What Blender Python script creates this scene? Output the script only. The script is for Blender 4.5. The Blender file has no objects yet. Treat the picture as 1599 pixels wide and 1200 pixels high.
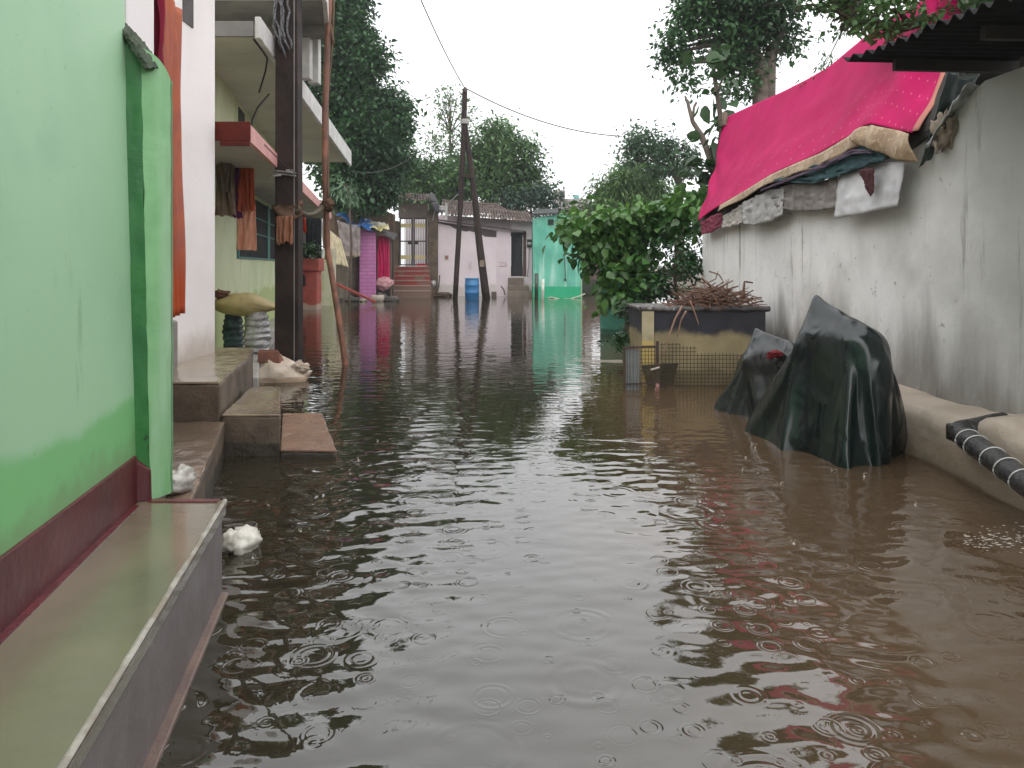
import bpy, math, random
import numpy as np
from mathutils import Vector, noise as mnoise

# ------------------------------------------------------------------ camera, world, sun, exposure
SC = bpy.context.scene
F = 1155.0          # focal length in photograph pixels
HC = 1.45           # camera height above the flood water (z = 0)
HY = 415.0          # horizon row of the photograph
cam_d = bpy.data.cameras.new('camera')
cam_d.sensor_width = 36.0
cam_d.lens = F / 1599.0 * 36.0
cam_d.shift_y = -(600.0 - HY) / 1599.0
cam_d.clip_start = 0.05
cam_d.clip_end = 4000
cam = bpy.data.objects.new('camera', cam_d)
SC.collection.objects.link(cam)
cam.location = (0, 0, HC)
cam.rotation_euler = (math.radians(90), 0, 0)
SC.camera = cam

SUN_EL, SUN_ROT = math.radians(52), math.radians(190)
world = bpy.data.worlds.new('World')
SC.world = world
world.use_nodes = True
wn, wl = world.node_tree.nodes, world.node_tree.links
wn.clear()
sky = wn.new('ShaderNodeTexSky'); sky.sky_type = 'NISHITA'; sky.sun_disc = False
sky.sun_elevation = SUN_EL; sky.sun_rotation = SUN_ROT
sky.air_density = 1.0; sky.dust_density = 5.0; sky.ozone_density = 1.0
hs = wn.new('ShaderNodeHueSaturation'); hs.inputs['Saturation'].default_value = 0.10
wl.new(sky.outputs[0], hs.inputs['Color'])
# an overcast deck: the clear-sky gradient is mostly replaced by an even grey cloud layer
cl_tc = wn.new('ShaderNodeTexCoord')
cl_n = wn.new('ShaderNodeTexNoise'); cl_n.inputs['Scale'].default_value = 1.6; cl_n.inputs['Detail'].default_value = 4
cl_r = wn.new('ShaderNodeMapRange'); cl_r.inputs[1].default_value = .3; cl_r.inputs[2].default_value = .7
cl_r.inputs[3].default_value = 8.0; cl_r.inputs[4].default_value = 9.4
cl_m = wn.new('ShaderNodeMix'); cl_m.data_type = 'RGBA'; cl_m.inputs[0].default_value = 0.85
cl_v = wn.new('ShaderNodeVectorMath'); cl_v.operation = 'SCALE'; cl_v.inputs[0].default_value = (0.985, 0.995, 1.02)
wl.new(cl_tc.outputs['Generated'], cl_n.inputs['Vector']); wl.new(cl_n.outputs['Fac'], cl_r.inputs[0])
# overcast luminance rises from the horizon to the zenith
cl_s = wn.new('ShaderNodeSeparateXYZ'); wl.new(cl_tc.outputs['Generated'], cl_s.inputs[0])
cl_z = wn.new('ShaderNodeMapRange'); cl_z.inputs[1].default_value = 0; cl_z.inputs[2].default_value = 1
cl_z.inputs[3].default_value = 1.08; cl_z.inputs[4].default_value = 1.38; wl.new(cl_s.outputs['Z'], cl_z.inputs[0])
cl_k = wn.new('ShaderNodeMath'); cl_k.operation = 'MULTIPLY'; wl.new(cl_r.outputs[0], cl_k.inputs[0]); wl.new(cl_z.outputs[0], cl_k.inputs[1])
wl.new(cl_k.outputs[0], cl_v.inputs['Scale'])
wl.new(hs.outputs[0], cl_m.inputs[6]); wl.new(cl_v.outputs[0], cl_m.inputs[7])
bg = wn.new('ShaderNodeBackground'); bg.inputs['Strength'].default_value = 0.15
wo = wn.new('ShaderNodeOutputWorld')
wl.new(cl_m.outputs[2], bg.inputs['Color']); wl.new(bg.outputs[0], wo.inputs['Surface'])

sun_d = bpy.data.lights.new('sun', 'SUN'); sun_d.energy = 0.9; sun_d.angle = math.radians(90)
sun_d.color = (1.0, 0.97, 0.93)
sun = bpy.data.objects.new('sun', sun_d); SC.collection.objects.link(sun)
sun.rotation_euler = (math.radians(90) - SUN_EL, 0, math.radians(180) - SUN_ROT)

SC.view_settings.view_transform = 'Standard'
SC.view_settings.look = 'None'
SC.view_settings.exposure = 0.32
SC.view_settings.gamma = 1.0
SC.render.engine = 'CYCLES'
SC.cycles.use_denoising = True
SC.cycles.max_bounces = 8
SC.cycles.sample_clamp_indirect = 6

# ------------------------------------------------------------------ helpers
def P(px, py, d):
    """world point at depth d that the photograph shows at pixel (px, py)"""
    return Vector(((px - 800.0) / F * d, d, HC - (py - HY) / F * d))
def dw(py, z=0.0):
    """depth of a point of height z seen at row py"""
    return F * (HC - z) / (py - HY)
def Xat(px, d): return (px - 800.0) / F * d
def Zat(py, d): return HC - (py - HY) / F * d
def nz(x, y=0, z=0, s=1.0): return mnoise.noise(Vector((x * s, y * s, z * s)))
def lerp(a, b, t): return a + (b - a) * t
def interp(tab, x): return float(np.interp(x, [t[0] for t in tab], [t[1] for t in tab]))

def tag(o, label=None, cat=None, group=None, kind=None):
    if label: o['label'] = label
    if cat: o['category'] = cat
    if group: o['group'] = group
    if kind: o['kind'] = kind
    return o
def E(name, loc, label, cat, group=None):
    o = bpy.data.objects.new(name, None); SC.collection.objects.link(o)
    o.location = loc; o.empty_display_size = .2
    o['_org'] = tuple(loc)
    return tag(o, label, cat, group)

_chip = bpy.data.textures.new('chipping', 'CLOUDS'); _chip.noise_scale = .16; _chip.noise_depth = 4
def roughen(o, strength=.018, levels=5):
    a = o.modifiers.new('cuts', 'SUBSURF'); a.subdivision_type = 'SIMPLE'; a.levels = a.render_levels = levels
    d = o.modifiers.new('wear', 'DISPLACE'); d.texture = _chip; d.texture_coords = 'GLOBAL'; d.strength = strength; d.mid_level = .5
    return o
class MB:
    def __init__(s): s.v, s.f, s.uv = [], [], {}
    def add(s, vs, fs):
        b = len(s.v); s.v += [tuple(v) for v in vs]; s.f += [tuple(i + b for i in f) for f in fs]; return b
    def hexa(s, lo, hi):
        n = len(lo)
        fs = [tuple(range(n))[::-1], tuple(range(n, 2 * n))]
        for i in range(n): j = (i + 1) % n; fs.append((i, j, n + j, n + i))
        s.add(list(lo) + list(hi), fs); return s
    def box(s, x0, y0, z0, x1, y1, z1):
        return s.hexa([(x0, y0, z0), (x1, y0, z0), (x1, y1, z0), (x0, y1, z0)],
                      [(x0, y0, z1), (x1, y0, z1), (x1, y1, z1), (x0, y1, z1)])
    def prism(s, poly, z0, z1):
        return s.hexa([(x, y, z0) for x, y in poly], [(x, y, z1) for x, y in poly])
    def slab(s, pts, off):
        """closed solid from a planar outline swept by off"""
        off = Vector(off); return s.hexa([Vector(p) for p in pts], [Vector(p) + off for p in pts])
    def bar(s, a, b, w, h=None, up=(0, 0, 1)):
        a, b = Vector(a), Vector(b); h = h or w; d = (b - a).normalized(); u = Vector(up)
        if abs(d.dot(u)) > .95: u = Vector((0, 1, 0))
        x = d.cross(u).normalized() * w / 2; y = x.cross(d).normalized() * h / 2
        return s.hexa([a - x - y, a + x - y, a + x + y, a - x + y], [b - x - y, b + x - y, b + x + y, b - x + y])
    def tube(s, pts, rad, n=8, closed=False):
        pts = [Vector(p) for p in pts]; m = len(pts)
        if not isinstance(rad, (list, tuple)): rad = [rad] * m
        b = len(s.v); ref = Vector((0.13, 0.31, 0.94))
        for i, p in enumerate(pts):
            t = (pts[min(i + 1, m - 1)] - pts[max(i - 1, 0)])
            t = t.normalized() if t.length > 1e-9 else Vector((0, 0, 1))
            u = t.cross(ref)
            if u.length < .1: u = t.cross(Vector((1, 0, 0)))
            u.normalize(); w = t.cross(u)
            for k in range(n):
                a = 2 * math.pi * k / n
                s.v.append(tuple(p + (u * math.cos(a) + w * math.sin(a)) * rad[i]))
        for i in range(m - 1):
            for k in range(n):
                q = (k + 1) % n
                s.f.append((b + i * n + k, b + i * n + q, b + (i + 1) * n + q, b + (i + 1) * n + k))
        s.f.append(tuple(b + k for k in range(n))[::-1]); s.f.append(tuple(b + (m - 1) * n + k for k in range(n)))
        return s
    def grid(s, fn, nu, nv):
        b = len(s.v)
        for i in range(nu + 1):
            for j in range(nv + 1):
                u, v = i / nu, j / nv; s.uv[len(s.v)] = (u, v); s.v.append(tuple(fn(u, v)))
        for i in range(nu):
            for j in range(nv):
                a = b + i * (nv + 1) + j; s.f.append((a, a + nv + 1, a + nv + 2, a + 1))
        return s
    def lathe(s, c, prof, n=24):
        b = len(s.v); m = len(prof)
        for r, z in prof:
            for k in range(n):
                a = 2 * math.pi * k / n; s.v.append((c[0] + r * math.cos(a), c[1] + r * math.sin(a), c[2] + z))
        for i in range(m - 1):
            for k in range(n):
                q = (k + 1) % n; s.f.append((b + i * n + k, b + i * n + q, b + (i + 1) * n + q, b + (i + 1) * n + k))
        s.f.append(tuple(b + k for k in range(n))[::-1]); s.f.append(tuple(b + (m - 1) * n + k for k in range(n)))
        return s
    def blob(s, c, r, seed=0, amp=.18, freq=2.0, nu=28, nv=16, pinch=None):
        b = len(s.v); c = Vector(c)
        for j in range(nv + 1):
            th = math.pi * j / nv
            for i in range(nu):
                ph = 2 * math.pi * i / nu
                d = Vector((math.sin(th) * math.cos(ph), math.sin(th) * math.sin(ph), math.cos(th)))
                q = d * freq + Vector((seed * 3.7, seed * 1.3, 0))
                k = 1 + amp * mnoise.noise(q) + amp * .5 * (abs(mnoise.noise(q * 2.6)) * 2 - .5)
                p = Vector((d.x * r[0], d.y * r[1], d.z * r[2])) * k
                if pinch: p = pinch(p)
                s.v.append(tuple(c + p))
        for j in range(nv):
            for i in range(nu):
                q = (i + 1) % nu; s.f.append((b + j * nu + i, b + (j + 1) * nu + i, b + (j + 1) * nu + q, b + j * nu + q))
        return s
    def build(s, name, mat, parent=None, smooth=False, bevel=0, solid=0, label=None):
        me = bpy.data.meshes.new(name)
        org = Vector((0, 0, 0)) if parent is None else Vector(parent['_org'])
        me.from_pydata([tuple(Vector(v) - org) for v in s.v], [], s.f); 
        if s.uv:
            ul = me.uv_layers.new(name='uv')
            for li, l in enumerate(me.loops): ul.data[li].uv = s.uv.get(l.vertex_index, (0, 0))
        me.validate(); me.update()
        o = bpy.data.objects.new(name, me); SC.collection.objects.link(o)
        if mat: me.materials.append(mat)
        if smooth:
            for p in me.polygons: p.use_smooth = True
        if solid:
            m = o.modifiers.new('solid', 'SOLIDIFY'); m.thickness = solid; m.offset = 0
        if bevel:
            m = o.modifiers.new('bevel', 'BEVEL'); m.width = bevel; m.segments = 2; m.limit_method = 'ANGLE'
        o['_org'] = tuple(org)
        if parent is not None:
            o.parent = parent
        if label: o['label'] = label
        return o
    def thing(s, name, mat, label, cat, group=None, **k):
        """one top-level mesh whose origin lies at the middle of its underside"""
        a = np.array(s.v); c = (a.min(0) + a.max(0)) / 2; c[2] = a[:, 2].min()
        s.v = [tuple(np.array(v) - c) for v in s.v]
        o = s.build(name, mat, None, **k); o.location = c; o['_org'] = tuple(c)
        return tag(o, label, cat, group)

# ------------------------------------------------------------------ materials
MATS = {}
def ramp(nt, fac, a, b, lo=.35, hi=.65):
    mr = nt.nodes.new('ShaderNodeMapRange'); mr.inputs[1].default_value = lo; mr.inputs[2].default_value = hi
    mr.interpolation_type = 'SMOOTHSTEP'; nt.links.new(fac, mr.inputs[0])
    mx = nt.nodes.new('ShaderNodeMix'); mx.data_type = 'RGBA'; nt.links.new(mr.outputs[0], mx.inputs[0])
    for k, c in ((6, a), (7, b)):
        if isinstance(c, tuple): mx.inputs[k].default_value = (*c, 1)
        else: nt.links.new(c, mx.inputs[k])
    return mx.outputs[2]
def noise_node(nt, scale, detail=4, stretch=(1, 1, 1), rough=.55, off=0, rot=0):
    g = nt.nodes.new('ShaderNodeNewGeometry'); mp = nt.nodes.new('ShaderNodeMapping')
    mp.inputs['Scale'].default_value = stretch; mp.inputs['Rotation'].default_value = (0, 0, rot); mp.inputs['Location'].default_value = (off, off * .7, off * 1.3)
    n = nt.nodes.new('ShaderNodeTexNoise'); n.inputs['Scale'].default_value = scale
    n.inputs['Detail'].default_value = detail; n.inputs['Roughness'].default_value = rough
    nt.links.new(g.outputs['Position'], mp.inputs[0]); nt.links.new(mp.outputs[0], n.inputs['Vector'])
    return n.outputs['Fac']
def zpos(nt, wob=0.0, ws=2.0):
    g = nt.nodes.new('ShaderNodeNewGeometry'); sx = nt.nodes.new('ShaderNodeSeparateXYZ')
    nt.links.new(g.outputs['Position'], sx.inputs[0]); z = sx.outputs['Z']
    if wob:
        n = noise_node(nt, ws, 4)
        m = nt.nodes.new('ShaderNodeMath'); m.operation = 'MULTIPLY_ADD'
        nt.links.new(n, m.inputs[0]); m.inputs[1].default_value = wob; nt.links.new(z, m.inputs[2]); z = m.outputs[0]
    return z
def mat(name, c1, c2=None, scale=3.0, rough=.7, bump=.3, bscale=None, metallic=0, streak=None, sfac=(.55, .75),
        zband=None, extra=None, spots=None, spec=.5, dist=.02, coat=0, trans=0, detail=5):
    """c1/c2 blotches, streak = colour of rain streaks, zband = [(z, wobble, colour below)], spots = (colour, scale, lo, hi)"""
    if name in MATS: return MATS[name]
    m = bpy.data.materials.new(name); m.use_nodes = True; nt = m.node_tree; b = nt.nodes['Principled BSDF']
    c2 = c2 or tuple(min(1, x * .72) for x in c1)
    col = ramp(nt, noise_node(nt, scale, detail), c1, c2)
    if streak: col = ramp(nt, noise_node(nt, 2.4, 5, (1.6, 1.6, .16), off=3), col, streak, *sfac)
    if spots: col = ramp(nt, noise_node(nt, spots[1], 5, off=9), col, spots[0], spots[2], spots[3])
    for z, wob, c, *sf in (zband or []):
        zz = zpos(nt, wob, 2.2); soft = sf[0] if sf else .008 + wob * .06
        col = ramp(nt, zz, c, col, z - soft + wob * .5, z + soft + wob * .5)
    if extra: col = extra(nt, col)
    nt.links.new(col, b.inputs['Base Color'])
    b.inputs['Metallic'].default_value = metallic; b.inputs['Specular IOR Level'].default_value = spec
    rr = nt.nodes.new('ShaderNodeMapRange'); rr.inputs[3].default_value = max(.03, rough - .14); rr.inputs[4].default_value = min(1, rough + .14)
    nt.links.new(noise_node(nt, scale * 1.7, 3, off=5), rr.inputs[0]); nt.links.new(rr.outputs[0], b.inputs['Roughness'])
    if coat: b.inputs['Coat Weight'].default_value = coat; b.inputs['Coat Roughness'].default_value = .08
    if trans: b.inputs['Transmission Weight'].default_value = trans
    if bump:
        bp = nt.nodes.new('ShaderNodeBump'); bp.inputs['Strength'].default_value = bump; bp.inputs['Distance'].default_value = dist
        nt.links.new(noise_node(nt, bscale or scale * 6, 6, off=1, rough=.65), bp.inputs['Height']); nt.links.new(bp.outputs[0], b.inputs['Normal'])
    MATS[name] = m; return m
def leaf_mat(name, c1, c2, scale=1.2, rough=.45, trans=.25):
    if name in MATS: return MATS[name]
    m = bpy.data.materials.new(name); m.use_nodes = True; nt = m.node_tree; b = nt.nodes['Principled BSDF']
    g = nt.nodes.new('ShaderNodeNewGeometry')
    mx = nt.nodes.new('ShaderNodeMix'); mx.data_type = 'RGBA'; nt.links.new(g.outputs['Random Per Island'], mx.inputs[0])
    mx.inputs[6].default_value = (*c1, 1); mx.inputs[7].default_value = (*c2, 1)
    col = ramp(nt, noise_node(nt, scale, 2), mx.outputs[2], tuple(x * .62 for x in c1), .4, .7)
    nt.links.new(col, b.inputs['Base Color']); b.inputs['Roughness'].default_value = rough
    tr = nt.nodes.new('ShaderNodeBsdfTranslucent'); nt.links.new(col, tr.inputs['Color'])
    ms = nt.nodes.new('ShaderNodeMixShader'); ms.inputs[0].default_value = trans
    out = nt.nodes['Material Output']
    nt.links.new(b.outputs[0], ms.inputs[1]); nt.links.new(tr.outputs[0], ms.inputs[2]); nt.links.new(ms.outputs[0], out.inputs['Surface'])
    MATS[name] = m; return m

# ------------------------------------------------------------------ water and ground
def water_material():
    m = bpy.data.materials.new('muddy_water'); m.use_nodes = True; nt = m.node_tree; N, L = nt.nodes, nt.links
    b = N['Principled BSDF']
    b.inputs['Roughness'].default_value = .03; b.inputs['IOR'].default_value = 1.75
    g = N.new('ShaderNodeNewGeometry')
    def math_(op, a, c=None, c2=None):
        n = N.new('ShaderNodeMath'); n.operation = op
        for i, x in enumerate((a, c, c2)):
            if x is None: continue
            if isinstance(x, (int, float)): n.inputs[i].default_value = x
            else: L.new(x, n.inputs[i])
        return n.outputs[0]
    sx = N.new('ShaderNodeSeparateXYZ'); L.new(g.outputs['Position'], sx.inputs[0])
    # shade along the left bank painted into the mud colour, brighter mud to the right
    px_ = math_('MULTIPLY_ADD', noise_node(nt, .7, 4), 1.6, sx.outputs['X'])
    mud_shade = ramp(nt, px_, (.026, .022, .013), (.084, .054, .031), .8, 2.3)
    L.new(mud_shade, b.inputs['Base Color'])
    # ripples: the near water is stirred by roof drips and the outflow pipe, farther out it lies calmer
    def mrange(x, a, b_, lo, hi):
        n = N.new('ShaderNodeMapRange'); n.interpolation_type = 'SMOOTHSTEP'
        for i, q in enumerate((a, b_, lo, hi)): n.inputs[i + 1].default_value = q
        L.new(x, n.inputs[0]); return n.outputs[0]
    xw = math_('MULTIPLY_ADD', noise_node(nt, 1.1, 2, off=11), .8, sx.outputs['X'])
    left = math_('MULTIPLY', mrange(xw, .45, -.45, 0, 1.25), mrange(sx.outputs['Y'], 3.2, 8, 1, .10))
    right = math_('MULTIPLY', mrange(xw, .75, 1.3, 0, .35), mrange(sx.outputs['Y'], 4, 9, 1, .3))
    near = math_('ADD', math_('ADD', left, right), mrange(sx.outputs['Y'], 2.2, 6.5, .52, .15))
    w1 = noise_node(nt, 3.3, 1, (.75, 1.15, 1), off=2, rot=.25); w2 = noise_node(nt, 9.0, 0, (.75, 1.2, 1), off=4, rot=-.45); w3 = noise_node(nt, 24, 2, off=6)
    h = math_('MULTIPLY', w1, .020)
    h = math_('MULTIPLY_ADD', w2, .0105, h)
    h = math_('MULTIPLY_ADD', w3, .0004, h)
    rings = None; brk = mrange(noise_node(nt, 2.3, 3, off=17), .36, .58, .22, 1)
    # rings of single raindrops: every Voronoi cell is one drop with its own age
    for sc, amp, k, w, off in ((1.45, .0010, 95, .090, 0.), (2.4, .0010, 130, .060, 3.3), (4.4, .0011, 210, .032, 7.7), (7.5, .0008, 340, .018, 1.9)):
        mp = N.new('ShaderNodeMapping'); mp.inputs['Location'].default_value = (off, off * 1.7, 0); L.new(g.outputs['Position'], mp.inputs[0])
        v = N.new('ShaderNodeTexVoronoi'); v.voronoi_dimensions = '2D'; v.inputs['Scale'].default_value = sc; v.inputs['Randomness'].default_value = .85
        L.new(mp.outputs[0], v.inputs['Vector'])
        cs = N.new('ShaderNodeSeparateColor'); L.new(v.outputs['Color'], cs.inputs[0])
        dist = math_('MULTIPLY', v.outputs['Distance'], 1 / sc)
        r0 = math_('MULTIPLY', cs.outputs[0], .40 / sc)
        dd = math_('SUBTRACT', dist, r0)
        env = math_('POWER', 2.718, math_('MULTIPLY', math_('MULTIPLY', dd, dd), -1 / (w * w) * 2.2))
        edge = N.new('ShaderNodeMapRange'); edge.inputs[1].default_value = .50 / sc; edge.inputs[2].default_value = .36 / sc
        L.new(dist, edge.inputs[0])
        ring = math_('MULTIPLY', math_('SINE', math_('MULTIPLY', dd, k)), env)
        fade = math_('MULTIPLY', math_('GREATER_THAN', cs.outputs[1], .35), cs.outputs[2])
        a = math_('MULTIPLY', math_('MULTIPLY', ring, edge.outputs[0]), math_('MULTIPLY', fade, amp))
        a = math_('MULTIPLY', a, brk)
        rings = a if rings is None else math_('ADD', rings, a)
    h = math_('ADD', math_('MULTIPLY', h, near), math_('MULTIPLY', rings, math_('MULTIPLY_ADD', near, .8, mrange(sx.outputs['Y'], 2.5, 7, .55, .10))))
    bp = N.new('ShaderNodeBump'); bp.inputs['Strength'].default_value = 1; bp.inputs['Distance'].default_value = 1
    L.new(h, bp.inputs['Height']); L.new(bp.outputs[0], b.inputs['Normal'])
    return m
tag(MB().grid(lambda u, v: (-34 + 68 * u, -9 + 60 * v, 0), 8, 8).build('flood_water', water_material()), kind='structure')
M_GROUND = mat('earth', (.10, .075, .05), (.06, .05, .03), scale=.8, rough=.9)
tag(MB().grid(lambda u, v: (-2500 + 5000 * u, -2500 + 5000 * v, -.6), 4, 4).build('ground', M_GROUND), kind='structure')
tag(MB().prism([(-90, 40), (90, 40), (90, 160), (-90, 160)], -.55, .25).build('far_bank', M_GROUND), kind='structure')
# ------------------------------------------------------------------ LEFT SIDE: green house
def green_extra(nt, col):
    col = ramp(nt, noise_node(nt, 34, 5, off=31, rough=.75), col, (.20, .36, .21), .655, .69)
    col = ramp(nt, noise_node(nt, 3.2, 6, (1, 1, .25), off=33, rough=.7), col, (.27, .45, .28), .60, .72)
    return ramp(nt, zpos(nt, .34, 9), (.19, .37, .165), col, .78, .92)
M_GREEN = mat('green_paint', (.365, .60, .375), (.33, .56, .345), scale=1.4, rough=.5, bump=.12, bscale=9, dist=.012, zband=[(.86, .20, (.20, .50, .20), .035), (.66, .10, (.20, .42, .18), .05)], spots=((.29, .50, .33), 1.1, .55, .8), streak=(.31, .53, .35), sfac=(.58, .8), extra=green_extra)
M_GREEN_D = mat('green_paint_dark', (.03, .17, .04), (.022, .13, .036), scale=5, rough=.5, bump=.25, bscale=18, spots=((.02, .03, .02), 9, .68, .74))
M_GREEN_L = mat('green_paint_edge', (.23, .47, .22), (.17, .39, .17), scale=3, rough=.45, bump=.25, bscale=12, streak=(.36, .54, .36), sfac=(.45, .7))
M_MAROON = mat('maroon_paint', (.105, .018, .022), (.075, .014, .018), scale=4, rough=.38, bump=.2)
M_PORCH = mat('wet_cement', (.205, .165, .115), (.15, .13, .088), scale=1.7, rough=.17, bump=.08, bscale=40, spots=((.16, .155, .07), 1.2, .5, .75), coat=.5)
M_PORCH_F = mat('grey_cement_face', (.215, .19, .185), (.16, .135, .13), scale=2.5, rough=.5, bump=.25, streak=(.10, .08, .075))
M_TRIM = mat('chipped_lime', (.44, .41, .36), (.28, .245, .205), scale=14, rough=.5, bump=.3, spots=((.26, .22, .17), 5, .5, .6))
M_MOSS = mat('mossy_cement', (.06, .08, .055), (.10, .12, .08), scale=14, rough=.9, bump=.9, bscale=40)
def gx(d, z=.41): return -1.4546 - .1745 * (d - 2.10) - .026 * (z - .41)
def ex(d): return -.93 - .1936 * (d - 1.53)
gh = E('green_house', (-1.6, 2.0, 0), 'pale green painted house with maroon skirting at the left edge', 'house')
wm = MB()
wm.grid(lambda u, v: (gx(lerp(-2.2, 3.27, u), lerp(.41, 4.6, v)) + .006 * nz(u * 9, v * 7, 1), lerp(-2.2, 3.27, u), lerp(.41, 4.6, v)), 60, 46)
wm.hexa([(-5, -2.2, -.4), (gx(-2.2) - .02, -2.2, -.4), (gx(3.27) - .02, 3.27, -.4), (-5, 3.27, -.4)],
        [(-5, -2.2, 4.6), (gx(-2.2, 4.6) - .02, -2.2, 4.6), (gx(3.27, 4.6) - .02, 3.27, 4.6), (-5, 3.27, 4.6)])
wm.build('wall', M_GREEN, gh, smooth=False)
# pilaster at the far end of the wall: dark cheek towards us, light face to the lane, mossy sloping top
def pil(z): return -.016 * (z - .41)
cheek = MB(); face = MB()
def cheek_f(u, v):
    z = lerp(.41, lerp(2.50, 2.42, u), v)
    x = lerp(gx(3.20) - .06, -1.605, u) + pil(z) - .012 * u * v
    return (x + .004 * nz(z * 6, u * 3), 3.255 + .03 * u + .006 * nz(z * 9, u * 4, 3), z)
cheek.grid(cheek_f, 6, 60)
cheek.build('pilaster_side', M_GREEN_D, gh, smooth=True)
def face_f(u, v):
    z = lerp(.41, lerp(2.42, 2.30, u ** 1.5), v)
    w = lerp(.045, .085, v)
    x = -1.605 + pil(z) - .012 * v + w * math.sin(u * 1.5) ; y = 3.285 + .10 * u
    return (x + .005 * nz(z * 7, u * 5, 8), y + .004 * nz(z * 9, u * 4, 5), z)
face.grid(face_f, 10, 60)
face.grid(lambda u, v: tuple(Vector(face_f(1, v)) + Vector((-.35 * u, .02, 0))), 2, 30)
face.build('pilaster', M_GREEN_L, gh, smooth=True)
top = MB()
top.grid(lambda u, v: ((lerp(gx(3.2) - .08, -1.545, u) - .055), lerp(3.235, 3.40, v), lerp(2.53, 2.32, u ** 1.6) + .012 + .022 * nz(u * 22, v * 9) - .04 * abs(v - .5)), 50, 12)
top.build('pilaster_cap', M_MOSS, gh, solid=.022)
sk = MB()
for a, b_ in ((-2.2, 3.25),):
    sk.hexa([(gx(a) - .02, a, .41), (gx(a) + .012, a, .41), (gx(b_) + .012, b_, .41), (gx(b_) - .02, b_, .41)],
            [(gx(a) - .03, a, .635), (gx(a) + .008, a, .635), (gx(b_) + .008, b_, .615), (gx(b_) - .03, b_, .615)])
sk.hexa([(gx(3.25), 3.235, .41), (-1.600, 3.27, .41), (-1.600, 3.29, .41), (gx(3.25), 3.26, .41)], [(gx(3.25), 3.235, .60), (-1.604, 3.27, .545), (-1.604, 3.29, .545), (gx(3.25), 3.26, .60)])
sk.build('skirting', M_MAROON, gh, bevel=.004)
pf = MB(); pf.prism([(gx(-2.2) - .3, -2.2), (ex(-2.2), -2.2), (ex(3.28), 3.28), (gx(3.28) - .3, 3.28)], .35, .41)
pf.build('porch_floor', M_PORCH, gh)
pb = MB(); pb.prism([(gx(-2.2) - .3, -2.2), (ex(-2.2) - .012, -2.2), (ex(3.28) - .012, 3.27), (gx(3.28) - .3, 3.27)], -.4, .347)
pb.build('porch_base', M_PORCH_F, gh, bevel=.008)
st = MB()   # painted maroon strip along the wall foot and the far end
st.hexa([(gx(-2.2), -2.2, .41), (gx(-2.2) + .055, -2.2, .41), (gx(3.2) + .035, 3.2, .41), (gx(3.2), 3.2, .41)], [(gx(-2.2), -2.2, .414), (gx(-2.2) + .055, -2.2, .414), (gx(3.2) + .035, 3.2, .414), (gx(3.2), 3.2, .414)])
st.box(-1.60, 3.245, .41, ex(3.25) - .03, 3.283, .415)
st.build('painted_strip', mat('maroon_floor_paint', (.13, .025, .03), (.09, .02, .024), scale=9, rough=.25, bump=.1), gh)
et = MB(); n = 150
def etf(u, v):
    d = lerp(-2.2, 3.285, u); w = .022 + .004 * nz(d * 5, 2) + .003 * nz(d * 26, 4)
    return (ex(d) + .006 - w * v * 1.0, d, .4135 + (.0005 if .15 < v < .9 else -.006) + .0006 * nz(d * 30, v))
et.grid(etf, n, 4)
et.grid(lambda u, v: (ex(lerp(-2.2, 3.285, u)) + .006 - .002 * v, lerp(-2.2, 3.285, u), .4015 - v * (.012 + .006 * nz(u * 60, 1))), n, 1)
et.build('porch_edge', M_TRIM, gh, smooth=True)
ft = MB()   # cement ledge of the porch foot just above the water
ft.hexa([(ex(-2.2) - .05, -2.2, -.3), (ex(-2.2) + .055, -2.2, -.3), (ex(3.26) + .02, 3.26, -.3), (ex(3.26) - .05, 3.26, -.3)],
        [(ex(-2.2) - .05, -2.2, .018), (ex(-2.2) + .05, -2.2, .012), (ex(3.26) + .016, 3.26, .012), (ex(3.26) - .05, 3.26, .018)])
ft.build('porch_foot', mat('red_cement', (.19, .125, .095), (.13, .085, .07), scale=5, rough=.4, bump=.3), gh, bevel=.006)
# blue painted steel grille beside the pilaster top
gr = MB()
for px in (179, 186, 192): gr.tube([P(px, -40, 3.6), P(px, 44, 3.6)], .008, 6)
gr.tube([P(179, 20, 3.6), P(192, 16, 3.6)], .007, 6); gr.tube([P(179, 36, 3.6), P(192, 33, 3.6)], .007, 6)
gr.build('window_grille', mat('blue_enamel', (.10, .28, .42), rough=.35), gh)

# ------------------------------------------------------------------ concrete ledge and steps
M_STEP = mat('wet_brown_concrete', (.23, .16, .11), (.14, .10, .07), scale=2.6, rough=.2, bump=.25, bscale=22, coat=.45)
M_STEP2 = mat('wet_pale_concrete', (.31, .24, .17), (.20, .155, .105), scale=2.2, rough=.16, bump=.18, bscale=22, spots=((.34, .31, .17), 3, .5, .7), coat=.6)
M_STEP3 = mat('wet_red_slab', (.26, .155, .10), (.19, .115, .08), scale=3.5, rough=.3, bump=.3, bscale=25)
M_SIDE = mat('damp_concrete_face', (.155, .115, .08), (.09, .068, .05), scale=3, rough=.55, bump=.5, zband=[(.10, .1, (.05, .042, .033))])
def step(name, label, poly, z, mtop):
    c = [sum(p[i] for p in poly) / len(poly) for i in (0, 1)]
    e = E(name, (c[0], c[1], 0), label, 'step')
    roughen(MB().prism(poly, -.4, z - .022).build('body', M_SIDE, e, bevel=.012), .022)
    s = 1.0
    MB().hexa([(x, y, z - .020) for x, y in poly], [(x, y, z + .006 * nz(x, y, z, 3)) for x, y in poly]).build('tread', mtop, e, bevel=.008)
    roughen(e.children[-1], .016)
    return e
step('concrete_ledge', 'low wet brown concrete ledge just beyond the green house porch', [(-3.2, 3.32), (-1.50, 3.32), (-1.62, 3.75), (-2.175, 5.60), (-3.2, 5.60)], .27, M_STEP)
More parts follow.
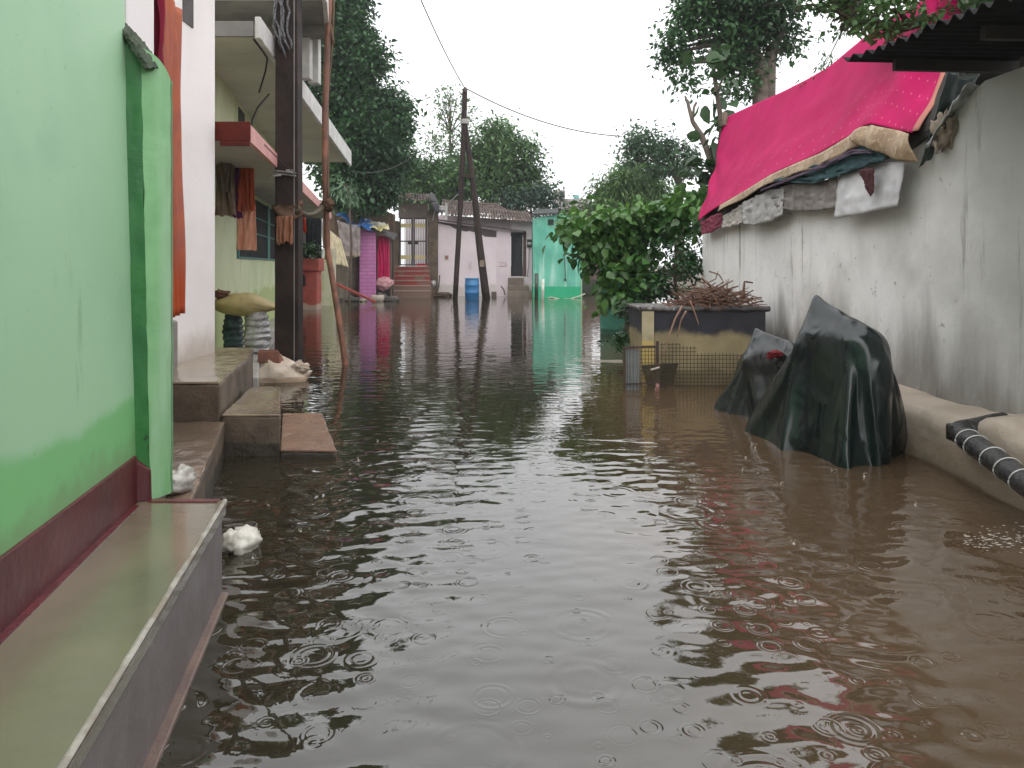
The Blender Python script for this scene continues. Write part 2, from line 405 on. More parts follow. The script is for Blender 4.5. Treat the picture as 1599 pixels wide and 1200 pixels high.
step('concrete_platform', 'broad wet concrete platform at the foot of the white pillar', [(-3.6, 5.63), (-2.225, 5.63), (-2.50, 6.95), (-2.78, 7.95), (-4.0, 7.95)], .564, M_STEP2)
step('concrete_step', 'middle concrete step with a yellowish wet top below the platform', [(-2.215, 5.635), (-1.765, 5.635), (-2.18, 6.95), (-2.44, 6.95)], .316, M_STEP2)
step('concrete_step', 'lowest reddish concrete step barely above the flood water', [(-1.755, 5.60), (-1.325, 5.58), (-1.79, 6.98), (-2.165, 6.98)], .058, M_STEP3)

# ------------------------------------------------------------------ white house with curtain
M_WHITE = mat('white_plaster', (.86, .82, .80), (.80, .76, .73), scale=1.2, rough=.65, bump=.2, bscale=14, streak=(.62, .57, .53), sfac=(.62, .85), zband=[(.72, .5, (.50, .44, .39), .18)], spots=((.34, .30, .27), 3.4, .70, .76))
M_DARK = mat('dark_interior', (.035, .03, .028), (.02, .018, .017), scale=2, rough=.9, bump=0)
M_CEM = mat('grey_cement', (.25, .23, .21), (.17, .155, .14), scale=2.2, rough=.75, bump=.35)
wh = E('white_house', (-2.6, 5.0, .4), 'tall white plastered house front between green pilaster and balcony house', 'house')
w = MB()
w.prism([(-1.80, 3.46), (-1.957, 4.05), (-2.2, 4.2), (-5, 4.2), (-5, 3.46)], -.3, 6.5)
w.prism([(-3.03, 6.55), (-3.03, 7.56), (-5.2, 7.56), (-5.2, 6.55)], -.3, 6.5)
w.hexa([(-1.957, 4.055, 3.35), (-3.0, 6.545, 3.35), (-5, 6.545, 3.35), (-5, 4.055, 3.35)], [(-1.957, 4.055, 6.5), (-3.0, 6.545, 6.5), (-5, 6.545, 6.5), (-5, 4.055, 6.5)])
w.build('wall', M_WHITE, wh, bevel=.02)
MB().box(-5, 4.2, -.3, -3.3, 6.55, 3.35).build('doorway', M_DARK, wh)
MB().box(-3.3, 5.8, .3, -2.93, 6.50, .97).build('threshold', M_CEM, wh, bevel=.02)
sl = MB(); sl.hexa([P(292, -30, 6.9), P(296, -30, 7.0), P(300, 54, 7.06), P(291, 34, 6.9)], [P(292, -30, 6.9) + Vector((-.0, 0, 0)) + Vector((.014, 0, 0)), P(296, -30, 7.0) + Vector((.014, 0, 0)), P(300, 54, 7.06) + Vector((.014, 0, 0)), P(291, 34, 6.9) + Vector((.014, 0, 0))])
MB().box(-3.045, 6.80, 3.70, -3.022, 7.02, 5.2).build('ventilator', mat('dark_slot', (.10, .09, .085), rough=.8), wh)
def drape(A, B, z0, z1, seed, folds=7, amp=.045, flare=0.0, hang=.02):
    """hanging cloth between plan points A and B from z1 down to z0"""
    A, B = Vector((*A, 0)), Vector((*B, 0)); d = (B - A); nrm = Vector((-d.y, d.x, 0)).normalized()
    def fn(u, v):
        z = lerp(z0, z1, v) + (1 - v) * hang * nz(u * 4, seed)
        uu = u + (u - .5) * flare * (1 - v)
        f = math.sin(u * folds * 2 * math.pi + 1.5 * nz(u * 3, v * 1.5, seed) * 3) * amp * (.45 + .55 * (1 - v)) + .03 * nz(u * 5, v * 3, seed + 5)
        p = A + d * uu + nrm * f; return (p.x, p.y, z)
    return MB().grid(fn, 70, 40)
def cloth_mat(name, c1, c2=None, rough=.8, scale=6, **k): return mat(name, c1, c2, scale=scale, rough=rough, bump=.25, bscale=160, dist=.002, spec=.2, **k)
drape((-2.36, 4.92), (-2.50, 5.55), 1.09, 3.36, 3, 4, .05, .0).thing('curtain', cloth_mat('rust_cloth', (.44, .135, .075), (.36, .12, .085), zband=[(1.45, .2, (.42, .075, .025), .25)]), 'long rust orange curtain hanging in the white house doorway', 'curtain', smooth=True, solid=.006)
drape((-2.26, 4.72), (-2.34, 4.93), 2.55, 3.37, 9, 1.5, .03).thing('cloth_strip', cloth_mat('crimson_cloth', (.22, .012, .035), (.17, .012, .03)), 'short crimson cloth hanging beside the rust orange curtain', 'cloth', smooth=True, solid=.006)
# plastic lying on the ledge, bag in the water, sack on the water
M_PLAS = mat('white_plastic', (.62, .60, .55), (.46, .43, .38), scale=9, rough=.28, bump=.7, bscale=30, coat=.3)
MB().blob((-1.74, 3.86, .33), (.07, .12, .07), 4, .35, 1.8).thing('plastic_bag', M_PLAS, 'crumpled clear white plastic bag on the wet brown ledge', 'bag', smooth=True)
MB().blob((-1.37, 3.80, .035), (.075, .10, .065), 7, .32, 1.7).blob((-1.42, 3.72, .07), (.04, .045, .05), 2, .3, 1.6).thing('plastic_bag', mat('bag_plastic', (.66, .63, .56), (.48, .45, .38), scale=8, rough=.35, bump=.3, bscale=14), 'puffy white plastic bag floating beside the porch', 'bag', smooth=True)
M_SACK = mat('woven_sack', (.66, .57, .47), (.50, .40, .31), scale=5, rough=.6, bump=.5, bscale=60, zband=[(.06, .06, (.40, .30, .21))])
MB().blob((-2.93, 9.35, .05), (.36, .26, .30), 11, .22, 1.6, 40, 20, pinch=lambda p: Vector((p.x, p.y, p.z * (1 - .55 * max(0, min(1, (p.x + .05) / .4)))))).blob((-2.68, 9.30, .17), (.12, .08, .07), 5, .6, 2.6).thing('sack', M_SACK, 'white woven sack sitting in the flood water below the dark pole', 'sack', smooth=True)
bk = MB(); bk.hexa([P(402, 566, 9.15), P(437, 568, 9.15), P(437, 568, 9.15) + Vector((.03, .14, 0)), P(402, 566, 9.15) + Vector((.03, .14, 0))], [P(403, 549, 9.2), P(436, 550, 9.2), P(434, 546, 9.33), P(405, 546, 9.33)])
bk.thing('brick', mat('brick', (.20, .075, .045), (.13, .05, .035), scale=9, rough=.75, bump=.6), 'dark red brick lying on top of the white sack', 'brick', bevel=.01)

# ------------------------------------------------------------------ balcony house
M_LIME = mat('pale_lime_wall', (.60, .65, .42), (.50, .57, .33), scale=1.0, rough=.65, bump=.2, streak=(.40, .47, .25), sfac=(.58, .8), zband=[(.95, .7, (.40, .47, .20))])
M_CREAM = mat('cream_soffit', (.52, .50, .40), (.44, .43, .35), scale=1.3, rough=.7, bump=.15, spots=((.30, .31, .25), 1.4, .6, .8))
M_FASC = mat('weathered_white', (.64, .63, .60), (.50, .49, .46), scale=2.5, rough=.65, bump=.3, streak=(.30, .29, .27), sfac=(.6, .8))
M_SLABG = mat('grey_slab', (.22, .21, .20), (.15, .145, .14), scale=1.6, rough=.8, bump=.25)
def hx(d): return -2.1 - .2 * d
bh = E('balcony_house', (-4.5, 12, 0), 'two storey lime green house with deep balcony slab on the left', 'house')
w = MB()
w.prism([(hx(7.9), 7.9), (hx(28), 28), (-12, 28), (-12, 7.9)], -.3, 4.2)
w.prism([(-4.7, 9.6), (-4.9, 11.9), (-12, 11.9), (-12, 9.6)], 4.2, 5.1)
w.build('wall', M_LIME, bh)
# balcony slab: outer edge as measured, near edge at 8.85 m
def sx_(d): return -3.09 - .1178 * (d - 9.0)
b = MB(); b.prism([(sx_(8.85), 8.85), (sx_(19.7), 19.7), (-10.0, 19.7), (-8, 8.85)], 4.203, 4.34); b.build('balcony_slab', M_CREAM, bh)
b = MB(); b.hexa([(sx_(8.82) + .0, 8.82, 4.16), (sx_(8.82) + .07, 8.82, 4.16), (sx_(19.75) + .07, 19.75, 4.10), (sx_(19.75), 19.75, 4.10)], [(sx_(8.82), 8.82, 4.42), (sx_(8.82) + .07, 8.82, 4.42), (sx_(19.75) + .07, 19.75, 4.50), (sx_(19.75), 19.75, 4.50)])
b.build('balcony_edge', M_FASC, bh, bevel=.01)
MB().box(-8, 8.80, 4.18, sx_(8.85) - .01, 8.846, 4.36).build('slab_end_shade', M_SLABG, bh)  # dark box over the slab's near face, painting in its shade
b = MB(); b.prism([(-2.62, 10.2), (-3.02, 12.0), (-9, 12.0), (-9, 10.2)], 5.12, 5.30); b.build('roof_slab', M_SLABG, bh)
b = MB(); b.box(-5.0, 10.10, 5.10, -2.56, 10.195, 5.42); b.hexa([(-2.615, 10.2, 5.08), (-2.55, 10.2, 5.08), (-2.95, 12, 5.08), (-3.015, 12, 5.08)], [(-2.615, 10.2, 5.42), (-2.55, 10.2, 5.42), (-2.95, 12, 5.42), (-3.015, 12, 5.42)])
b.build('roof_edge', M_FASC, bh, bevel=.01)
b = MB(); b.bar((-4.6, 11.4, 5.05), (-2.85, 11.4, 5.05), .22, .16); b.build('beam', M_SLABG, bh)
for px, d in ((478, 11.5), (491.5, 11.8)):
    MB().box(Xat(px, d) - .085, d - .085, 4.343, Xat(px, d) + .085, d + .085, 5.115).build('column', mat('white_column', (.62, .62, .58), rough=.6), bh, bevel=.01)
# canopy over the ground-floor windows
def cx(d): return -2.74 - .179 * (d - 7.62)
b = MB(); b.hexa([(cx(7.66) - .002, 7.66, 2.74), (cx(20.4), 20.4, 2.74), (hx(20.4) - .05, 20.4, 2.80), (hx(7.95), 7.95, 2.80), (-3.6, 7.66, 2.80)],
                 [(cx(7.66) - .002, 7.66, 2.86), (cx(20.4), 20.4, 2.86), (hx(20.4) - .05, 20.4, 2.96), (hx(7.95), 7.95, 2.96), (-3.6, 7.66, 2.96)])
b.build('canopy', mat('canopy_soffit', (.50, .46, .42), (.42, .38, .35), scale=2, rough=.75, bump=.2), bh)
b = MB(); b.hexa([(cx(7.64), 7.63, 2.725), (cx(7.64) + .05, 7.63, 2.725), (cx(20.42) + .05, 20.42, 2.725), (cx(20.42), 20.42, 2.725)], [(cx(7.64), 7.63, 2.90), (cx(7.64) + .05, 7.63, 2.90), (cx(20.42) + .05, 20.42, 2.90), (cx(20.42), 20.42, 2.90)])
b.build('canopy_edge', mat('pink_fascia', (.66, .33, .30), (.55, .27, .25), scale=3, rough=.6, bump=.2), bh)
b = MB(); b.box(-3.6, 7.60, 2.735, cx(7.64) + .05, 7.628, 2.93); b.box(-3.0, 7.60, 2.68, cx(7.64) + .045, 7.626, 2.732)
b.build('canopy_end', mat('red_oxide', (.12, .020, .013), (.085, .016, .012), scale=5, rough=.8, spec=.2), bh, bevel=.004)
def on_wall(d0, d1, z0, z1, off, mb=None):
    mb = mb or MB(); n = Vector((1, .2, 0)).normalized() * off
    return mb.hexa([(hx(d0), d0, z0), (hx(d0) + n.x, d0 + n.y, z0), (hx(d1) + n.x, d1 + n.y, z0), (hx(d1), d1, z0)],
                   [(hx(d0), d0, z1), (hx(d0) + n.x, d0 + n.y, z1), (hx(d1) + n.x, d1 + n.y, z1), (hx(d1), d1, z1)])
M_GLASSD = mat('dark_window', (.007, .014, .014), (.004, .007, .008), scale=1, rough=.55, bump=0, spec=.12)
M_TEALF = mat('teal_frame', (.03, .19, .16), (.025, .15, .13), rough=.45, scale=4)
wi = on_wall(12.3, 17.4, 1.60, 2.72, .012).build('window', M_GLASSD, bh)
fr = MB()
for a, c in ((12.2, 12.3), (15.9, 16.3), (17.3, 17.45)): on_wall(a, c, 1.57, 2.735, .03, fr)
on_wall(12.3, 17.3, 1.57, 1.60, .028, fr); on_wall(13.08, 17.3, 2.05, 2.075, .022, fr); on_wall(13.08, 17.3, 2.36, 2.385, .022, fr)
fr.build('frame', M_TEALF, wi)
on_wall(12.35, 12.95, 3.55, 4.1, .012).build('ventilator', mat('dark_green_vent', (.012, .028, .012), rough=.6), bh)
on_wall(17.7, 18.6, 3.3, 4.05, .012).build('ventilator', mat('dark_green_vent', (0, 0, 0)), bh)
dr = on_wall(19.2, 27, .3, 2.72, .014).build('door_opening', mat('veranda_shade', (.03, .03, .032), (.02, .02, .022), scale=3, rough=.5), bh)  # dark panel painted in for the shade inside the veranda recess
on_wall(19.0, 19.25, .3, 2.75, .035).build('frame', M_TEALF, dr)
b = MB(); b.prism([(hx(7.9) + .02, 7.97), (hx(7.9) + .95, 7.97), (hx(12) + .42, 12), (hx(20) + .35, 20), (hx(20) + .02, 20)], -.3, .25); b.build('plinth', mat('plinth', (.42, .40, .37), (.28, .26, .23), scale=2, rough=.45, bump=.3), bh, bevel=.02)
# sagging wires under the balcony
def sag(a, b, s, n=14):
    a, b = Vector(a), Vector(b); return [a.lerp(b, i / n) - Vector((0, 0, s * 4 * (i / n) * (1 - i / n))) for i in range(n + 1)]
M_WIRE = mat('black_wire', (.02, .02, .02), rough=.6, bump=0, spec=.2)
def wire(pts, r, label, name='cable'): return MB().tube(pts, r, 6).thing(name, M_WIRE, label, 'cable', smooth=True)
wire([P(397, 62, 8.92), P(412, 82, 9.35), P(418, 92, 9.6), P(415, 112, 10.1), P(405, 145, 10.5)], .012, 'black wire hanging from the balcony underside')
wire([P(421, 147, 10.4), P(403, 168, 10.2), P(394, 188, 10.0), P(393, 205, 8.4)], .012, 'curved black wire dropping onto the red canopy end')
# laundry under the canopy
def hang(px0, px1, y0, y1, d, name, matx, label, seed, cat='cloth', folds=3, slope=0.0, amp=.03, flare=.0):
    a = P(px0, y0, d); b_ = P(px1, y0, d - slope)
    return drape((a.x, a.y), (b_.x, b_.y), Zat(y1, d), Zat(y0, d), seed, folds, amp, flare, .05).thing(name, matx, label, cat, smooth=True, solid=.008)
hang(339, 366, 244, 337, 9.8, 'hanging_cloth', cloth_mat('taupe_cloth', (.25, .185, .135), (.17, .125, .095)), 'taupe cloth hanging nearest the white pillar under the canopy', 3, folds=2, flare=.25)
hang(344, 362, 250, 300, 9.6, 'hanging_cloth', cloth_mat('grey_brown_cloth', (.23, .18, .15), (.15, .12, .10)), 'short grey brown towel hung over the taupe cloth', 13, folds=1.5)
hang(362, 379, 260, 340, 10.05, 'hanging_cloth', cloth_mat('purple_cloth', (.20, .06, .16), (.13, .045, .11)), 'dark purple cloth hanging between taupe cloth and orange shirt', 5, folds=1.5)
hang(375, 397, 263, 330, 10.0, 'orange_shirt', cloth_mat('orange_cloth', (.52, .115, .055), (.42, .10, .06)), 'orange red cloth hanging above the peach cloth', 6, folds=1.6, flare=.30)
hang(371, 399, 322, 391, 10.1, 'peach_cloth', cloth_mat('peach_cloth', (.82, .41, .29), (.72, .34, .24)), 'long peach cloth hanging below the orange shirt in front of the window', 7, folds=1.3, flare=.10, amp=.022)
hang(464, 477, 335, 362, 16.0, 'red_cloth', cloth_mat('vermilion_cloth', (.68, .055, .025), (.55, .05, .02)), 'small bright vermilion cloth hanging right of the dark pole', 8, folds=1.5, flare=.3)
for k, (a, c, y0, y1) in enumerate(((478, 490, 338, 400), (490, 503, 336, 410))):
    hang(a, c, y0, y1, 25.6 - k * .3, 'black_cloth', cloth_mat('black_cloth', (.018, .018, .022), (.012, .012, .014)), ('wider black garment hanging next to the brown bamboo', 'narrow black garment hanging beside the vermilion cloth')[1 - k], 20 + k, folds=2)
# bags on the plinth
foil = mat('silver_foil', (.62, .62, .62), (.42, .42, .42), scale=7, rough=.2, bump=1, bscale=26, metallic=.85, dist=.03)
def bag(px0, px1, y0, y1, d, seed): 
    a, c = Xat(px0, d), Xat(px1, d); z1, z0 = Zat(y0, d), Zat(y1, d); r = (c - a) / 2
    def fn(u, v):
        th = u * 2 * math.pi; k = 1 + .10 * math.sin(v * 40 + 2 * nz(math.cos(th), math.sin(th), v * 3 + seed)) * (.6 + .4 * nz(th, v * 8, seed)) + .14 * nz(math.cos(th) * 2, math.sin(th) * 2, v * 4 + seed)
        rr = r * k * (1 - .25 * v ** 6)
        return ((a + c) / 2 + rr * math.cos(th), d + r + rr * math.sin(th) * .9, lerp(z0, z1, v))
    m = MB(); m.grid(fn, 40, 46); return m
bag(375, 414, 486, 552, 10.0, 1).thing('foil_bag', foil, 'crinkled silver foil wrapped bundle under the yellow sack', 'bundle', smooth=True)
bag(343, 374, 492, 551, 10.3, 5).thing('dark_bag', mat('dark_green_plastic', (.02, .045, .04), (.05, .10, .10), scale=6, rough=.22, bump=1, bscale=24, dist=.03), 'dark green plastic wrapped bundle beside the silver one', 'bundle', smooth=True)
def sackpin(p):
    k = max(0, min(1, (p.x - .1) / .36)); return Vector((p.x, p.y, p.z * (1 - .75 * k) - .05 * k))
MB().blob((Xat(382, 10.2) + .0, 10.25, Zat(476, 10.2)), (.46, .30, .165), 21, .12, 1.3, 44, 22, pinch=sackpin).thing('yellow_sack', mat('yellow_sack', (.52, .42, .19), (.42, .33, .15), scale=4, rough=.6, bump=.4, bscale=50, streak=(.34, .27, .13)), 'full yellow brown sack lying across the wrapped bundles', 'sack', smooth=True)
MB().blob(P(345, 460, 10.1), (.10, .1, .05), 31, .6, 2.5).thing('dry_leaves', mat('dry_leaf', (.17, .07, .03), (.10, .045, .025), scale=12, rough=.8), 'small clump of dry brown leaves on the yellow sack', 'leaves', smooth=True)
# red brick-built pedestal for the house plant
d0 = 24.2; X0, X1 = Xat(464, d0), Xat(499, d0)
pd = E('plant_pedestal', ((X0 + X1) / 2, d0, 0), 'worn red painted pedestal standing in the water left of the bamboo', 'pedestal')
M_REDP = mat('worn_red_paint', (.36, .07, .05), (.27, .055, .04), scale=4, rough=.6, bump=.4, zband=[(.25, .5, (.36, .25, .20))], spots=((.40, .28, .23), 4, .62, .68))
b = MB(); b.box(X0 + .04, d0, -.3, X1 - .08, d0 + .6, Zat(424, d0)); b.build('body', M_REDP, pd, bevel=.02)
b = MB(); b.box(X0, d0 - .05, Zat(424, d0) + .002, X1, d0 + .65, Zat(404, d0)); b.build('top', M_REDP, pd, bevel=.03)
b = MB(); b.slab([P(470, 447, d0 - .004), P(477.5, 447, d0 - .004), P(477.5, 433, d0 - .004), P(476, 429.5, d0 - .004), P(473.5, 428.5, d0 - .004), P(471, 430, d0 - .004), P(470, 433, d0 - .004)], (0, -.006, 0)); b.build('lamp_niche', mat('niche_black', (.012, .008, .008), rough=.9), pd)
# low lime wall between pedestal and cream sheet
b = MB(); b.prism([(Xat(499, 26.6), 26.6), (Xat(522, 26.6), 26.6), (Xat(518, 29), 29), (Xat(490, 29), 29)], -.3, Zat(406, 26.6)); b.thing('low_wall', mat('lime_low_wall', (.62, .60, .42), (.50, .52, .28), scale=2, rough=.6, bump=.3, streak=(.30, .36, .12), sfac=(.52, .7)), 'low pale yellow wall with green algae streaks behind the bamboo', 'wall', bevel=.02)
wbk = E('white_bucket', P(499, 408, 26.9), 'small white bucket on the low pale yellow wall', 'bucket')
p = P(501, 404, 26.9); MB().lathe((p.x, 26.9, Zat(406, 26.6)), [(.13, 0), (.17, .38), (.18, .39), (.17, .41), (.02, .40)], 16).build('pail', mat('white_pail', (.68, .70, .70), rough=.4), wbk, smooth=True)
MB().tube([(p.x - .17, 26.9, Zat(406, 26.6) + .37), (p.x - .1, 26.88, Zat(406, 26.6) + .5), (p.x + .1, 26.88, Zat(406, 26.6) + .5), (p.x + .17, 26.9, Zat(406, 26.6) + .37)], .012, 5).build('handle', M_WIRE, wbk)

# ------------------------------------------------------------------ dark pole and bamboo
M_POLE = mat('dark_wood_pole', (.040, .026, .022), (.022, .016, .015), scale=3, rough=.7, bump=.6, bscale=9, streak=(.050, .034, .029), spec=.2)
d = 9.6; pl = E('utility_pole', (Xat(449, d), d, 0), 'thick square dark brown pole rising from the water on the left', 'pole')
def polef(x0, x1): 
    m = MB()
    for k in range(16):
        z0, z1 = lerp(-.4, 7.5, k / 16), lerp(-.4, 7.5, (k + 1) / 16)
        f = lambda z: (x0 + .012 * nz(z * 2, 1) - .018 * (1 - z / 7), x1 + .012 * nz(z * 2, 5) + .028 * (1 - z / 7))
        a, b = f(z0), f(z1)
        m.hexa([(a[0], d, z0), (a[1], d, z0), (a[1], d + .22, z0), (a[0], d + .22, z0)], [(b[0], d, z1), (b[1], d, z1), (b[1], d + .22, z1), (b[0], d + .22, z1)])
    return m
polef(Xat(431.5, d), Xat(463.5, d)).build('shaft', M_POLE, pl)
MB().box(Xat(459.6, d), d - .012, -.3, Xat(460.6, d), d - .002, 7.5).build('conduit', mat('grey_conduit', (.30, .29, .29), rough=.5), pl)
cl = MB()
for y, z0 in ((269, 0), (273, 0)):
    cl.tube([P(428, y + 2, d - .02), P(431, y - 2, d - .03), P(462, y + 2, d - .03), P(464, y + 3, d + .1)], .012, 6)
cl.tube([P(418, 278, d - .1), P(424, 275, d - .1), P(440, 274, d - .05)], .012, 6); cl.box(Xat(450, d), d - .08, Zat(271, d), Xat(459, d), d - .01, Zat(266, d))
cl.build('clamp', mat('galvanised', (.42, .41, .40), (.3, .29, .28), rough=.4, metallic=.7), pl, smooth=False)
cbl = MB(); random.seed(4)
for k in range(7):
    pts = []; x = 440 + random.uniform(-8, 10); y = -30
    while y < 75 + k * 3:
        pts.append(P(x, y, d - .06 - .03 * random.random())); y += 12; x += random.uniform(-7, 9) * .6 + (.9 if k % 2 else .5)
    cbl.tube(pts, .014, 5)
cbl.build('cable_tangle', mat('shiny_black_cable', (.035, .035, .04), (.15, .15, .16), scale=40, rough=.3), pl, smooth=True)
for (a, b_, label, r) in ((P(460, 170, d), P(330, 30, 30), None, 0),): pass
# cloth wrapped round the pole, with a twisted rag running to the bamboo
M_RAG = cloth_mat('brown_rag', (.115, .065, .04), (.075, .045, .03), scale=9)
def wrap(d_):
    def fn(u, v):
        th = u * 2 * math.pi; z = lerp(Zat(344, d), Zat(316, d), v) + .05 * math.sin(th * 2 + 1) ; k = 1 + .13 * math.sin(v * 9 + th) + .12 * nz(th, v * 3, 2)
        r = .205 * k * (1 - .25 * abs(v - .5) * 2)
        return (Xat(447, d) + r * math.cos(th) * 1.0, d + .11 + r * .9 * math.sin(th), z)
    return MB().grid(fn, 48, 14)
wrap(d).thing('rag', M_RAG, 'brown rag wrapped around the dark square pole', 'rag', smooth=True)
drape((Xat(433, 9.5), 9.49), (Xat(458, 9.5), 9.49), Zat(380, 9.5), Zat(338, 9.5), 41, 3, .02, .0, .06).thing('rag', cloth_mat('rust_rag', (.28, .13, .075), (.20, .085, .05)), 'rust orange rag hanging on the dark pole below the brown one', 'rag', smooth=True, solid=.01)
bd = 10.8
def wob(pts, n=8):
    out = []
    for i in range(len(pts) - 1):
        for k in range(n): out.append(pts[i].lerp(pts[i + 1], k / n))
    return out + [pts[-1]]
bt = wob([P(541, 578, 10.85), P(533, 520, 10.9), P(521, 445, 11.0), P(512, 390, 11.1), P(510, 325, 11.1), P(507.5, 255, 11.1), P(508, 170, 11.1), P(512, 60, 11.1), P(516, -40, 11.1)])
MB().tube(bt, [.044 * (1 + .12 * nz(p.z * 5, 3)) for p in bt], 10).thing('bamboo_pole', mat('brown_bamboo', (.20, .085, .05), (.13, .06, .04), scale=5, rough=.55, bump=.5, bscale=20, spots=((.27, .11, .065), 2, .5, .6)), 'slender bent reddish brown bamboo pole leaning in the water', 'pole', smooth=True)
MB().tube(wob([P(513, 315, 11.05), P(512, 160, 11.2), P(520, 60, 11.2), P(523, -40, 11.2)]), .018, 6).tube([P(516, 35, 11.1), P(520, 60, 11.1), P(523, 70, 11.1), P(521, 62, 11.1)], [.012, .02, .014, .01], 6).thing('dry_stem', mat('dry_stem', (.16, .10, .06), rough=.8), 'thin dry stem tied along the reddish bamboo pole', 'stem', smooth=True)
rg = MB(); rg.blob(P(512, 320, 11.02), (.10, .10, .10), 3, .4, 2); rg.thing('rag_knot', M_RAG, 'dark brown cloth knot tied round the bamboo pole', 'rag', smooth=True)
rp = sag(P(463, 327, 9.6), P(505, 322, 11.05), .10); MB().tube(rp, [.07, .05, .045, .04, .035, .03, .03, .03, .03, .03, .035, .035, .04, .05, .06], 8).thing('twisted_rag', mat('faded_green_rag', (.10, .085, .05), (.07, .055, .035), scale=8, rough=.8), 'twisted dull green rag strung from the dark pole to the bamboo', 'rag', smooth=True)
wire(sag(P(462, 271, 9.55), P(395, 205, 8.2), .03), .006, 'thin wire from the dark pole up to the canopy corner')
# ------------------------------------------------------------------ FAR ROW: shed with tarps
M_PURP = mat('purple_paint', (.46, .17, .36), (.40, .145, .32), scale=3, rough=.65, bump=.2)
def brickify(nt, col):
    g = nt.nodes.new('ShaderNodeNewGeometry'); sx = nt.nodes.new('ShaderNodeSeparateXYZ'); nt.links.new(g.outputs['Position'], sx.inputs[0])
    cb = nt.nodes.new('ShaderNodeCombineXYZ'); nt.links.new(sx.outputs['X'], cb.inputs[0]); nt.links.new(sx.outputs['Z'], cb.inputs[1])
    br = nt.nodes.new('ShaderNodeTexBrick'); br.inputs['Scale'].default_value = 1; br.inputs['Mortar Size'].default_value = .012
    br.inputs['Brick Width'].default_value = .5; br.inputs['Row Height'].default_value = .15; nt.links.new(cb.outputs[0], br.inputs['Vector'])
    br.inputs['Color1'].default_value = (.47, .175, .37, 1); br.inputs['Color2'].default_value = (.42, .15, .33, 1); br.inputs['Mortar'].default_value = (.26, .085, .20, 1)
    return br.outputs[0]
M_PURPB = mat('purple_bricks', (1, 1, 1), rough=.65, bump=.2, extra=brickify)
M_TIN = mat('dark_tin', (.06, .05, .045), (.035, .03, .028), scale=3, rough=.6, bump=.3)
M_MUD = mat('brown_mud_wall', (.165, .115, .075), (.115, .08, .055), scale=1.8, rough=.85, bump=.6)
sd = 30.6
shd = E('lean_to_shed', (Xat(585, sd), sd, 0), 'small shed with one purple brick wall in front of the far houses', 'shed')
b = MB(); b.box(Xat(562, sd), sd, -.3, Xat(587, sd), sd + .12, Zat(359, sd)); b.build('purple_wall', M_PURPB, shd)
b = MB(); b.box(Xat(545, sd), sd + 1.7, -.3, Xat(614, sd + 1.7), sd + 1.8, Zat(372, sd)); b.build('back_wall', M_DARK, shd)
b = MB(); b.slab([P(526, 345, sd - .2), P(592, 361, sd - .2), P(615, 374, sd + .2), P(622, 366, sd + 2), P(540, 338, sd + 2)], (0, 0, -.06)); b.build('roof', M_TIN, shd)
for px in (565, 611):
    MB().tube([P(px, 470, sd + .3), P(px, 370, sd + .3)], .05, 8).build('post', mat('old_wood', (.10, .07, .05), rough=.8), shd)
def sheet(corners, name, m, label, cat, amp=.08, sagz=.1, nu=30, nv=16, seed=0, solid=.012, fold=0, thing=True):
    a, b_, c, d_ = [Vector(x) for x in corners]
    nrm = (b_ - a).cross(d_ - a).normalized()
    def fn(u, v):
        p = a.lerp(b_, u).lerp(d_.lerp(c, u), v)
        k = amp * (nz(u * 3, v * 3, seed) + .5 * nz(u * 8, v * 7, seed + 3)) + fold * math.sin(u * 30 + 3 * nz(u * 2, v * 2, seed))
        return p + nrm * k - Vector((0, 0, sagz * 4 * u * (1 - u) * (1 - .5 * v)))
    return MB().grid(fn, nu, nv).thing(name, m, label, cat, smooth=True, solid=solid)
sheet([P(525, 338, sd - .5), P(582, 360, sd - .5), P(588, 347, sd + 1.6), P(533, 330, sd + 1.6)], 'tarp', mat('blue_tarp', (.045, .19, .50), (.03, .13, .38), scale=2, rough=.45, bump=.3), 'rumpled blue tarpaulin over the left part of the shed roof', 'tarpaulin', amp=.22, sagz=.05)
sheet([P(578, 358, sd - .35), P(609, 358, sd - .3), P(606, 350, sd + 1.6), P(572, 345, sd + 1.6)], 'tarp', mat('yellow_white_tarp', (.62, .54, .20), (.70, .68, .60), scale=1.5, rough=.5), 'crumpled yellow and white sheet on the right of the shed roof', 'tarpaulin', amp=.15, sagz=0)
sheet([P(535, 398, sd - .55), P(563, 400, sd - .5), P(563, 352, sd - .45), P(527, 344, sd - .5)], 'hanging_sheet', cloth_mat('grey_sheet', (.33, .28, .27), (.25, .21, .21), zband=[(2.0, .4, (.36, .29, .24))]), 'grey cloth sheet hanging left of the purple brick wall', 'cloth', amp=.12, sagz=.1, fold=.02)
sheet([P(516, 412, 29.2), P(545, 418, 29.4), P(533, 375, 29.4), P(513, 358, 29.2)], 'cream_sheet', cloth_mat('cream_sheet', (.66, .57, .40), (.58, .49, .34)), 'cream cloth sheet stretched behind the bamboo pole', 'cloth', amp=.05, sagz=-.02, fold=.015)
b = MB(); b.box(Xat(527, 30), 30, -.3, Xat(545, 30), 30.1, Zat(400, 30)); b.thing('board_fence', mat('grey_boards', (.20, .165, .13), (.13, .11, .085), scale=3, rough=.8, streak=(.09, .07, .05)), 'weathered grey board screen below the cream cloth sheet', 'fence')
b = MB(); b.box(Xat(545, 30.9), 30.9, -.3, Xat(563, 30.9), 31.1, Zat(395, 30.9)); b.thing('dark_wall', mat('soot_red_brick', (.09, .045, .04), (.05, .03, .028), scale=5, rough=.9, bump=.7), 'dark sooty brick wall left of the purple wall', 'wall')
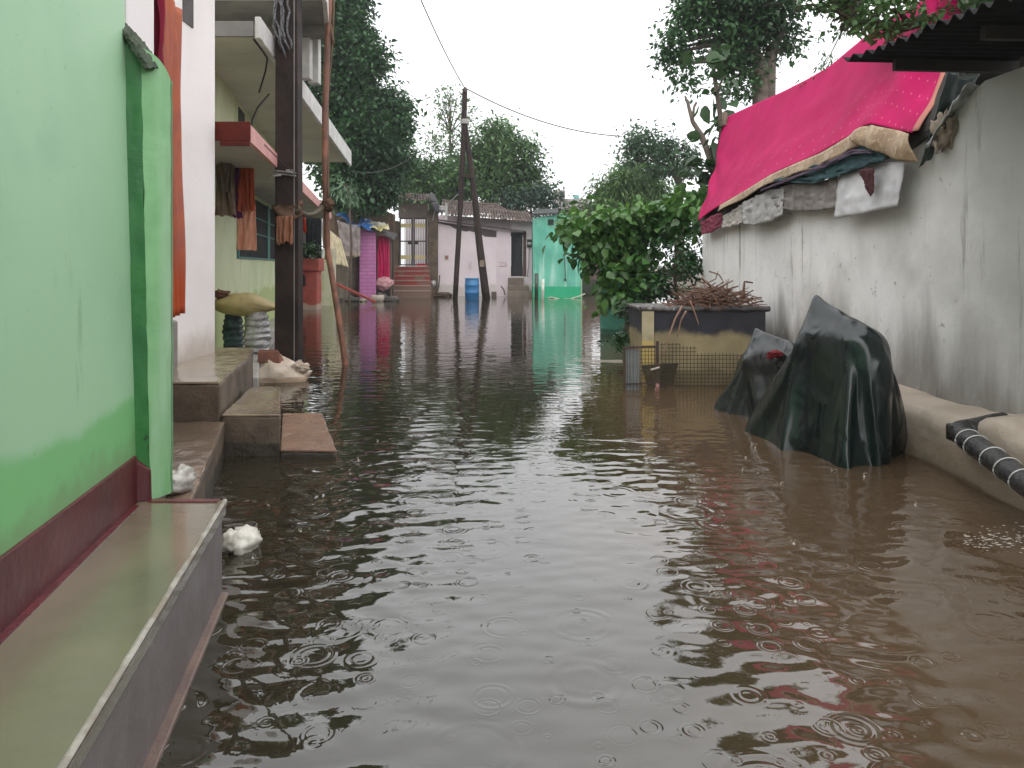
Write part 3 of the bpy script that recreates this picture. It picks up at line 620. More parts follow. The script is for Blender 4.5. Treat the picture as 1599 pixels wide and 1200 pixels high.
drape((Xat(590, 31.1), 31.1), (Xat(611, 31.1), 31.1), Zat(438, 31.1), Zat(369, 31.1), 6, 4, .05).thing('curtain', cloth_mat('magenta_cloth', (.56, .025, .12), (.46, .02, .095), streak=(.62, .12, .22)), 'bright crimson pink curtain hanging in the shed opening', 'curtain', smooth=True, solid=.01)
MB().blob(P(601, 443, 30.9), (.34, .2, .28), 12, .4, 2).thing('cloth_bundle', cloth_mat('pink_bundle', (.55, .30, .32), (.44, .23, .25)), 'pale pink cloth bundle under the crimson curtain', 'cloth', smooth=True)
M_STONE = mat('dark_stone', (.085, .075, .065), (.05, .045, .04), scale=4, rough=.8, bump=.7)
for i, (px, py, r, lb) in enumerate(((597, 454, .3, 'dark grey boulder below the pink cloth bundle'), (611, 462, .34, 'flat dark stone beside the lowest red step'), (545, 463, .34, 'broad wet stone left of the purple wall'), (556, 470, .22, 'small reddish stone at the foot of the purple wall'), (572, 472, .16, 'pale small stone in front of the purple wall'), (534, 467, .3, 'dark stone beneath the red leaning bar'))):
    MB().blob((Xat(px, 30.2), 30.2 - (.5 if i == 4 else 0), .05), (r, r * .8, r * (.9 if i == 0 else .45)), i + 3, .35, 1.8).thing('stone', M_STONE if i != 4 else mat('pale_stone', (.3, .25, .2), rough=.8), lb, 'stone', smooth=True)
MB().lathe((Xat(590.5, 29.8), 29.8, -.05), [(.20, 0), (.27, .18), (.26, .30), (.22, .31), (.2, .2), (.02, .1)], 18).thing('clay_pot', mat('pale_pot', (.42, .36, .30), (.3, .25, .2), scale=6, rough=.7), 'round pale pot standing in water by the purple wall', 'pot', smooth=True)
MB().bar(P(524, 443, 28.0), P(587, 472, 27.4), .09, .09).thing('red_bar', mat('red_bar', (.33, .06, .05), (.24, .05, .04), rough=.5), 'long dull red bar sloping down into the water before the shed', 'bar', bevel=.01)
MB().bar(P(517, 425, 28.2), P(529, 462, 28.0), .03, .03).thing('thin_rod', M_WIRE, 'thin dark rod leaning above the red bar', 'rod')
b = MB(); b.box(Xat(516.5, 27.6), 27.6, -.3, Xat(523.5, 27.6), 27.8, Zat(388, 27.6)); b.thing('concrete_post', mat('pale_post', (.5, .46, .36), (.38, .35, .26), scale=4, rough=.7), 'pale square concrete post behind the bamboo pole', 'post', bevel=.02)

# ------------------------------------------------------------------ tiled roof helper
M_TILE = mat('old_clay_tiles', (.150, .100, .082), (.085, .065, .058), scale=3.2, rough=.8, bump=.6, bscale=14, spots=((.20, .18, .155), 6, .55, .7))
def tile_roof(e0, e1, r1, r0, ncol, nrow, seed=0, h=.09):
    e0, e1, r1, r0 = [Vector(x) for x in (e0, e1, r1, r0)]; m = MB(); rnd = random.Random(seed)
    nrm = (e1 - e0).cross(r0 - e0).normalized()
    if nrm.z < 0: nrm = -nrm
    for j in range(nrow):
        for i in range(ncol):
            u0, u1 = (i + rnd.uniform(-.08, .08)) / ncol, (i + 1 + rnd.uniform(-.05, .1)) / ncol
            v0, v1 = (j + rnd.uniform(-.16, .10)) / nrow, (j + 1.25) / nrow
            lift = rnd.uniform(0, .03)
            def fn(u, v, u0=u0, u1=u1, v0=v0, v1=v1, lift=lift):
                uu, vv = lerp(u0, u1, u), min(1.02, lerp(v0, v1, v))
                p = e0.lerp(e1, uu).lerp(r0.lerp(r1, uu), vv)
                return p + nrm * (h * math.sin(u * math.pi) * 1.0 + .05 * (1 - v) + lift)
            m.grid(fn, 5, 1)
    return m
# ------------------------------------------------------------------ gatehouse
gd = 35.0
gt = E('gate_house', (Xat(645, gd), gd, 0), 'small brown gate house with tiled roof and barred white gate', 'house')
M_RUB = mat('mossy_rubble', (.17, .125, .09), (.10, .075, .055), scale=2.4, rough=.9, bump=1, bscale=5, dist=.08, spots=((.10, .11, .055), 3, .58, .7))
z = lambda y: Zat(y, gd)
x = lambda px: Xat(px, gd)
b = MB(); b.box(x(600), gd + .05, -.3, x(622), gd + .5, z(345)); b.box(x(668.5), gd - .25, -.3, x(684), gd + .5, z(330)); b.build('jamb', M_RUB, gt, bevel=.03)
b = MB(); b.box(x(622.2), gd + .1, z(340), x(668.3), gd + .5, z(318)); b.build('lintel_wall', mat('brown_grey_plaster', (.24, .195, .165), (.19, .155, .13), scale=2, rough=.8), gt)
b = MB(); b.box(x(616), gd + 3.6, -.3, x(690), gd + 3.7, z(330)); b.build('courtyard_wall', mat('pale_court', (.84, .78, .80), (.70, .65, .66), scale=1.2, rough=.8), gt)
tile_roof(P(614, 316, gd - .4), P(676, 318, gd - .4), P(672, 306, gd + .7), P(620, 304, gd + .7), 13, 3, 2).build('roof', M_TILE, gt)
M_GATE = mat('rusty_black_iron', (.05, .038, .035), rough=.6, scale=8); M_BAND = mat('yellow_band', (.66, .58, .30), (.56, .48, .24), scale=5, rough=.5)
for s in (0, 1):
    gx0, gx1 = (x(624), x(645.2)) if s == 0 else (x(645.8), x(667))
    lf = MB(); g0 = gd + .02
    lf.box(gx0, g0, z(415.5), gx0 + .06, g0 + .05, z(340.5)); lf.box(gx1 - .06, g0, z(415.5), gx1, g0 + .05, z(340.5))
    for yy in (341.5, 377, 414): lf.box(gx0 + .062, g0 + .01, z(yy + 1), gx1 - .062, g0 + .045, z(yy - 1))
    nb = 8
    for k in range(1, nb): lf.tube([(lerp(gx0, gx1, k / nb), g0 + .03, z(414)), (lerp(gx0, gx1, k / nb), g0 + .03, z(342))], .013, 6)
    lo = lf.build('gate_leaf', M_GATE, gt)
    for yy in (352.5, 402): MB().box(gx0 + .065, g0 - .012, z(yy + 3), gx1 - .065, g0 + .008, z(yy - 3)).build('band', M_BAND, lo)
    MB().box(gx1 - .25 if s == 0 else gx0 + .05, g0 - .025, z(382), gx1 - .05 if s == 0 else gx0 + .25, g0 - .013, z(378)).build('latch', M_GATE, lo)
# red steps up to the gate
M_RSTEP = mat('red_oxide_step', (.30, .05, .045), (.23, .05, .045), scale=2, rough=.35, bump=.2, spots=((.22, .13, .10), 1.5, .5, .6), zband=[(.55, .3, (.20, .125, .095))])
M_NOSE = mat('step_nosing', (.36, .26, .21), (.28, .2, .16), scale=5, rough=.5)
sp = E('red_stairs', (x(641), gd - 1.4, 0), 'flight of worn red painted steps rising to the barred gate', 'stairs')
ys = [462, 454, 446, 438, 430.5, 423, 416]
for k in range(6):
    dd = gd - 1.9 + k * .32; z0, z1 = Zat(ys[k] + 1, dd), Zat(ys[k + 1], dd)
    xa, xb = Xat(612 + k * .7, dd), Xat(672.5 - k * .5, dd)
    MB().box(xa, dd, -.3, xb, gd - .002 * k, z1 - .045).build('step', M_RSTEP, sp)
    MB().box(xa - .015, dd - .025, z1 - .043, xb + .015, dd + .318, z1).build('nosing', M_NOSE, sp)
MB().box(Xat(640, gd - .05) + .35, gd - .10, z(415.3), x(668), gd - .02, z(412)).build('fresh_paint', mat('bright_red', (.42, .02, .025), rough=.35), sp)
# brown wall behind the shed
b = MB()
def bw(u, v): 
    yy = interp([(0, 316), (.3, 322), (.6, 322), (.85, 328), (1, 335)], u) + 3 * nz(u * 12, 4)
    return (Xat(lerp(505, 616, u), 33.4), 33.4 + .06 * nz(u * 20, v * 9), lerp(-.3, Zat(yy, 33.4), v))
b.grid(bw, 40, 12); b.thing('mud_wall', M_MUD, 'high brown mud wall behind the shed and its tarpaulins', 'wall', solid=.3)
# ------------------------------------------------------------------ pink-white house
hd = 35.2
ph = E('pink_house', (Xat(750, hd), hd, 0), 'low pinkish white house with tiled roof behind the twin-legged pole', 'house')
M_PINKW = mat('pinkish_limewash', (.86, .74, .77), (.78, .66, .70), scale=.8, rough=.7, bump=.25, zband=[(.50, .7, (.66, .59, .56))], streak=(.70, .59, .59), sfac=(.6, .8))
M_BANDB = mat('bare_mud_band', (.125, .10, .09), (.09, .07, .065), scale=3, rough=.9, bump=.5)
x = lambda px: Xat(px, hd); z = lambda y: Zat(y, hd)
b = MB(); b.slab([(x(684), hd, -.3), (x(798), hd, -.3), (x(798), hd, z(364)), (x(684), hd, z(347))], (0, 3, 0)); b.build('front_wall', M_PINKW, ph)
b = MB(); b.slab([P(684.5, 349, hd - .012), P(703, 353, hd - .012), P(712, 358, hd - .012), P(728, 362, hd - .012), P(733, 361, hd - .012), P(745, 364, hd - .012), P(752, 366, hd - .012), P(758, 370, hd - .012), P(776, 371, hd - .012), P(776, 361, hd - .012), P(684.5, 346, hd - .012)], (0, .012, 0)); b.build('bare_band', M_BANDB, ph)
b = MB(); b.bar(P(682, 343.5, hd - .12), P(822, 362, hd - .12), .35, .05); b.build('eave_strip', mat('dark_eave', (.10, .085, .075), rough=.7), ph)
b = MB(); b.box(x(798.2), hd + .25, -.3, x(832), hd + 3, z(432)); b.box(x(822.5), hd + .22, z(432.1), x(832), hd + 3, z(345)); b.slab([(x(684), hd + .8, z(366)), (x(832), hd + .8, z(366)), (x(832), hd + .8, z(344)), (x(684), hd + .8, z(334))], (0, 2, 0)); b.slab([(x(798.2), hd + .26, z(361)), (x(822.4), hd + .26, z(363)), (x(822.4), hd + .26, z(346)), (x(798.2), hd + .26, z(343))], (0, .5, 0)); b.build('side_wall', M_PINKW, ph)
do = MB().box(x(798.4), hd + .55, z(432), x(817), hd + .62, z(363)).build('door_opening', mat('open_dark_door', (.018, .02, .024), rough=.6), ph)
MB().box(x(817.2), hd + .22, z(432), x(822.3), hd + .55, z(362)).build('frame', mat('brown_door_frame', (.12, .06, .05), rough=.6), do)
b = MB(); b.box(x(775.5), hd - .012, -.1, x(797.5), hd - .004, z(364)); b.build('pilaster', mat('pink_pilaster', (.80, .67, .71), (.72, .60, .64), scale=1.2, rough=.7), ph)
tile_roof(P(692, 338, hd - .5), P(834, 350, hd - .5), P(826, 334, hd + 1.2), P(698, 322, hd + 1.2), 30, 3, 5).build('lower_roof', M_TILE, ph)
tile_roof(P(689, 331, hd + 1.0), P(803, 338, hd + 1.0), P(775, 321, hd + 3.4), P(691, 314, hd + 3.4), 24, 4, 8).build('upper_roof', M_TILE, ph)
MB().slab([P(776, 320, hd + 3.4), P(804, 337, hd + 1.0), P(834, 347, hd + 1.0), P(822, 336, hd + 3.4)], (0, 0, -.1)).build('roof_hip', M_TILE, ph)
def marks(name, strokes, m, parent, r=.008):
    b = MB()
    for s in strokes: b.tube([P(px, py, hd - .022) for px, py in s], r, 4)
    return b.build(name, m, parent)
M_INK = mat('red_chalk', (.45, .12, .13), rough=.9, bump=0)
marks('wall_writing', [[(780, 411), (782, 409), (784, 411), (783, 414)], [(785, 412), (787, 410), (788, 413)], [(789, 410), (791, 410), (789, 414), (792, 414)], [(779, 416), (786, 416.5), (792, 415.5)]], M_INK, ph, .010)
marks('wall_stencil', [[(733, 410), (736, 410), (736, 414), (733, 414), (733, 418), (736.5, 418)], [(734, 421), (736, 421)]], mat('faint_red', (.56, .36, .37), rough=.9, bump=0), ph, .014)
ps = MB().box(x(695), hd - .02, z(407), x(701), hd - .004, z(398.5)).build('poster', mat('cream_paper', (.62, .55, .47), rough=.8), ph)
MB().box(x(695.8), hd - .026, z(404.5), x(700.2), hd - .021, z(400.5)).build('picture', mat('orange_print', (.42, .14, .08), (.15, .07, .07), scale=14, rough=.7, bump=0), ps)
em = E('electric_meter', P(827, 385, hd + .18), 'small black electric meter box on the wall right of the dark doorway', 'meter')
MB().box(x(823.5), hd + .10, z(386.5), x(831), hd + .215, z(374)).build('box', mat('meter_black', (.03, .03, .03), rough=.4), em, bevel=.015)
for px in (825.6, 828.9): MB().lathe((0, 0, 0), [(.034, 0), (.034, .01)], 14)
mt = MB()
for px in (825.7, 828.8): mt.box(x(px) - .04, hd + .088, z(382), x(px) + .04, hd + .098, z(378.5))
mt.build('dial', mat('meter_dial', (.62, .62, .6), rough=.4), em)
wire([P(827, 386, hd + .1), P(826, 415, hd + .1), P(824, 432, hd + .1)], .012, 'thin cable running down from the electric meter')
# steps of the pink house
sp = E('grey_stairs', (x(813), hd - .6, 0), 'three brown cement steps below the dark doorway', 'stairs')
for k, (y0, y1) in enumerate(((463, 455.5), (455, 446.5), (446, 434))):
    dd = hd - .85 + k * .38
    MB().box(Xat(793 + k * .3, dd), dd, -.3, Xat(834 - k * 8, dd), hd + .24, Zat(y1, dd)).build('step', mat('brown_cement_step', (.21, .16, .125), (.155, .12, .095), scale=2.5, rough=.5, bump=.3), sp, bevel=.02)
# dish and aerial
ds = E('satellite_dish', P(682, 340, 34.4), 'dark round satellite dish seen from behind beside the gate house roof', 'satellite dish')
c = P(683, 316, 34.4)
dm = MB(); ax = Vector((.93, -.30, .30)).normalized(); uu = ax.cross(Vector((0, 0, 1))).normalized(); vv = uu.cross(ax)
def dsh(u, v):
    a = u * 2 * math.pi; r = .42 * v; return c + uu * r * math.cos(a) + vv * r * 1.25 * math.sin(a) + ax * (.13 * v * v) * -1
dm.grid(dsh, 28, 8); dm.build('dish', mat('dish_grey', (.045, .045, .048), rough=.5), ds, smooth=True, solid=.015)
MB().tube([c, P(676, 345, 34.5)], .025, 8).build('mast', mat('galv_grey', (.38, .37, .36), rough=.5, metallic=.4), ds)
MB().tube([c - ax * .3 + vv * .4, c + ax * -.9 + vv * .25, c - ax * 1.0], .015, 6).build('feed_arm', mat('galv_grey', (0, 0, 0)), ds)
ae = E('aerial', P(697, 344, 34.6), 'white post with a slanting aerial arm in front of the tiled roof', 'aerial')
MB().box(Xat(695.5, 34.6), 34.6, Zat(344, 34.6), Xat(699, 34.6), 34.7, Zat(317, 34.6)).build('post', mat('white_post', (.62, .6, .57), rough=.6), ae)
MB().tube([P(698, 320, 34.6), P(713, 306, 34.5), P(727, 293, 34.4)], .02, 6).build('arm', mat('galv_grey', (0, 0, 0)), ae)
MB().blob(P(691, 327, 34.7), (.22, .12, .14), 2, .7, 3).thing('white_rags', mat('rag_white', (.55, .53, .52), (.38, .36, .35), scale=12, rough=.8), 'crumpled white plastic at the foot of the aerial post', 'rags', smooth=True)
# barrel
bd_ = 32.0; c = (Xat(737.5, bd_), bd_, -.03)
br = E('blue_barrel', (c[0], c[1], 0), 'blue plastic barrel standing in the water between the pole legs', 'barrel')
MB().lathe(c, [(.27, 0), (.30, .03), (.305, .28), (.318, .30), (.318, .33), (.305, .35), (.305, .60), (.318, .62), (.318, .65), (.305, .67), (.30, .85), (.28, .89)], 28).build('body', mat('blue_barrel', (.025, .16, .36), (.02, .12, .28), scale=2, rough=.4, bump=.1), br, smooth=True)
MB().lathe((c[0], c[1], c[2] + .891), [(.30, 0), (.315, .01), (.315, .045), (.285, .05), (.27, .02), (.02, .02)], 28).build('rim', mat('blue_rim', (.05, .25, .46), rough=.4), br, smooth=True)
# forked power pole
pd_ = 32.6
pp = E('power_pole', P(727, 465, pd_), 'tall dark twin-legged power pole standing in the water before the pink house', 'power pole')
M_PP = mat('old_dark_wood', (.040, .026, .022), (.024, .017, .015), scale=2, rough=.8, bump=.5, spec=.2)
MB().tube(wob([P(711, 470, pd_ - .2), P(719, 330, pd_), P(724, 220, pd_), P(726.5, 140, pd_)], 5), .118, 10).build('pole', M_PP, pp, smooth=True)
MB().tube(wob([P(760, 468, pd_ - .1), P(749, 380, pd_), P(742, 310, pd_ + .02), P(731, 225, pd_ + .05), P(726.5, 192, pd_ + .1)], 5), [lerp(.18, .10, i / 20) for i in range(21)], 10).build('strut', M_PP, pp, smooth=True)
b = MB(); b.bar(P(722, 274, pd_ - .2), P(740, 277, pd_ - .2), .10, .12); b.build('cross_brace', M_PP, pp)
b = MB(); b.lathe((P(726.5, 192, pd_)[0], pd_, Zat(194, pd_)), [(.19, 0), (.2, .1), (.19, .2)], 12); b.build('strap', mat('pale_strap', (.40, .38, .36), rough=.5), pp)
b = MB(); b.box(Xat(751, pd_) - .02, pd_ - .36, Zat(417, pd_), Xat(757, pd_), pd_ - .20, Zat(407, pd_)); b.build('number_plate', mat('brass_plate', (.24, .18, .11), rough=.5), pp)
b = MB(); b.lathe((P(727, 143, pd_)[0], pd_ - .14, Zat(146, pd_)), [(.05, 0), (.09, .05), (.06, .12), (.09, .18), (.04, .24)], 10); b.build('insulator', mat('insulator', (.12, .08, .07), rough=.25), pp, smooth=True)
for k in range(5):
    pass
wire(sag(P(727, 139, pd_), P(620, -90, 20.0), .25, 20), .022, 'power line rising from the twin-legged pole out of the top of the picture')
wire(sag(P(729, 139, pd_), P(972, 213, 36.0), .45, 20), .024, 'power line drooping from the twin-legged pole to the right hand trees')
wire(sag(P(541, 267, 19.6), P(652, 236, 31), .35, 18), .016, 'pale cable sagging from the balcony end into the dark tree')
wire([P(566, 270, 30), P(572, 300, 30.2), P(581, 338, 31)], .02, 'thin pale cable hanging in front of the dark tree')
# teal house
td = 33.3; x = lambda px: Xat(px, td); z = lambda y: Zat(y, td)
th = E('teal_house', (x(870), td, 0), 'turquoise green washed house right of the pink one', 'house')
M_TEAL = mat('teal_limewash', (.13, .44, .32), (.08, .33, .24), scale=.9, rough=.7, bump=.3, streak=(.33, .58, .48), sfac=(.48, .7), spots=((.06, .24, .18), .8, .52, .7), zband=[(.50, .05, (.02, .34, .17))])
b = MB()
def tw(u, v): return (x(lerp(833, 908, u)), td + .03 * nz(u * 7, v * 6), lerp(-.3, z(interp([(0, 341), (.2, 338), (.5, 336), (1, 340)], u)), v))
b.grid(tw, 24, 20); b.prism([(x(833), td + .05), (x(908), td + .05), (x(908), td + 4), (x(833), td + 4)], -.3, z(342)); b.build('wall', M_TEAL, th)
b = MB(); b.box(x(907.4), td - .03, -.3, x(909.5), td + .4, z(388)); b.build('corner_post', mat('pale_teal_edge', (.30, .50, .28), rough=.7), th)
b = MB(); b.box(x(856), td - .05, z(351.5), x(865), td - .03, z(343)); b.build('ventilator', mat('vent_black', (.012, .02, .02), rough=.8), th)
b = MB(); b.slab([P(833, 337, td - .2), P(872, 335, td - .2), P(872, 328, td + 2), P(836, 330, td + 2)], (0, 0, .08)); b.build('roof', mat('dark_moss_roof', (.04, .05, .045), (.03, .035, .03), rough=.9), th)
MB().tube([P(882, 398, td - .1), P(883, 425, td - .12), P(883, 436, td - .12)], .022, 6).blob(P(883, 437, td - .12), (.05, .05, .07), 2).build('bell_cord', mat('dark_cord', (.03, .05, .04), rough=.7), th, smooth=True)
MB().tube([P(838, 468, 32.0), P(838.3, 427, 32.0)], .085, 10).thing('post', mat('black_pipe_post', (.035, .04, .035), (.06, .07, .06), scale=5, rough=.5), 'short dark post in the water before the turquoise house', 'post', smooth=True)
MB().tube([P(847.5, 470, 31.5), P(848.5, 436, 31.5)], .065, 10).thing('post', mat('white_pipe_post', (.60, .60, .54), (.45, .46, .40), scale=5, rough=.5), 'short white post in the water before the turquoise house', 'post', smooth=True)
MB().tube(wob([P(856, 466, 32.6), P(860, 464.5, 32.6), P(875, 467.5, 32.6), P(892, 467, 32.6), P(905, 463, 32.7), P(914, 459, 32.7)], 5), .03, 6).thing('hose', mat('pale_hose', (.45, .48, .36), rough=.5), 'pale hose lying along the waterline of the turquoise house', 'hose', smooth=True)
# alley wall, bright teal wall by the vines, distant roofs
b = MB(); b.box(Xat(905, 36.5), 36.5, -.3, Xat(960, 36.5), 38, Zat(398, 36.5)); b.box(Xat(905, 36.4), 36.3, -.3, Xat(945, 36.4), 36.49, Zat(437, 36.4)); b.thing('alley_wall', mat('dusky_pink_wall', (.19, .12, .105), (.13, .085, .075), scale=1.6, rough=.85, bump=.4, zband=[(.75, .1, (.05, .055, .04))]), 'dusky pink wall closing the narrow alley beside the turquoise house', 'wall')
vd = 15.6
b = MB(); b.grid(lambda u, v: (Xat(lerp(938, 1010, u), vd), vd + .015 * nz(u * 5, v * 6), lerp(-.3, Zat(405, vd), v)), 16, 12); b.prism([(Xat(938, vd), vd + .03), (Xat(1010, vd), vd + .03), (Xat(1010, vd), vd + 8), (Xat(940, vd + 8), vd + 8)], -.3, Zat(406, vd)); b.thing('teal_wall', mat('bright_teal_wall', (.14, .47, .36), (.11, .40, .30), scale=1.2, rough=.6, bump=.2, zband=[(.12, .2, (.06, .20, .14))]), 'bright teal yard wall half hidden by the vine', 'wall')
fd = 70
fb = E('distant_building', P(895, 330, fd), 'hazy flat roofed building far behind the teal house', 'building')
b = MB(); b.box(Xat(872, fd), fd, 0, Xat(925, fd), fd + 6, Zat(311, fd)); b.box(Xat(866, fd), fd - 1, 0, Xat(882, fd), fd + 3, Zat(299, fd)); b.build('wall', mat('hazy_wall', (.36, .34, .33), (.28, .26, .25), scale=.5, rough=.9), fb)
b = MB(); b.lathe((Xat(903.5, fd), fd + 2, Zat(311.5, fd)), [(.27, 0), (.29, .5), (.25, .58), (.08, .62)], 14); b.build('water_tank', mat('teal_tank', (.20, .44, .44), rough=.5), fb, smooth=True)
b = MB(); b.box(Xat(874, fd), fd - 1.02, Zat(310, fd), Xat(880, fd), fd - 1.0, Zat(302, fd)); b.build('window', mat('vent_black', (0, 0, 0)), fb)
# small debris
for i, (a, b_, r, lb) in enumerate(((P(727, 470, 29), P(729, 492, 28.5), .025, 'dark stick poking out of the water below the blue barrel'), (P(703, 486, 24.5), P(706, 476, 24.5), .014, 'thin reed stem standing in the water left of the barrel'), (P(783, 447, 34.4), P(789, 461, 34.4), .03, 'short broken stick leaning on the pink wall'), (P(687, 430, 34.6), P(682, 463, 34.6), .03, 'crooked dry branch leaning beside the red stairs'))):
    MB().tube(wob([a, a.lerp(b_, .5) + Vector((.04, 0, .02)), b_], 3), r, 6).thing('stick', mat('wet_stick', (.06, .045, .035), (.10, .08, .06), scale=8, rough=.7), lb, 'stick', smooth=True)
MB().box(Xat(768, 34.6), 34.4, -.1, Xat(776, 34.6), 34.65, Zat(456, 34.5)).thing('brick_block', mat('grey_brick', (.14, .10, .08), rough=.8), 'dark block standing at the foot of the pink wall', 'block', bevel=.02)
MB().blob(P(690, 461, 34.5), (.5, .3, .12), 9, .5, 2).thing('mud_heap', mat('mud_heap', (.12, .08, .055), rough=.9), 'low muddy heap beside the red stairs', 'mud', smooth=True)
MB().blob(P(677, 443, 34.3), (.12, .1, .12), 3, .7, 3).thing('white_rag', mat('rag_white', (0, 0, 0)), 'white rag caught beside the red stairs', 'rag', smooth=True)
# ------------------------------------------------------------------ RIGHT SIDE: grey-white house
def rw_extra(nt, col):
    N, L = nt.nodes, nt.links
    g = N.new('ShaderNodeNewGeometry'); sx = N.new('ShaderNodeSeparateXYZ'); L.new(g.outputs['Position'], sx.inputs[0])
    def wobbly(out, amp, scale, st):
        m = N.new('ShaderNodeMath'); m.operation = 'MULTIPLY_ADD'; L.new(noise_node(nt, scale, 5, st, off=scale), m.inputs[0]); m.inputs[1].default_value = amp; L.new(out, m.inputs[2]); return m.outputs[0]
    # grey mould over the near end, soot and damp climbing from the foot with uneven fingers
    col = ramp(nt, wobbly(sx.outputs['Y'], 4.2, .55, (1, 1, 1.4)), (.40, .395, .375), col, 6.3, 9.0)
    col = ramp(nt, wobbly(sx.outputs['Z'], 1.5, 1.3, (1, 1.8, .35)), (.27, .255, .235), col, 1.2, 1.95)
    col = ramp(nt, wobbly(sx.outputs['Z'], 1.1, 3.0, (1, 1.6, .5)), (.145, .125, .11), col, .75, 1.2)
    col = ramp(nt, noise_node(nt, 5.0, 6, (1, 1, .09), off=21, rough=.7), col, (.30, .29, .27), .575, .68)
    col = ramp(nt, noise_node(nt, 11, 6, off=23, rough=.7), col, (.42, .41, .39), .62, .68)
    return col
M_RW = mat('stained_limewash', (.88, .86, .845), (.78, .765, .745), scale=1.1, rough=.7, bump=.3, bscale=9, dist=.02,
           streak=(.52, .505, .485), sfac=(.56, .80), spots=((.60, .585, .565), .9, .52, .75), extra=rw_extra)
rh = E('right_house', (3.4, 7, 0), 'low grey white plastered house under the pink saree on the right', 'house')
WT = [(-3, 2.72), (4.6, 2.76), (5.35, 2.78), (5.6, 2.66), (5.9, 2.52), (6.3, 2.42), (7, 2.40), (13.2, 2.26)]
def wallx(d, z): return 3.40 + .018 * nz(d * 1.3, z * 1.6, 2) + .006 * nz(d * 6, z * 7, 4)
b = MB(); b.grid(lambda u, v: (wallx(lerp(-3, 13.2, u), v * 2), lerp(-3, 13.2, u), lerp(-.4, interp(WT, lerp(-3, 13.2, u)), v)), 150, 30)
pr = [(-3, -.4), (13.2, -.4)] + [(d, z - .01) for d, z in WT[::-1]]
b.slab([(3.44, d, z) for d, z in pr], (5, 0, 0))
b.grid(lambda u, v: (3.42 + 4.9 * u, 13.205 + .01 * nz(u * 6, v * 5), lerp(-.4, 2.25, v)), 20, 8)
b.build('wall', M_RW, rh, smooth=True)
# roof carrying the saree: slopes from the eave up to a ridge, and down behind
rf = MB()
def eave(d): return (3.36, d, interp(WT, d) - .02)
rf.hexa([(3.34, 5.7, 2.50), (4.26, 6.6, 3.86), (4.26, 14.2, 3.98), (3.34, 13.2, 2.16)], [(3.34, 5.7, 2.55), (4.26, 6.6, 3.90), (4.26, 14.2, 4.02), (3.34, 13.2, 2.20)])
rf.hexa([(4.262, 6.6, 3.86), (8.4, 6.0, 2.6), (8.4, 14.2, 2.6), (4.262, 14.2, 3.98)], [(4.262, 6.6, 3.90), (8.4, 6.0, 2.66), (8.4, 14.2, 2.66), (4.262, 14.2, 4.02)])
rf.build('roof', mat('dark_thatch', (.045, .038, .03), (.025, .022, .018), scale=6, rough=.95, bump=.8), rh)
# plastered ledge along the foot of the wall, with a bulge where the pipe comes out
M_LEDGE = mat('muddy_plaster', (.41, .345, .275), (.32, .265, .21), scale=2.2, rough=.65, bump=.5, bscale=12, dist=.02, zband=[(.20, .25, (.27, .21, .155)), (.02, .10, (.15, .105, .07))])
def ledge(u, v):
    d = lerp(-2, 9.2, u); bul = math.exp(-((d - 4.62) / .36) ** 2) * .10 + .05 * math.exp(-((d - 3.8) / .5) ** 2)
    top = .385 + .02 * nz(d * 1.8, 3) + bul
    prof = [(0, 3.04, -.3), (.30, 3.045, .06), (.55, 3.06, top - .10), (.68, 3.10, top - .025), (.78, 3.16, top), (1, 3.46, top + .03)]
    xx = interp([(p[0], p[1]) for p in prof], v); zz = interp([(p[0], p[2]) for p in prof], v)
    return (xx + .022 * nz(d * 2.3, v * 5) + .008 * nz(d * 9, v * 14) - bul * .35 * (1 if v < .8 else 0), d, zz + .012 * nz(d * 7, v * 9, 2))
MB().grid(ledge, 220, 26).build('plinth_ledge', M_LEDGE, rh, smooth=True)
# corrugated dark sheet roof leaning out at the top right
def tin(u, v):
    d = lerp(5.62, 2.4, u); s = lerp(2.60, 3.75, v)
    ph_ = d * 2 * math.pi / .13
    jag = .10 * (nz(math.floor(d / .26) * 3.1, 1) ) * (1 - v)
    return (s + jag - .18 * max(0, d - 5.2), d, 3.01 - .088 * (5.62 - d) + .022 * math.sin(ph_) - .02 * v + .02 * nz(d * .9, 2))
tn = E('tin_awning', (3.2, 4.2, 2.9), 'black corrugated sheet awning jutting out at the top right', 'awning')
MB().grid(tin, 260, 8).build('sheet', mat('sooty_tin', (.013, .013, .015), (.008, .008, .009), scale=4, rough=.85, bump=.3, spec=.2), tn, solid=.006)
for y_, z_ in ((5.42, 2.92), (4.4, 2.835), (3.3, 2.735)):
    MB().bar((2.80, y_, z_), (3.7, y_, z_ - .02), .05, .08).build('rafter', mat('dark_rafter', (.03, .024, .02), rough=.8), tn)
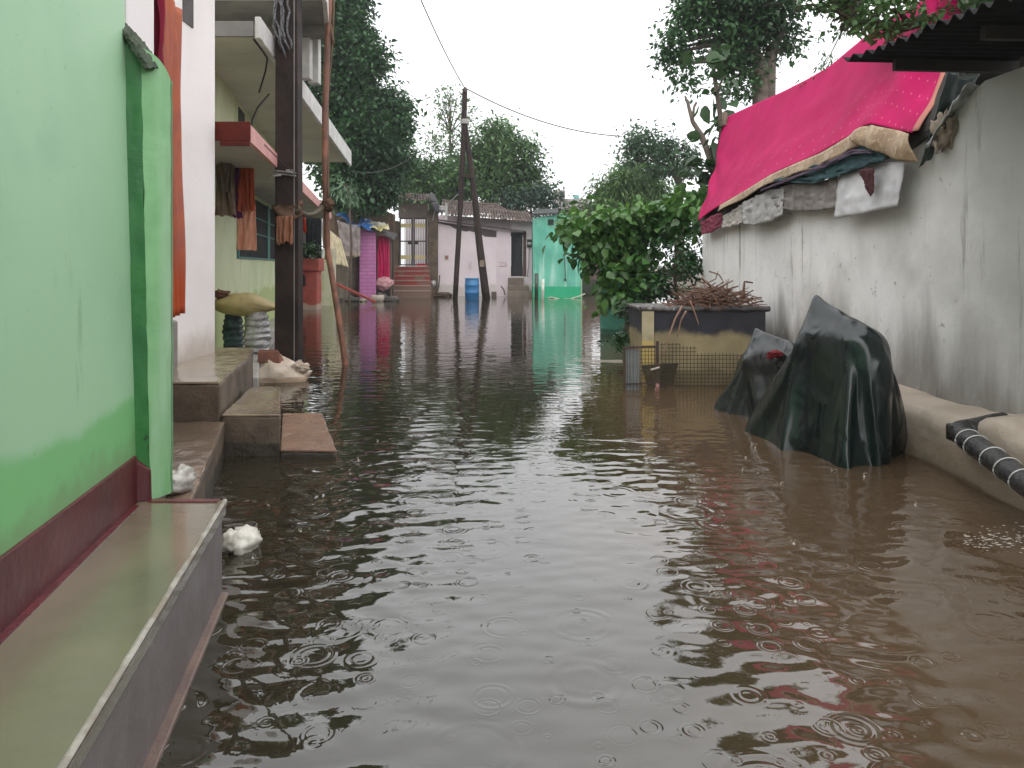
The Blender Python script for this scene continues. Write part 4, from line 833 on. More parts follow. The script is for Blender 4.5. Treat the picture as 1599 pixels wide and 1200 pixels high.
# ------------------------------------------------------------------ pink saree spread over the roof
def saree_extra(nt, col):
    N, L = nt.nodes, nt.links
    uv = N.new('ShaderNodeUVMap'); uv.uv_map = 'uv'
    mp = N.new('ShaderNodeMapping'); mp.inputs['Scale'].default_value = (26, 9, 1); mp.inputs['Rotation'].default_value = (0, 0, .12); L.new(uv.outputs[0], mp.inputs[0])
    v = N.new('ShaderNodeTexVoronoi'); v.voronoi_dimensions = '2D'; v.inputs['Scale'].default_value = 1; v.inputs['Randomness'].default_value = .12; L.new(mp.outputs[0], v.inputs['Vector'])
    # the woven sprigs thin out towards the upper left of the cloth
    su = N.new('ShaderNodeSeparateXYZ'); L.new(uv.outputs[0], su.inputs[0])
    dm = N.new('ShaderNodeMath'); dm.operation = 'MULTIPLY_ADD'; L.new(su.outputs['X'], dm.inputs[0]); dm.inputs[1].default_value = -.55; L.new(su.outputs['Y'], dm.inputs[2])
    pale = ramp(nt, dm.outputs[0], (.56, .13, .17), col, -.22, .28)
    return ramp(nt, v.outputs['Distance'], pale, col, .03, .10)
M_SAREE = mat('pink_saree', (.42, .007, .092), (.365, .006, .078), scale=2, rough=.75, bump=.25, bscale=60, dist=.004, spec=.12, extra=saree_extra, streak=(.44, .012, .10))
BE = [(1094, 352), (1099, 345), (1114, 335), (1129, 326), (1165, 306), (1210, 279), (1250, 262), (1288, 247), (1315, 232), (1340, 217), (1356, 206), (1369, 203), (1390, 207), (1412, 213), (1434, 218)]
TE = [(1133, 190), (1150, 182), (1177, 170), (1226, 149), (1265, 130), (1301, 110), (1330, 86), (1356, 65), (1382, 45), (1405, 29), (1421, 22), (1437, 13), (1455, 4), (1475, -8), (1497, -30)]
def edge_pt(tab, u, X, zoff=0):
    k = u * (len(tab) - 1); i = min(int(k), len(tab) - 2); t = k - i
    px, py = lerp(tab[i][0], tab[i + 1][0], t), lerp(tab[i][1], tab[i + 1][1], t)
    return P(px, py, X * F / (px - 800))
def saree_f(u, v):
    a = edge_pt(BE, u, 3.30); c = edge_pt(TE, u, 4.22)
    p = a.lerp(c, v); n = Vector((-.85, 0, .5))
    sagk = -.10 * math.sin(math.pi * v) * (.4 + .6 * u)
    fold = .018 * math.sin((v * 1.1 + u * 2.2) * 9 + 3 * nz(u * 3, v * 2, 4)) * (.35 + u * .8) + .05 * nz(u * 5, v * 3, 7)
    if u < .15: fold += .03 * math.sin(v * 20 + u * 60) * (1 - u / .15)
    p = p + n * (sagk + fold * math.sin(math.pi * min(1, v * 1.2 + .12))) + Vector((-.04, 0, .05))
    return p
sr = E('pink_saree', (3.8, 9, 2.2), 'large bright pink saree with gold border spread over the right hand roof', 'saree')
MB().grid(saree_f, 130, 50).build('cloth', M_SAREE, sr, smooth=True, solid=.008)
M_GOLD = mat('gold_zari', (.36, .25, .145), (.26, .165, .095), scale=8, rough=.55, bump=.8, bscale=45, dist=.012, spots=((.44, .33, .21), 22, .52, .62))
def gold1(u, v):
    uu = lerp(.215, .70, u); p = edge_pt(BE, uu, 3.30) + Vector((-.045, 0, .05))
    w = lerp(.10, .17, u); return p + Vector((-.035 * v - .02 * math.sin(u * 30) * v, 0, -w * v))
def gold2(u, v):
    lo = [(1340, 228), (1356, 231), (1372, 238), (1390, 246), (1410, 252), (1431, 254)]; hi = [(1340, 216), (1356, 206), (1369, 203), (1390, 207), (1412, 213), (1434, 218)]
    a = edge_pt(hi, u, 3.30) + Vector((-.055, 0, .045)); c = edge_pt(lo, u, 3.20); 
    return a.lerp(c, v) + Vector((-.03 * math.sin(v * 3.1) - .02 * math.sin(u * 14 + v * 4), 0, 0))
b = MB(); b.grid(gold1, 60, 5); b.grid(gold2, 30, 10); b.build('border', M_GOLD, sr, smooth=True, solid=.006)
b = MB(); b.grid(lambda u, v: Vector(saree_f(1, v)) + Vector((.03 * u - .004, -.045 * u, .012)), 3, 40); b.build('selvedge', mat('red_gold_selvedge', (.45, .13, .11), (.36, .16, .10), scale=18, rough=.6), sr, smooth=True, solid=.006)
b = MB(); b.grid(lambda u, v: P(lerp(1452, 1500, u), lerp(40, -40, v), 6.6) + Vector((.05 * math.sin(u * 9), .05 * math.sin(v * 3), 0)), 12, 8); b.thing('pink_cloth', M_SAREE, 'loose pink cloth end bunched above the leaves at the top right', 'cloth', smooth=True, solid=.008)
# sheets and rags tucked under the saree
def eave_sheet(top, bot, X0, X1, name, m, label, cat, seed, amp=.02, nu=40, nv=14):
    def fn(u, v):
        a = edge_pt(top, u, X0); c = edge_pt(bot, u, X1); p = a.lerp(c, v)
        k = amp * (nz(u * 6, v * 4, seed) + .6 * nz(u * 14, v * 9, seed + 2)); return p + Vector((-abs(k) * 1.2 - .01, 0, k * .3))
    return MB().grid(fn, nu, nv).thing(name, m, label, cat, smooth=True, solid=.006)
eave_sheet([(1208, 284), (1250, 267), (1290, 250), (1340, 226), (1385, 240)], [(1240, 284), (1275, 287), (1310, 276), (1350, 262), (1384, 252)], 3.27, 3.24, 'teal_cloth', cloth_mat('dark_teal_cloth', (.055, .115, .125), (.035, .07, .08)), 'rumpled dark teal cloth squeezed out under the gold saree border', 'cloth', 3, .05)
eave_sheet([(1190, 296), (1240, 276), (1290, 255), (1335, 233), (1362, 236)], [(1190, 300), (1240, 280), (1290, 262), (1335, 240), (1364, 240)], 3.22, 3.20, 'purple_cloth', cloth_mat('dull_purple', (.10, .065, .10), (.07, .05, .075)), 'thin dull purple cloth edge just below the gold border', 'cloth', 5, .02)
M_WPL = mat('white_sheet', (.60, .59, .60), (.46, .45, .46), scale=3, rough=.35, bump=.25, bscale=7, dist=.02)
eave_sheet([(1313, 272), (1345, 262), (1380, 254), (1417, 252)], [(1305, 342), (1340, 336), (1375, 328), (1404, 322)], 3.30, 3.24, 'white_sheet', M_WPL, 'white plastic sheet hanging from the eave below the teal cloth', 'sheet', 7, .014)
eave_sheet([(1345, 266), (1355, 264), (1368, 262)], [(1359, 302), (1363, 307), (1367, 300)], 3.20, 3.19, 'maroon_rag', cloth_mat('maroon_rag', (.085, .028, .03), (.06, .02, .022)), 'torn dark maroon rag hanging over the white sheet', 'rag', 9, .02)
eave_sheet([(1205, 300), (1240, 287), (1280, 285), (1312, 276)], [(1210, 322), (1240, 330), (1275, 330), (1309, 326)], 3.31, 3.27, 'grey_sacking', cloth_mat('grey_sacking', (.26, .235, .22), (.18, .16, .15), streak=(.14, .12, .11)), 'dirty grey brown sacking under the eave left of the white sheet', 'cloth', 11, .035)
eave_sheet([(1160, 318), (1180, 308), (1205, 297), (1228, 295)], [(1163, 350), (1180, 353), (1205, 347), (1224, 336)], 3.29, 3.25, 'grey_plastic', mat('grey_plastic', (.40, .39, .37), (.30, .29, .28), scale=4, rough=.45, bump=.6, bscale=16), 'pale grey plastic tucked under the eave near the saree tail', 'sheet', 13, .03)
eave_sheet([(1130, 338), (1145, 330), (1160, 320)], [(1130, 356), (1146, 354), (1162, 349)], 3.30, 3.27, 'pale_rag', cloth_mat('pale_rag', (.42, .40, .36), (.33, .30, .27)), 'pale rag under the eave next to the gathered saree end', 'rag', 15, .03)
eave_sheet([(1097, 348), (1112, 338), (1130, 332)], [(1097, 366), (1112, 364), (1128, 354)], 3.28, 3.26, 'saree_tail', cloth_mat('dark_pink_end', (.22, .035, .07), (.16, .03, .05)), 'dark pink gathered cloth tail at the left end of the eave', 'cloth', 17, .03)
M_TARPD = mat('dark_green_tarp', (.035, .055, .052), (.022, .034, .034), scale=4, rough=.4, bump=.5)
b = MB(); b.grid(lambda u, v: P(lerp(lerp(1482, 1436, v), lerp(1530, 1462, v), u), lerp(lerp(112, 262, v), lerp(118, 240, v), u), lerp(5.75, 6.0, v)) + Vector((0, .02 * nz(u * 5, v * 5), .03 * nz(u * 4, v * 6, 3))), 14, 24); b.thing('dark_sheet', M_TARPD, 'dark green plastic sheet draped down right of the saree edge', 'sheet', smooth=True, solid=.006)
M_CLEAR = mat('grey_clear_plastic', (.40, .41, .41), (.24, .245, .245), scale=6, rough=.22, bump=.8, bscale=18, dist=.02)
b = MB(); b.grid(lambda u, v: P(lerp(lerp(1512, 1447, v), lerp(1524, 1478, v), u), lerp(lerp(130, 232, v), lerp(136, 200, v), u) + 8 * nz(u * 3, v * 6), lerp(5.45, 5.85, v)) + Vector((-.03 * math.sin(u * 6), .0, .02 * nz(u * 6, v * 8, 3))), 14, 30); b.thing('clear_sheet', M_CLEAR, 'crumpled grey translucent plastic strip hanging by the dark green sheet', 'sheet', smooth=True, solid=.005)
b = MB(); b.grid(lambda u, v: P(lerp(1497, 1530, u), lerp(122, 113, v) + 3 * math.sin(u * 5), 5.5), 10, 4); b.thing('plastic_scrap', mat('pale_green_plastic', (.40, .45, .42), rough=.3), 'small pale green plastic scrap under the black awning', 'scrap', smooth=True, solid=.005)
b = MB(); b.blob(P(1476, 205, 5.78), (.07, .12, .14), 8, .6, 2.4); b.tube([P(1462, 222, 5.75), P(1463, 240, 5.72)], .012, 6); b.tube([P(1488, 190, 5.75), P(1497, 210, 5.7), P(1499, 214, 5.7)], .01, 6)
b.thing('knotted_rag', cloth_mat('beige_rag', (.34, .28, .22), (.24, .19, .15)), 'beige knotted rag at the top of the grey wall', 'rag', smooth=True)
MB().tube([P(1133, 196, 14.2), P(1132, 176, 14.2)], .05, 8).thing('wooden_peg', mat('peg_wood', (.22, .17, .13), rough=.8), 'short wooden stake at the upper left corner of the pink saree', 'stake')

# ------------------------------------------------------------------ concrete tank with mesh, gate, twigs
M_TANK = mat('ochre_tank', (.40, .30, .12), (.30, .225, .10), scale=2, rough=.75, bump=.4, streak=(.22, .17, .09), sfac=(.52, .75), zband=[(.20, .35, (.20, .165, .085))])
def tank_extra(nt, col): return col
def invz(nt, col):
    zz = zpos(nt, .22, 3.5); return ramp(nt, zz, col, (.026, .026, .036), .60 - .02 + .11, .60 + .08 + .11)
M_TANKW = mat('ochre_tank_banded', (.335, .275, .15), (.25, .205, .115), scale=2, rough=.7, bump=.4, bscale=10, streak=(.23, .18, .10), sfac=(.55, .78), zband=[(.16, .35, (.19, .16, .085))], extra=invz)
tkd = 8.98; X0, X1 = Xat(1004, tkd), Xat(1196, tkd)
tk = E('feed_tank', ((X0 + X1) / 2, tkd + .5, 0), 'yellow ochre concrete tank with black painted top band against the right wall', 'tank')
b = MB(); b.grid(lambda u, v: (lerp(X0, X1, u), tkd + .012 * nz(u * 8, v * 5) + .03 * (1 if u < .10 else 0) * -1, lerp(-.3, .90, v)), 60, 24); b.box(X0 + .002, tkd + .03, -.3, X1, tkd + 1.2, .90); b.build('body', M_TANKW, tk, smooth=False)
def rim(u, v):
    th = v * 2 * math.pi; return (lerp(X0 - .03, X1 + .05, u), tkd + .01 + .045 * math.cos(th) + .015 * nz(u * 9, 1), .925 + .035 * math.sin(th) + .018 * nz(u * 7, 3) + .01 * nz(u * 25, v * 3))
b = MB(); b.grid(rim, 60, 12); b.prism([(X0 - .02, tkd + .04), (X1 + .04, tkd + .04), (X1 + .04, tkd + 1.2), (X0 - .02, tkd + 1.2)], .902, .93); b.build('rim', mat('sooty_rim', (.045, .042, .045), (.13, .12, .11), scale=5, rough=.6, bump=.5, spots=((.26, .24, .21), 9, .55, .65)), tk, smooth=False)
b = MB(); b.grid(lambda u, v: (lerp(X0 - .012, X0 + .13, u), tkd - .045, lerp(-.3, .895, v)), 4, 20); b.box(X0 - .012, tkd - .04, -.3, X0 + .13, tkd - .001, .895); b.build('corner_post', mat('pale_ochre_post', (.46, .40, .26), (.36, .30, .17), scale=3, rough=.75, bump=.5, streak=(.22, .18, .13), zband=[(.55, .2, (.52, .40, .13))], spots=((.17, .15, .13), 4, .6, .7)), tk)
b = MB(); b.box(Xat(1004, 8.9) + .03, 8.87, -.1, Xat(1058, 8.9), 8.9, Zat(563, 8.9)); 
b = MB(); b.hexa([P(1014, 610, 8.88), P(1050, 606, 8.88), P(1050, 606, 8.92), P(1014, 610, 8.92)], [P(1002, 570, 8.88), P(1060, 567, 8.88), P(1060, 567, 8.92), P(1002, 570, 8.92)]); b.thing('rusty_basin', mat('dark_olive_metal', (.085, .075, .03), (.05, .045, .02), scale=5, rough=.6), 'dark olive tapered tin leaning on the ochre tank front', 'tin', bevel=.01)
M_IRON = mat('rusted_iron', (.045, .03, .024), (.07, .04, .03), scale=12, rough=.7)
msh = MB(); md = 8.84
for i in range(24): 
    px = 1034 + i * 5.6; top_ = 536 if px < 1064 else (541 if px < 1088 else 552); msh.tube([P(px + .6 * nz(i, 2), 612, md), P(px + .6 * nz(i, 7), top_ + 2 * nz(i * 1.7, 3), md)], .0036, 4)
for j in range(12):
    py = 538 + j * 5.8 + (j > 4) * 1.0; x0 = 1031 if py < 549 else 1031; x1 = 1062 if py < 541 else (1088 if py < 552 else 1165)
    msh.tube([P(lerp(x0, x1, k / 6), py + 1.2 * nz(k, j, 3), md - .008) for k in range(7)], .0036, 4)
mo = msh.thing('wire_mesh', M_IRON, 'rusty square wire mesh panel standing before the ochre tank', 'wire mesh')
gd2 = 8.6
gt2 = E('wire_gate', P(1000, 590, gd2), 'small rusty iron gate frame with grey sheet standing in the water', 'gate')
b = MB(); b.bar(P(975.5, 618, gd2), P(975.5, 541, gd2), .022); b.bar(P(1027, 620, gd2), P(1027, 533, gd2), .03); b.bar(P(975, 543, gd2), P(1029, 541.5, gd2), .028); b.bar(P(975.5, 600, gd2), P(1026, 599, gd2), .014); b.build('frame', M_IRON, gt2)
b = MB()
def cor(u, v): return P(lerp(978, 999, u), lerp(612, 546, v), gd2 + .01) + Vector((0, .012 * math.sin(u * 26), 0))
b.grid(cor, 40, 2); b.build('sheet', mat('grey_zinc_sheet', (.26, .275, .27), (.19, .20, .195), scale=4, rough=.5, metallic=.2), gt2, solid=.004)
b = MB()
for i in range(5): b.tube([P(1003 + i * 5, 610, gd2), P(1003 + i * 5, 543, gd2)], .0035, 4)
for j in range(10): b.tube([P(999, 549 + j * 6, gd2 - .006), P(1026, 549 + j * 6, gd2 - .006)], .0035, 4)
b.build('mesh', M_IRON, gt2)
MB().tube(wob([P(1017, 578, 8.5), P(1024, 576, 8.48), P(1030, 574, 8.5)], 3), .012, 6).build('latch', mat('pale_tie', (.4, .36, .3), rough=.8), gt2)
MB().blob(P(1027, 608, 8.5), (.028, .025, .06), 3, .6, 2).thing('cloth_tie', cloth_mat('pink_tie', (.34, .18, .16)), 'small pinkish cloth tie at the foot of the iron gate', 'cloth', smooth=True)
b = MB(); b.slab([P(884, 565.5, 11.2), P(889, 563, 11.3), P(972, 562, 11.3), P(974, 569, 10.9), P(945, 570, 10.9)], (0, 0, -.04)); b.thing('floating_plank', mat('wet_plank', (.24, .21, .17), (.16, .14, .11), scale=6, rough=.5), 'grey wooden plank floating left of the iron gate', 'plank', bevel=.008)
# heap of twigs
M_TWIG = mat('reddish_twigs', (.175, .088, .055), (.115, .06, .04), scale=14, rough=.6, bump=.4, spots=((.30, .17, .11), 18, .6, .68))
rnd = random.Random(12); tw_ = MB()
for i in range(230):
    cxp = rnd.gauss(1112, 30); cxp = max(1058, min(1176, cxp)); hgt = interp([(1055, .03), (1080, .16), (1110, .24), (1140, .20), (1160, .16), (1180, .04)], cxp)
    c = Vector((Xat(cxp, 9.15), 9.15 + rnd.uniform(-.22, .3), .95 + rnd.random() ** 1.3 * hgt)); L = rnd.uniform(.18, .55)
    a = rnd.uniform(0, math.pi); dirv = Vector((math.cos(a), math.sin(a) * .5, rnd.gauss(.0, .30))).normalized(); bend = Vector((rnd.gauss(0, .4), rnd.gauss(0, .3), rnd.gauss(0, .35)))
    pts = [c + dirv * L * (t - .5) + bend * L * .4 * (t - .5) ** 2 * 4 * .5 + Vector((0, 0, .02 * nz(t * 5, i))) for t in (0, .2, .4, .6, .8, 1)]
    pts = [Vector((p.x, p.y, max(p.z, .945))) for p in pts]
    r = rnd.uniform(.004, .010); tw_.tube(pts, [r * 1.1, r, r, r * .9, r * .8, r * .5], 5)
tag(tw_.thing('brushwood_heap', M_TWIG, 'tangled heap of reddish brown twigs on top of the ochre tank', 'brushwood', smooth=True), kind='stuff')
def stick(pts, r, label, d=8.9, m=M_TWIG, name='branch'):
    pp_ = wob([P(a, b_, d + (dd if (dd := (q[0] if q else 0)) else 0)) for a, b_, *q in pts], 4); n_ = len(pp_)
    return MB().tube([p + Vector((0, 0, .006 * nz(p.x * 9, p.z * 9))) for p in pp_], [r * (1 - .5 * i / n_) for i in range(n_)], 6).thing(name, m, label, 'branch', smooth=True)
M_TWIGP = mat('pale_twigs', (.34, .20, .15), (.26, .15, .11), scale=10, rough=.6)
stick([(1066, 478), (1054, 500), (1044, 528), (1035, 558)], .014, 'longest pale branch hanging down over the left of the tank front', 8.82, M_TWIGP)
stick([(1072, 486), (1064, 500), (1058, 526)], .013, 'shorter curved pale branch hanging next to the longest one', 8.84, M_TWIGP)
stick([(1078, 470), (1085, 488), (1092, 508)], .012, 'thick short branch pointing down right over the black band', 8.84, M_TWIGP)
stick([(1096, 434), (1112, 450), (1130, 460), (1148, 462)], .013, 'dark branch jutting up left from the twig heap', 9.0)
stick([(1108, 424), (1124, 430), (1130, 440), (1112, 455)], .009, 'arched dark twig at the very top of the heap', 9.05)
stick([(1134, 460), (1136, 446), (1138, 436)], .010, 'upright forked twig in the middle of the heap', 9.0)
stick([(1162, 466), (1162, 450), (1163, 440), (1176, 442)], .018, 'upright knotted dark stump at the right of the twig heap', 9.05)
stick([(1090, 440), (1105, 442), (1118, 436), (1122, 424)], .009, 'thin twig curling upward above the heap', 9.1)

# ------------------------------------------------------------------ covered motorcycles
M_TARP = mat('black_green_tarp', (.008, .017, .016), (.005, .010, .010), scale=2.2, rough=.24, bump=.22, bscale=5, dist=.03, spec=.6)
M_TARPG = mat('grey_black_tarp', (.030, .036, .037), (.018, .022, .022), scale=2.2, rough=.24, bump=.3, bscale=6, dist=.03, spec=.65)
for m_ in (M_TARP, M_TARPG):     # crumpled plastic: ridged creases
    nt_ = m_.node_tree; bp_ = [n for n in nt_.nodes if n.type == 'BUMP'][0]
    g_ = nt_.nodes.new('ShaderNodeNewGeometry'); mp_ = nt_.nodes.new('ShaderNodeMapping'); mp_.inputs['Scale'].default_value = (1, 1, .55)
    rn_ = nt_.nodes.new('ShaderNodeTexNoise'); rn_.noise_type = 'RIDGED_MULTIFRACTAL'; rn_.inputs['Scale'].default_value = 6.5; rn_.inputs['Detail'].default_value = 3.5; rn_.inputs['Distortion'].default_value = .6
    nt_.links.new(g_.outputs['Position'], mp_.inputs[0]); nt_.links.new(mp_.outputs[0], rn_.inputs['Vector']); nt_.links.new(rn_.outputs['Fac'], bp_.inputs['Height'])
    bp_.inputs['Strength'].default_value = .8; bp_.inputs['Distance'].default_value = .035
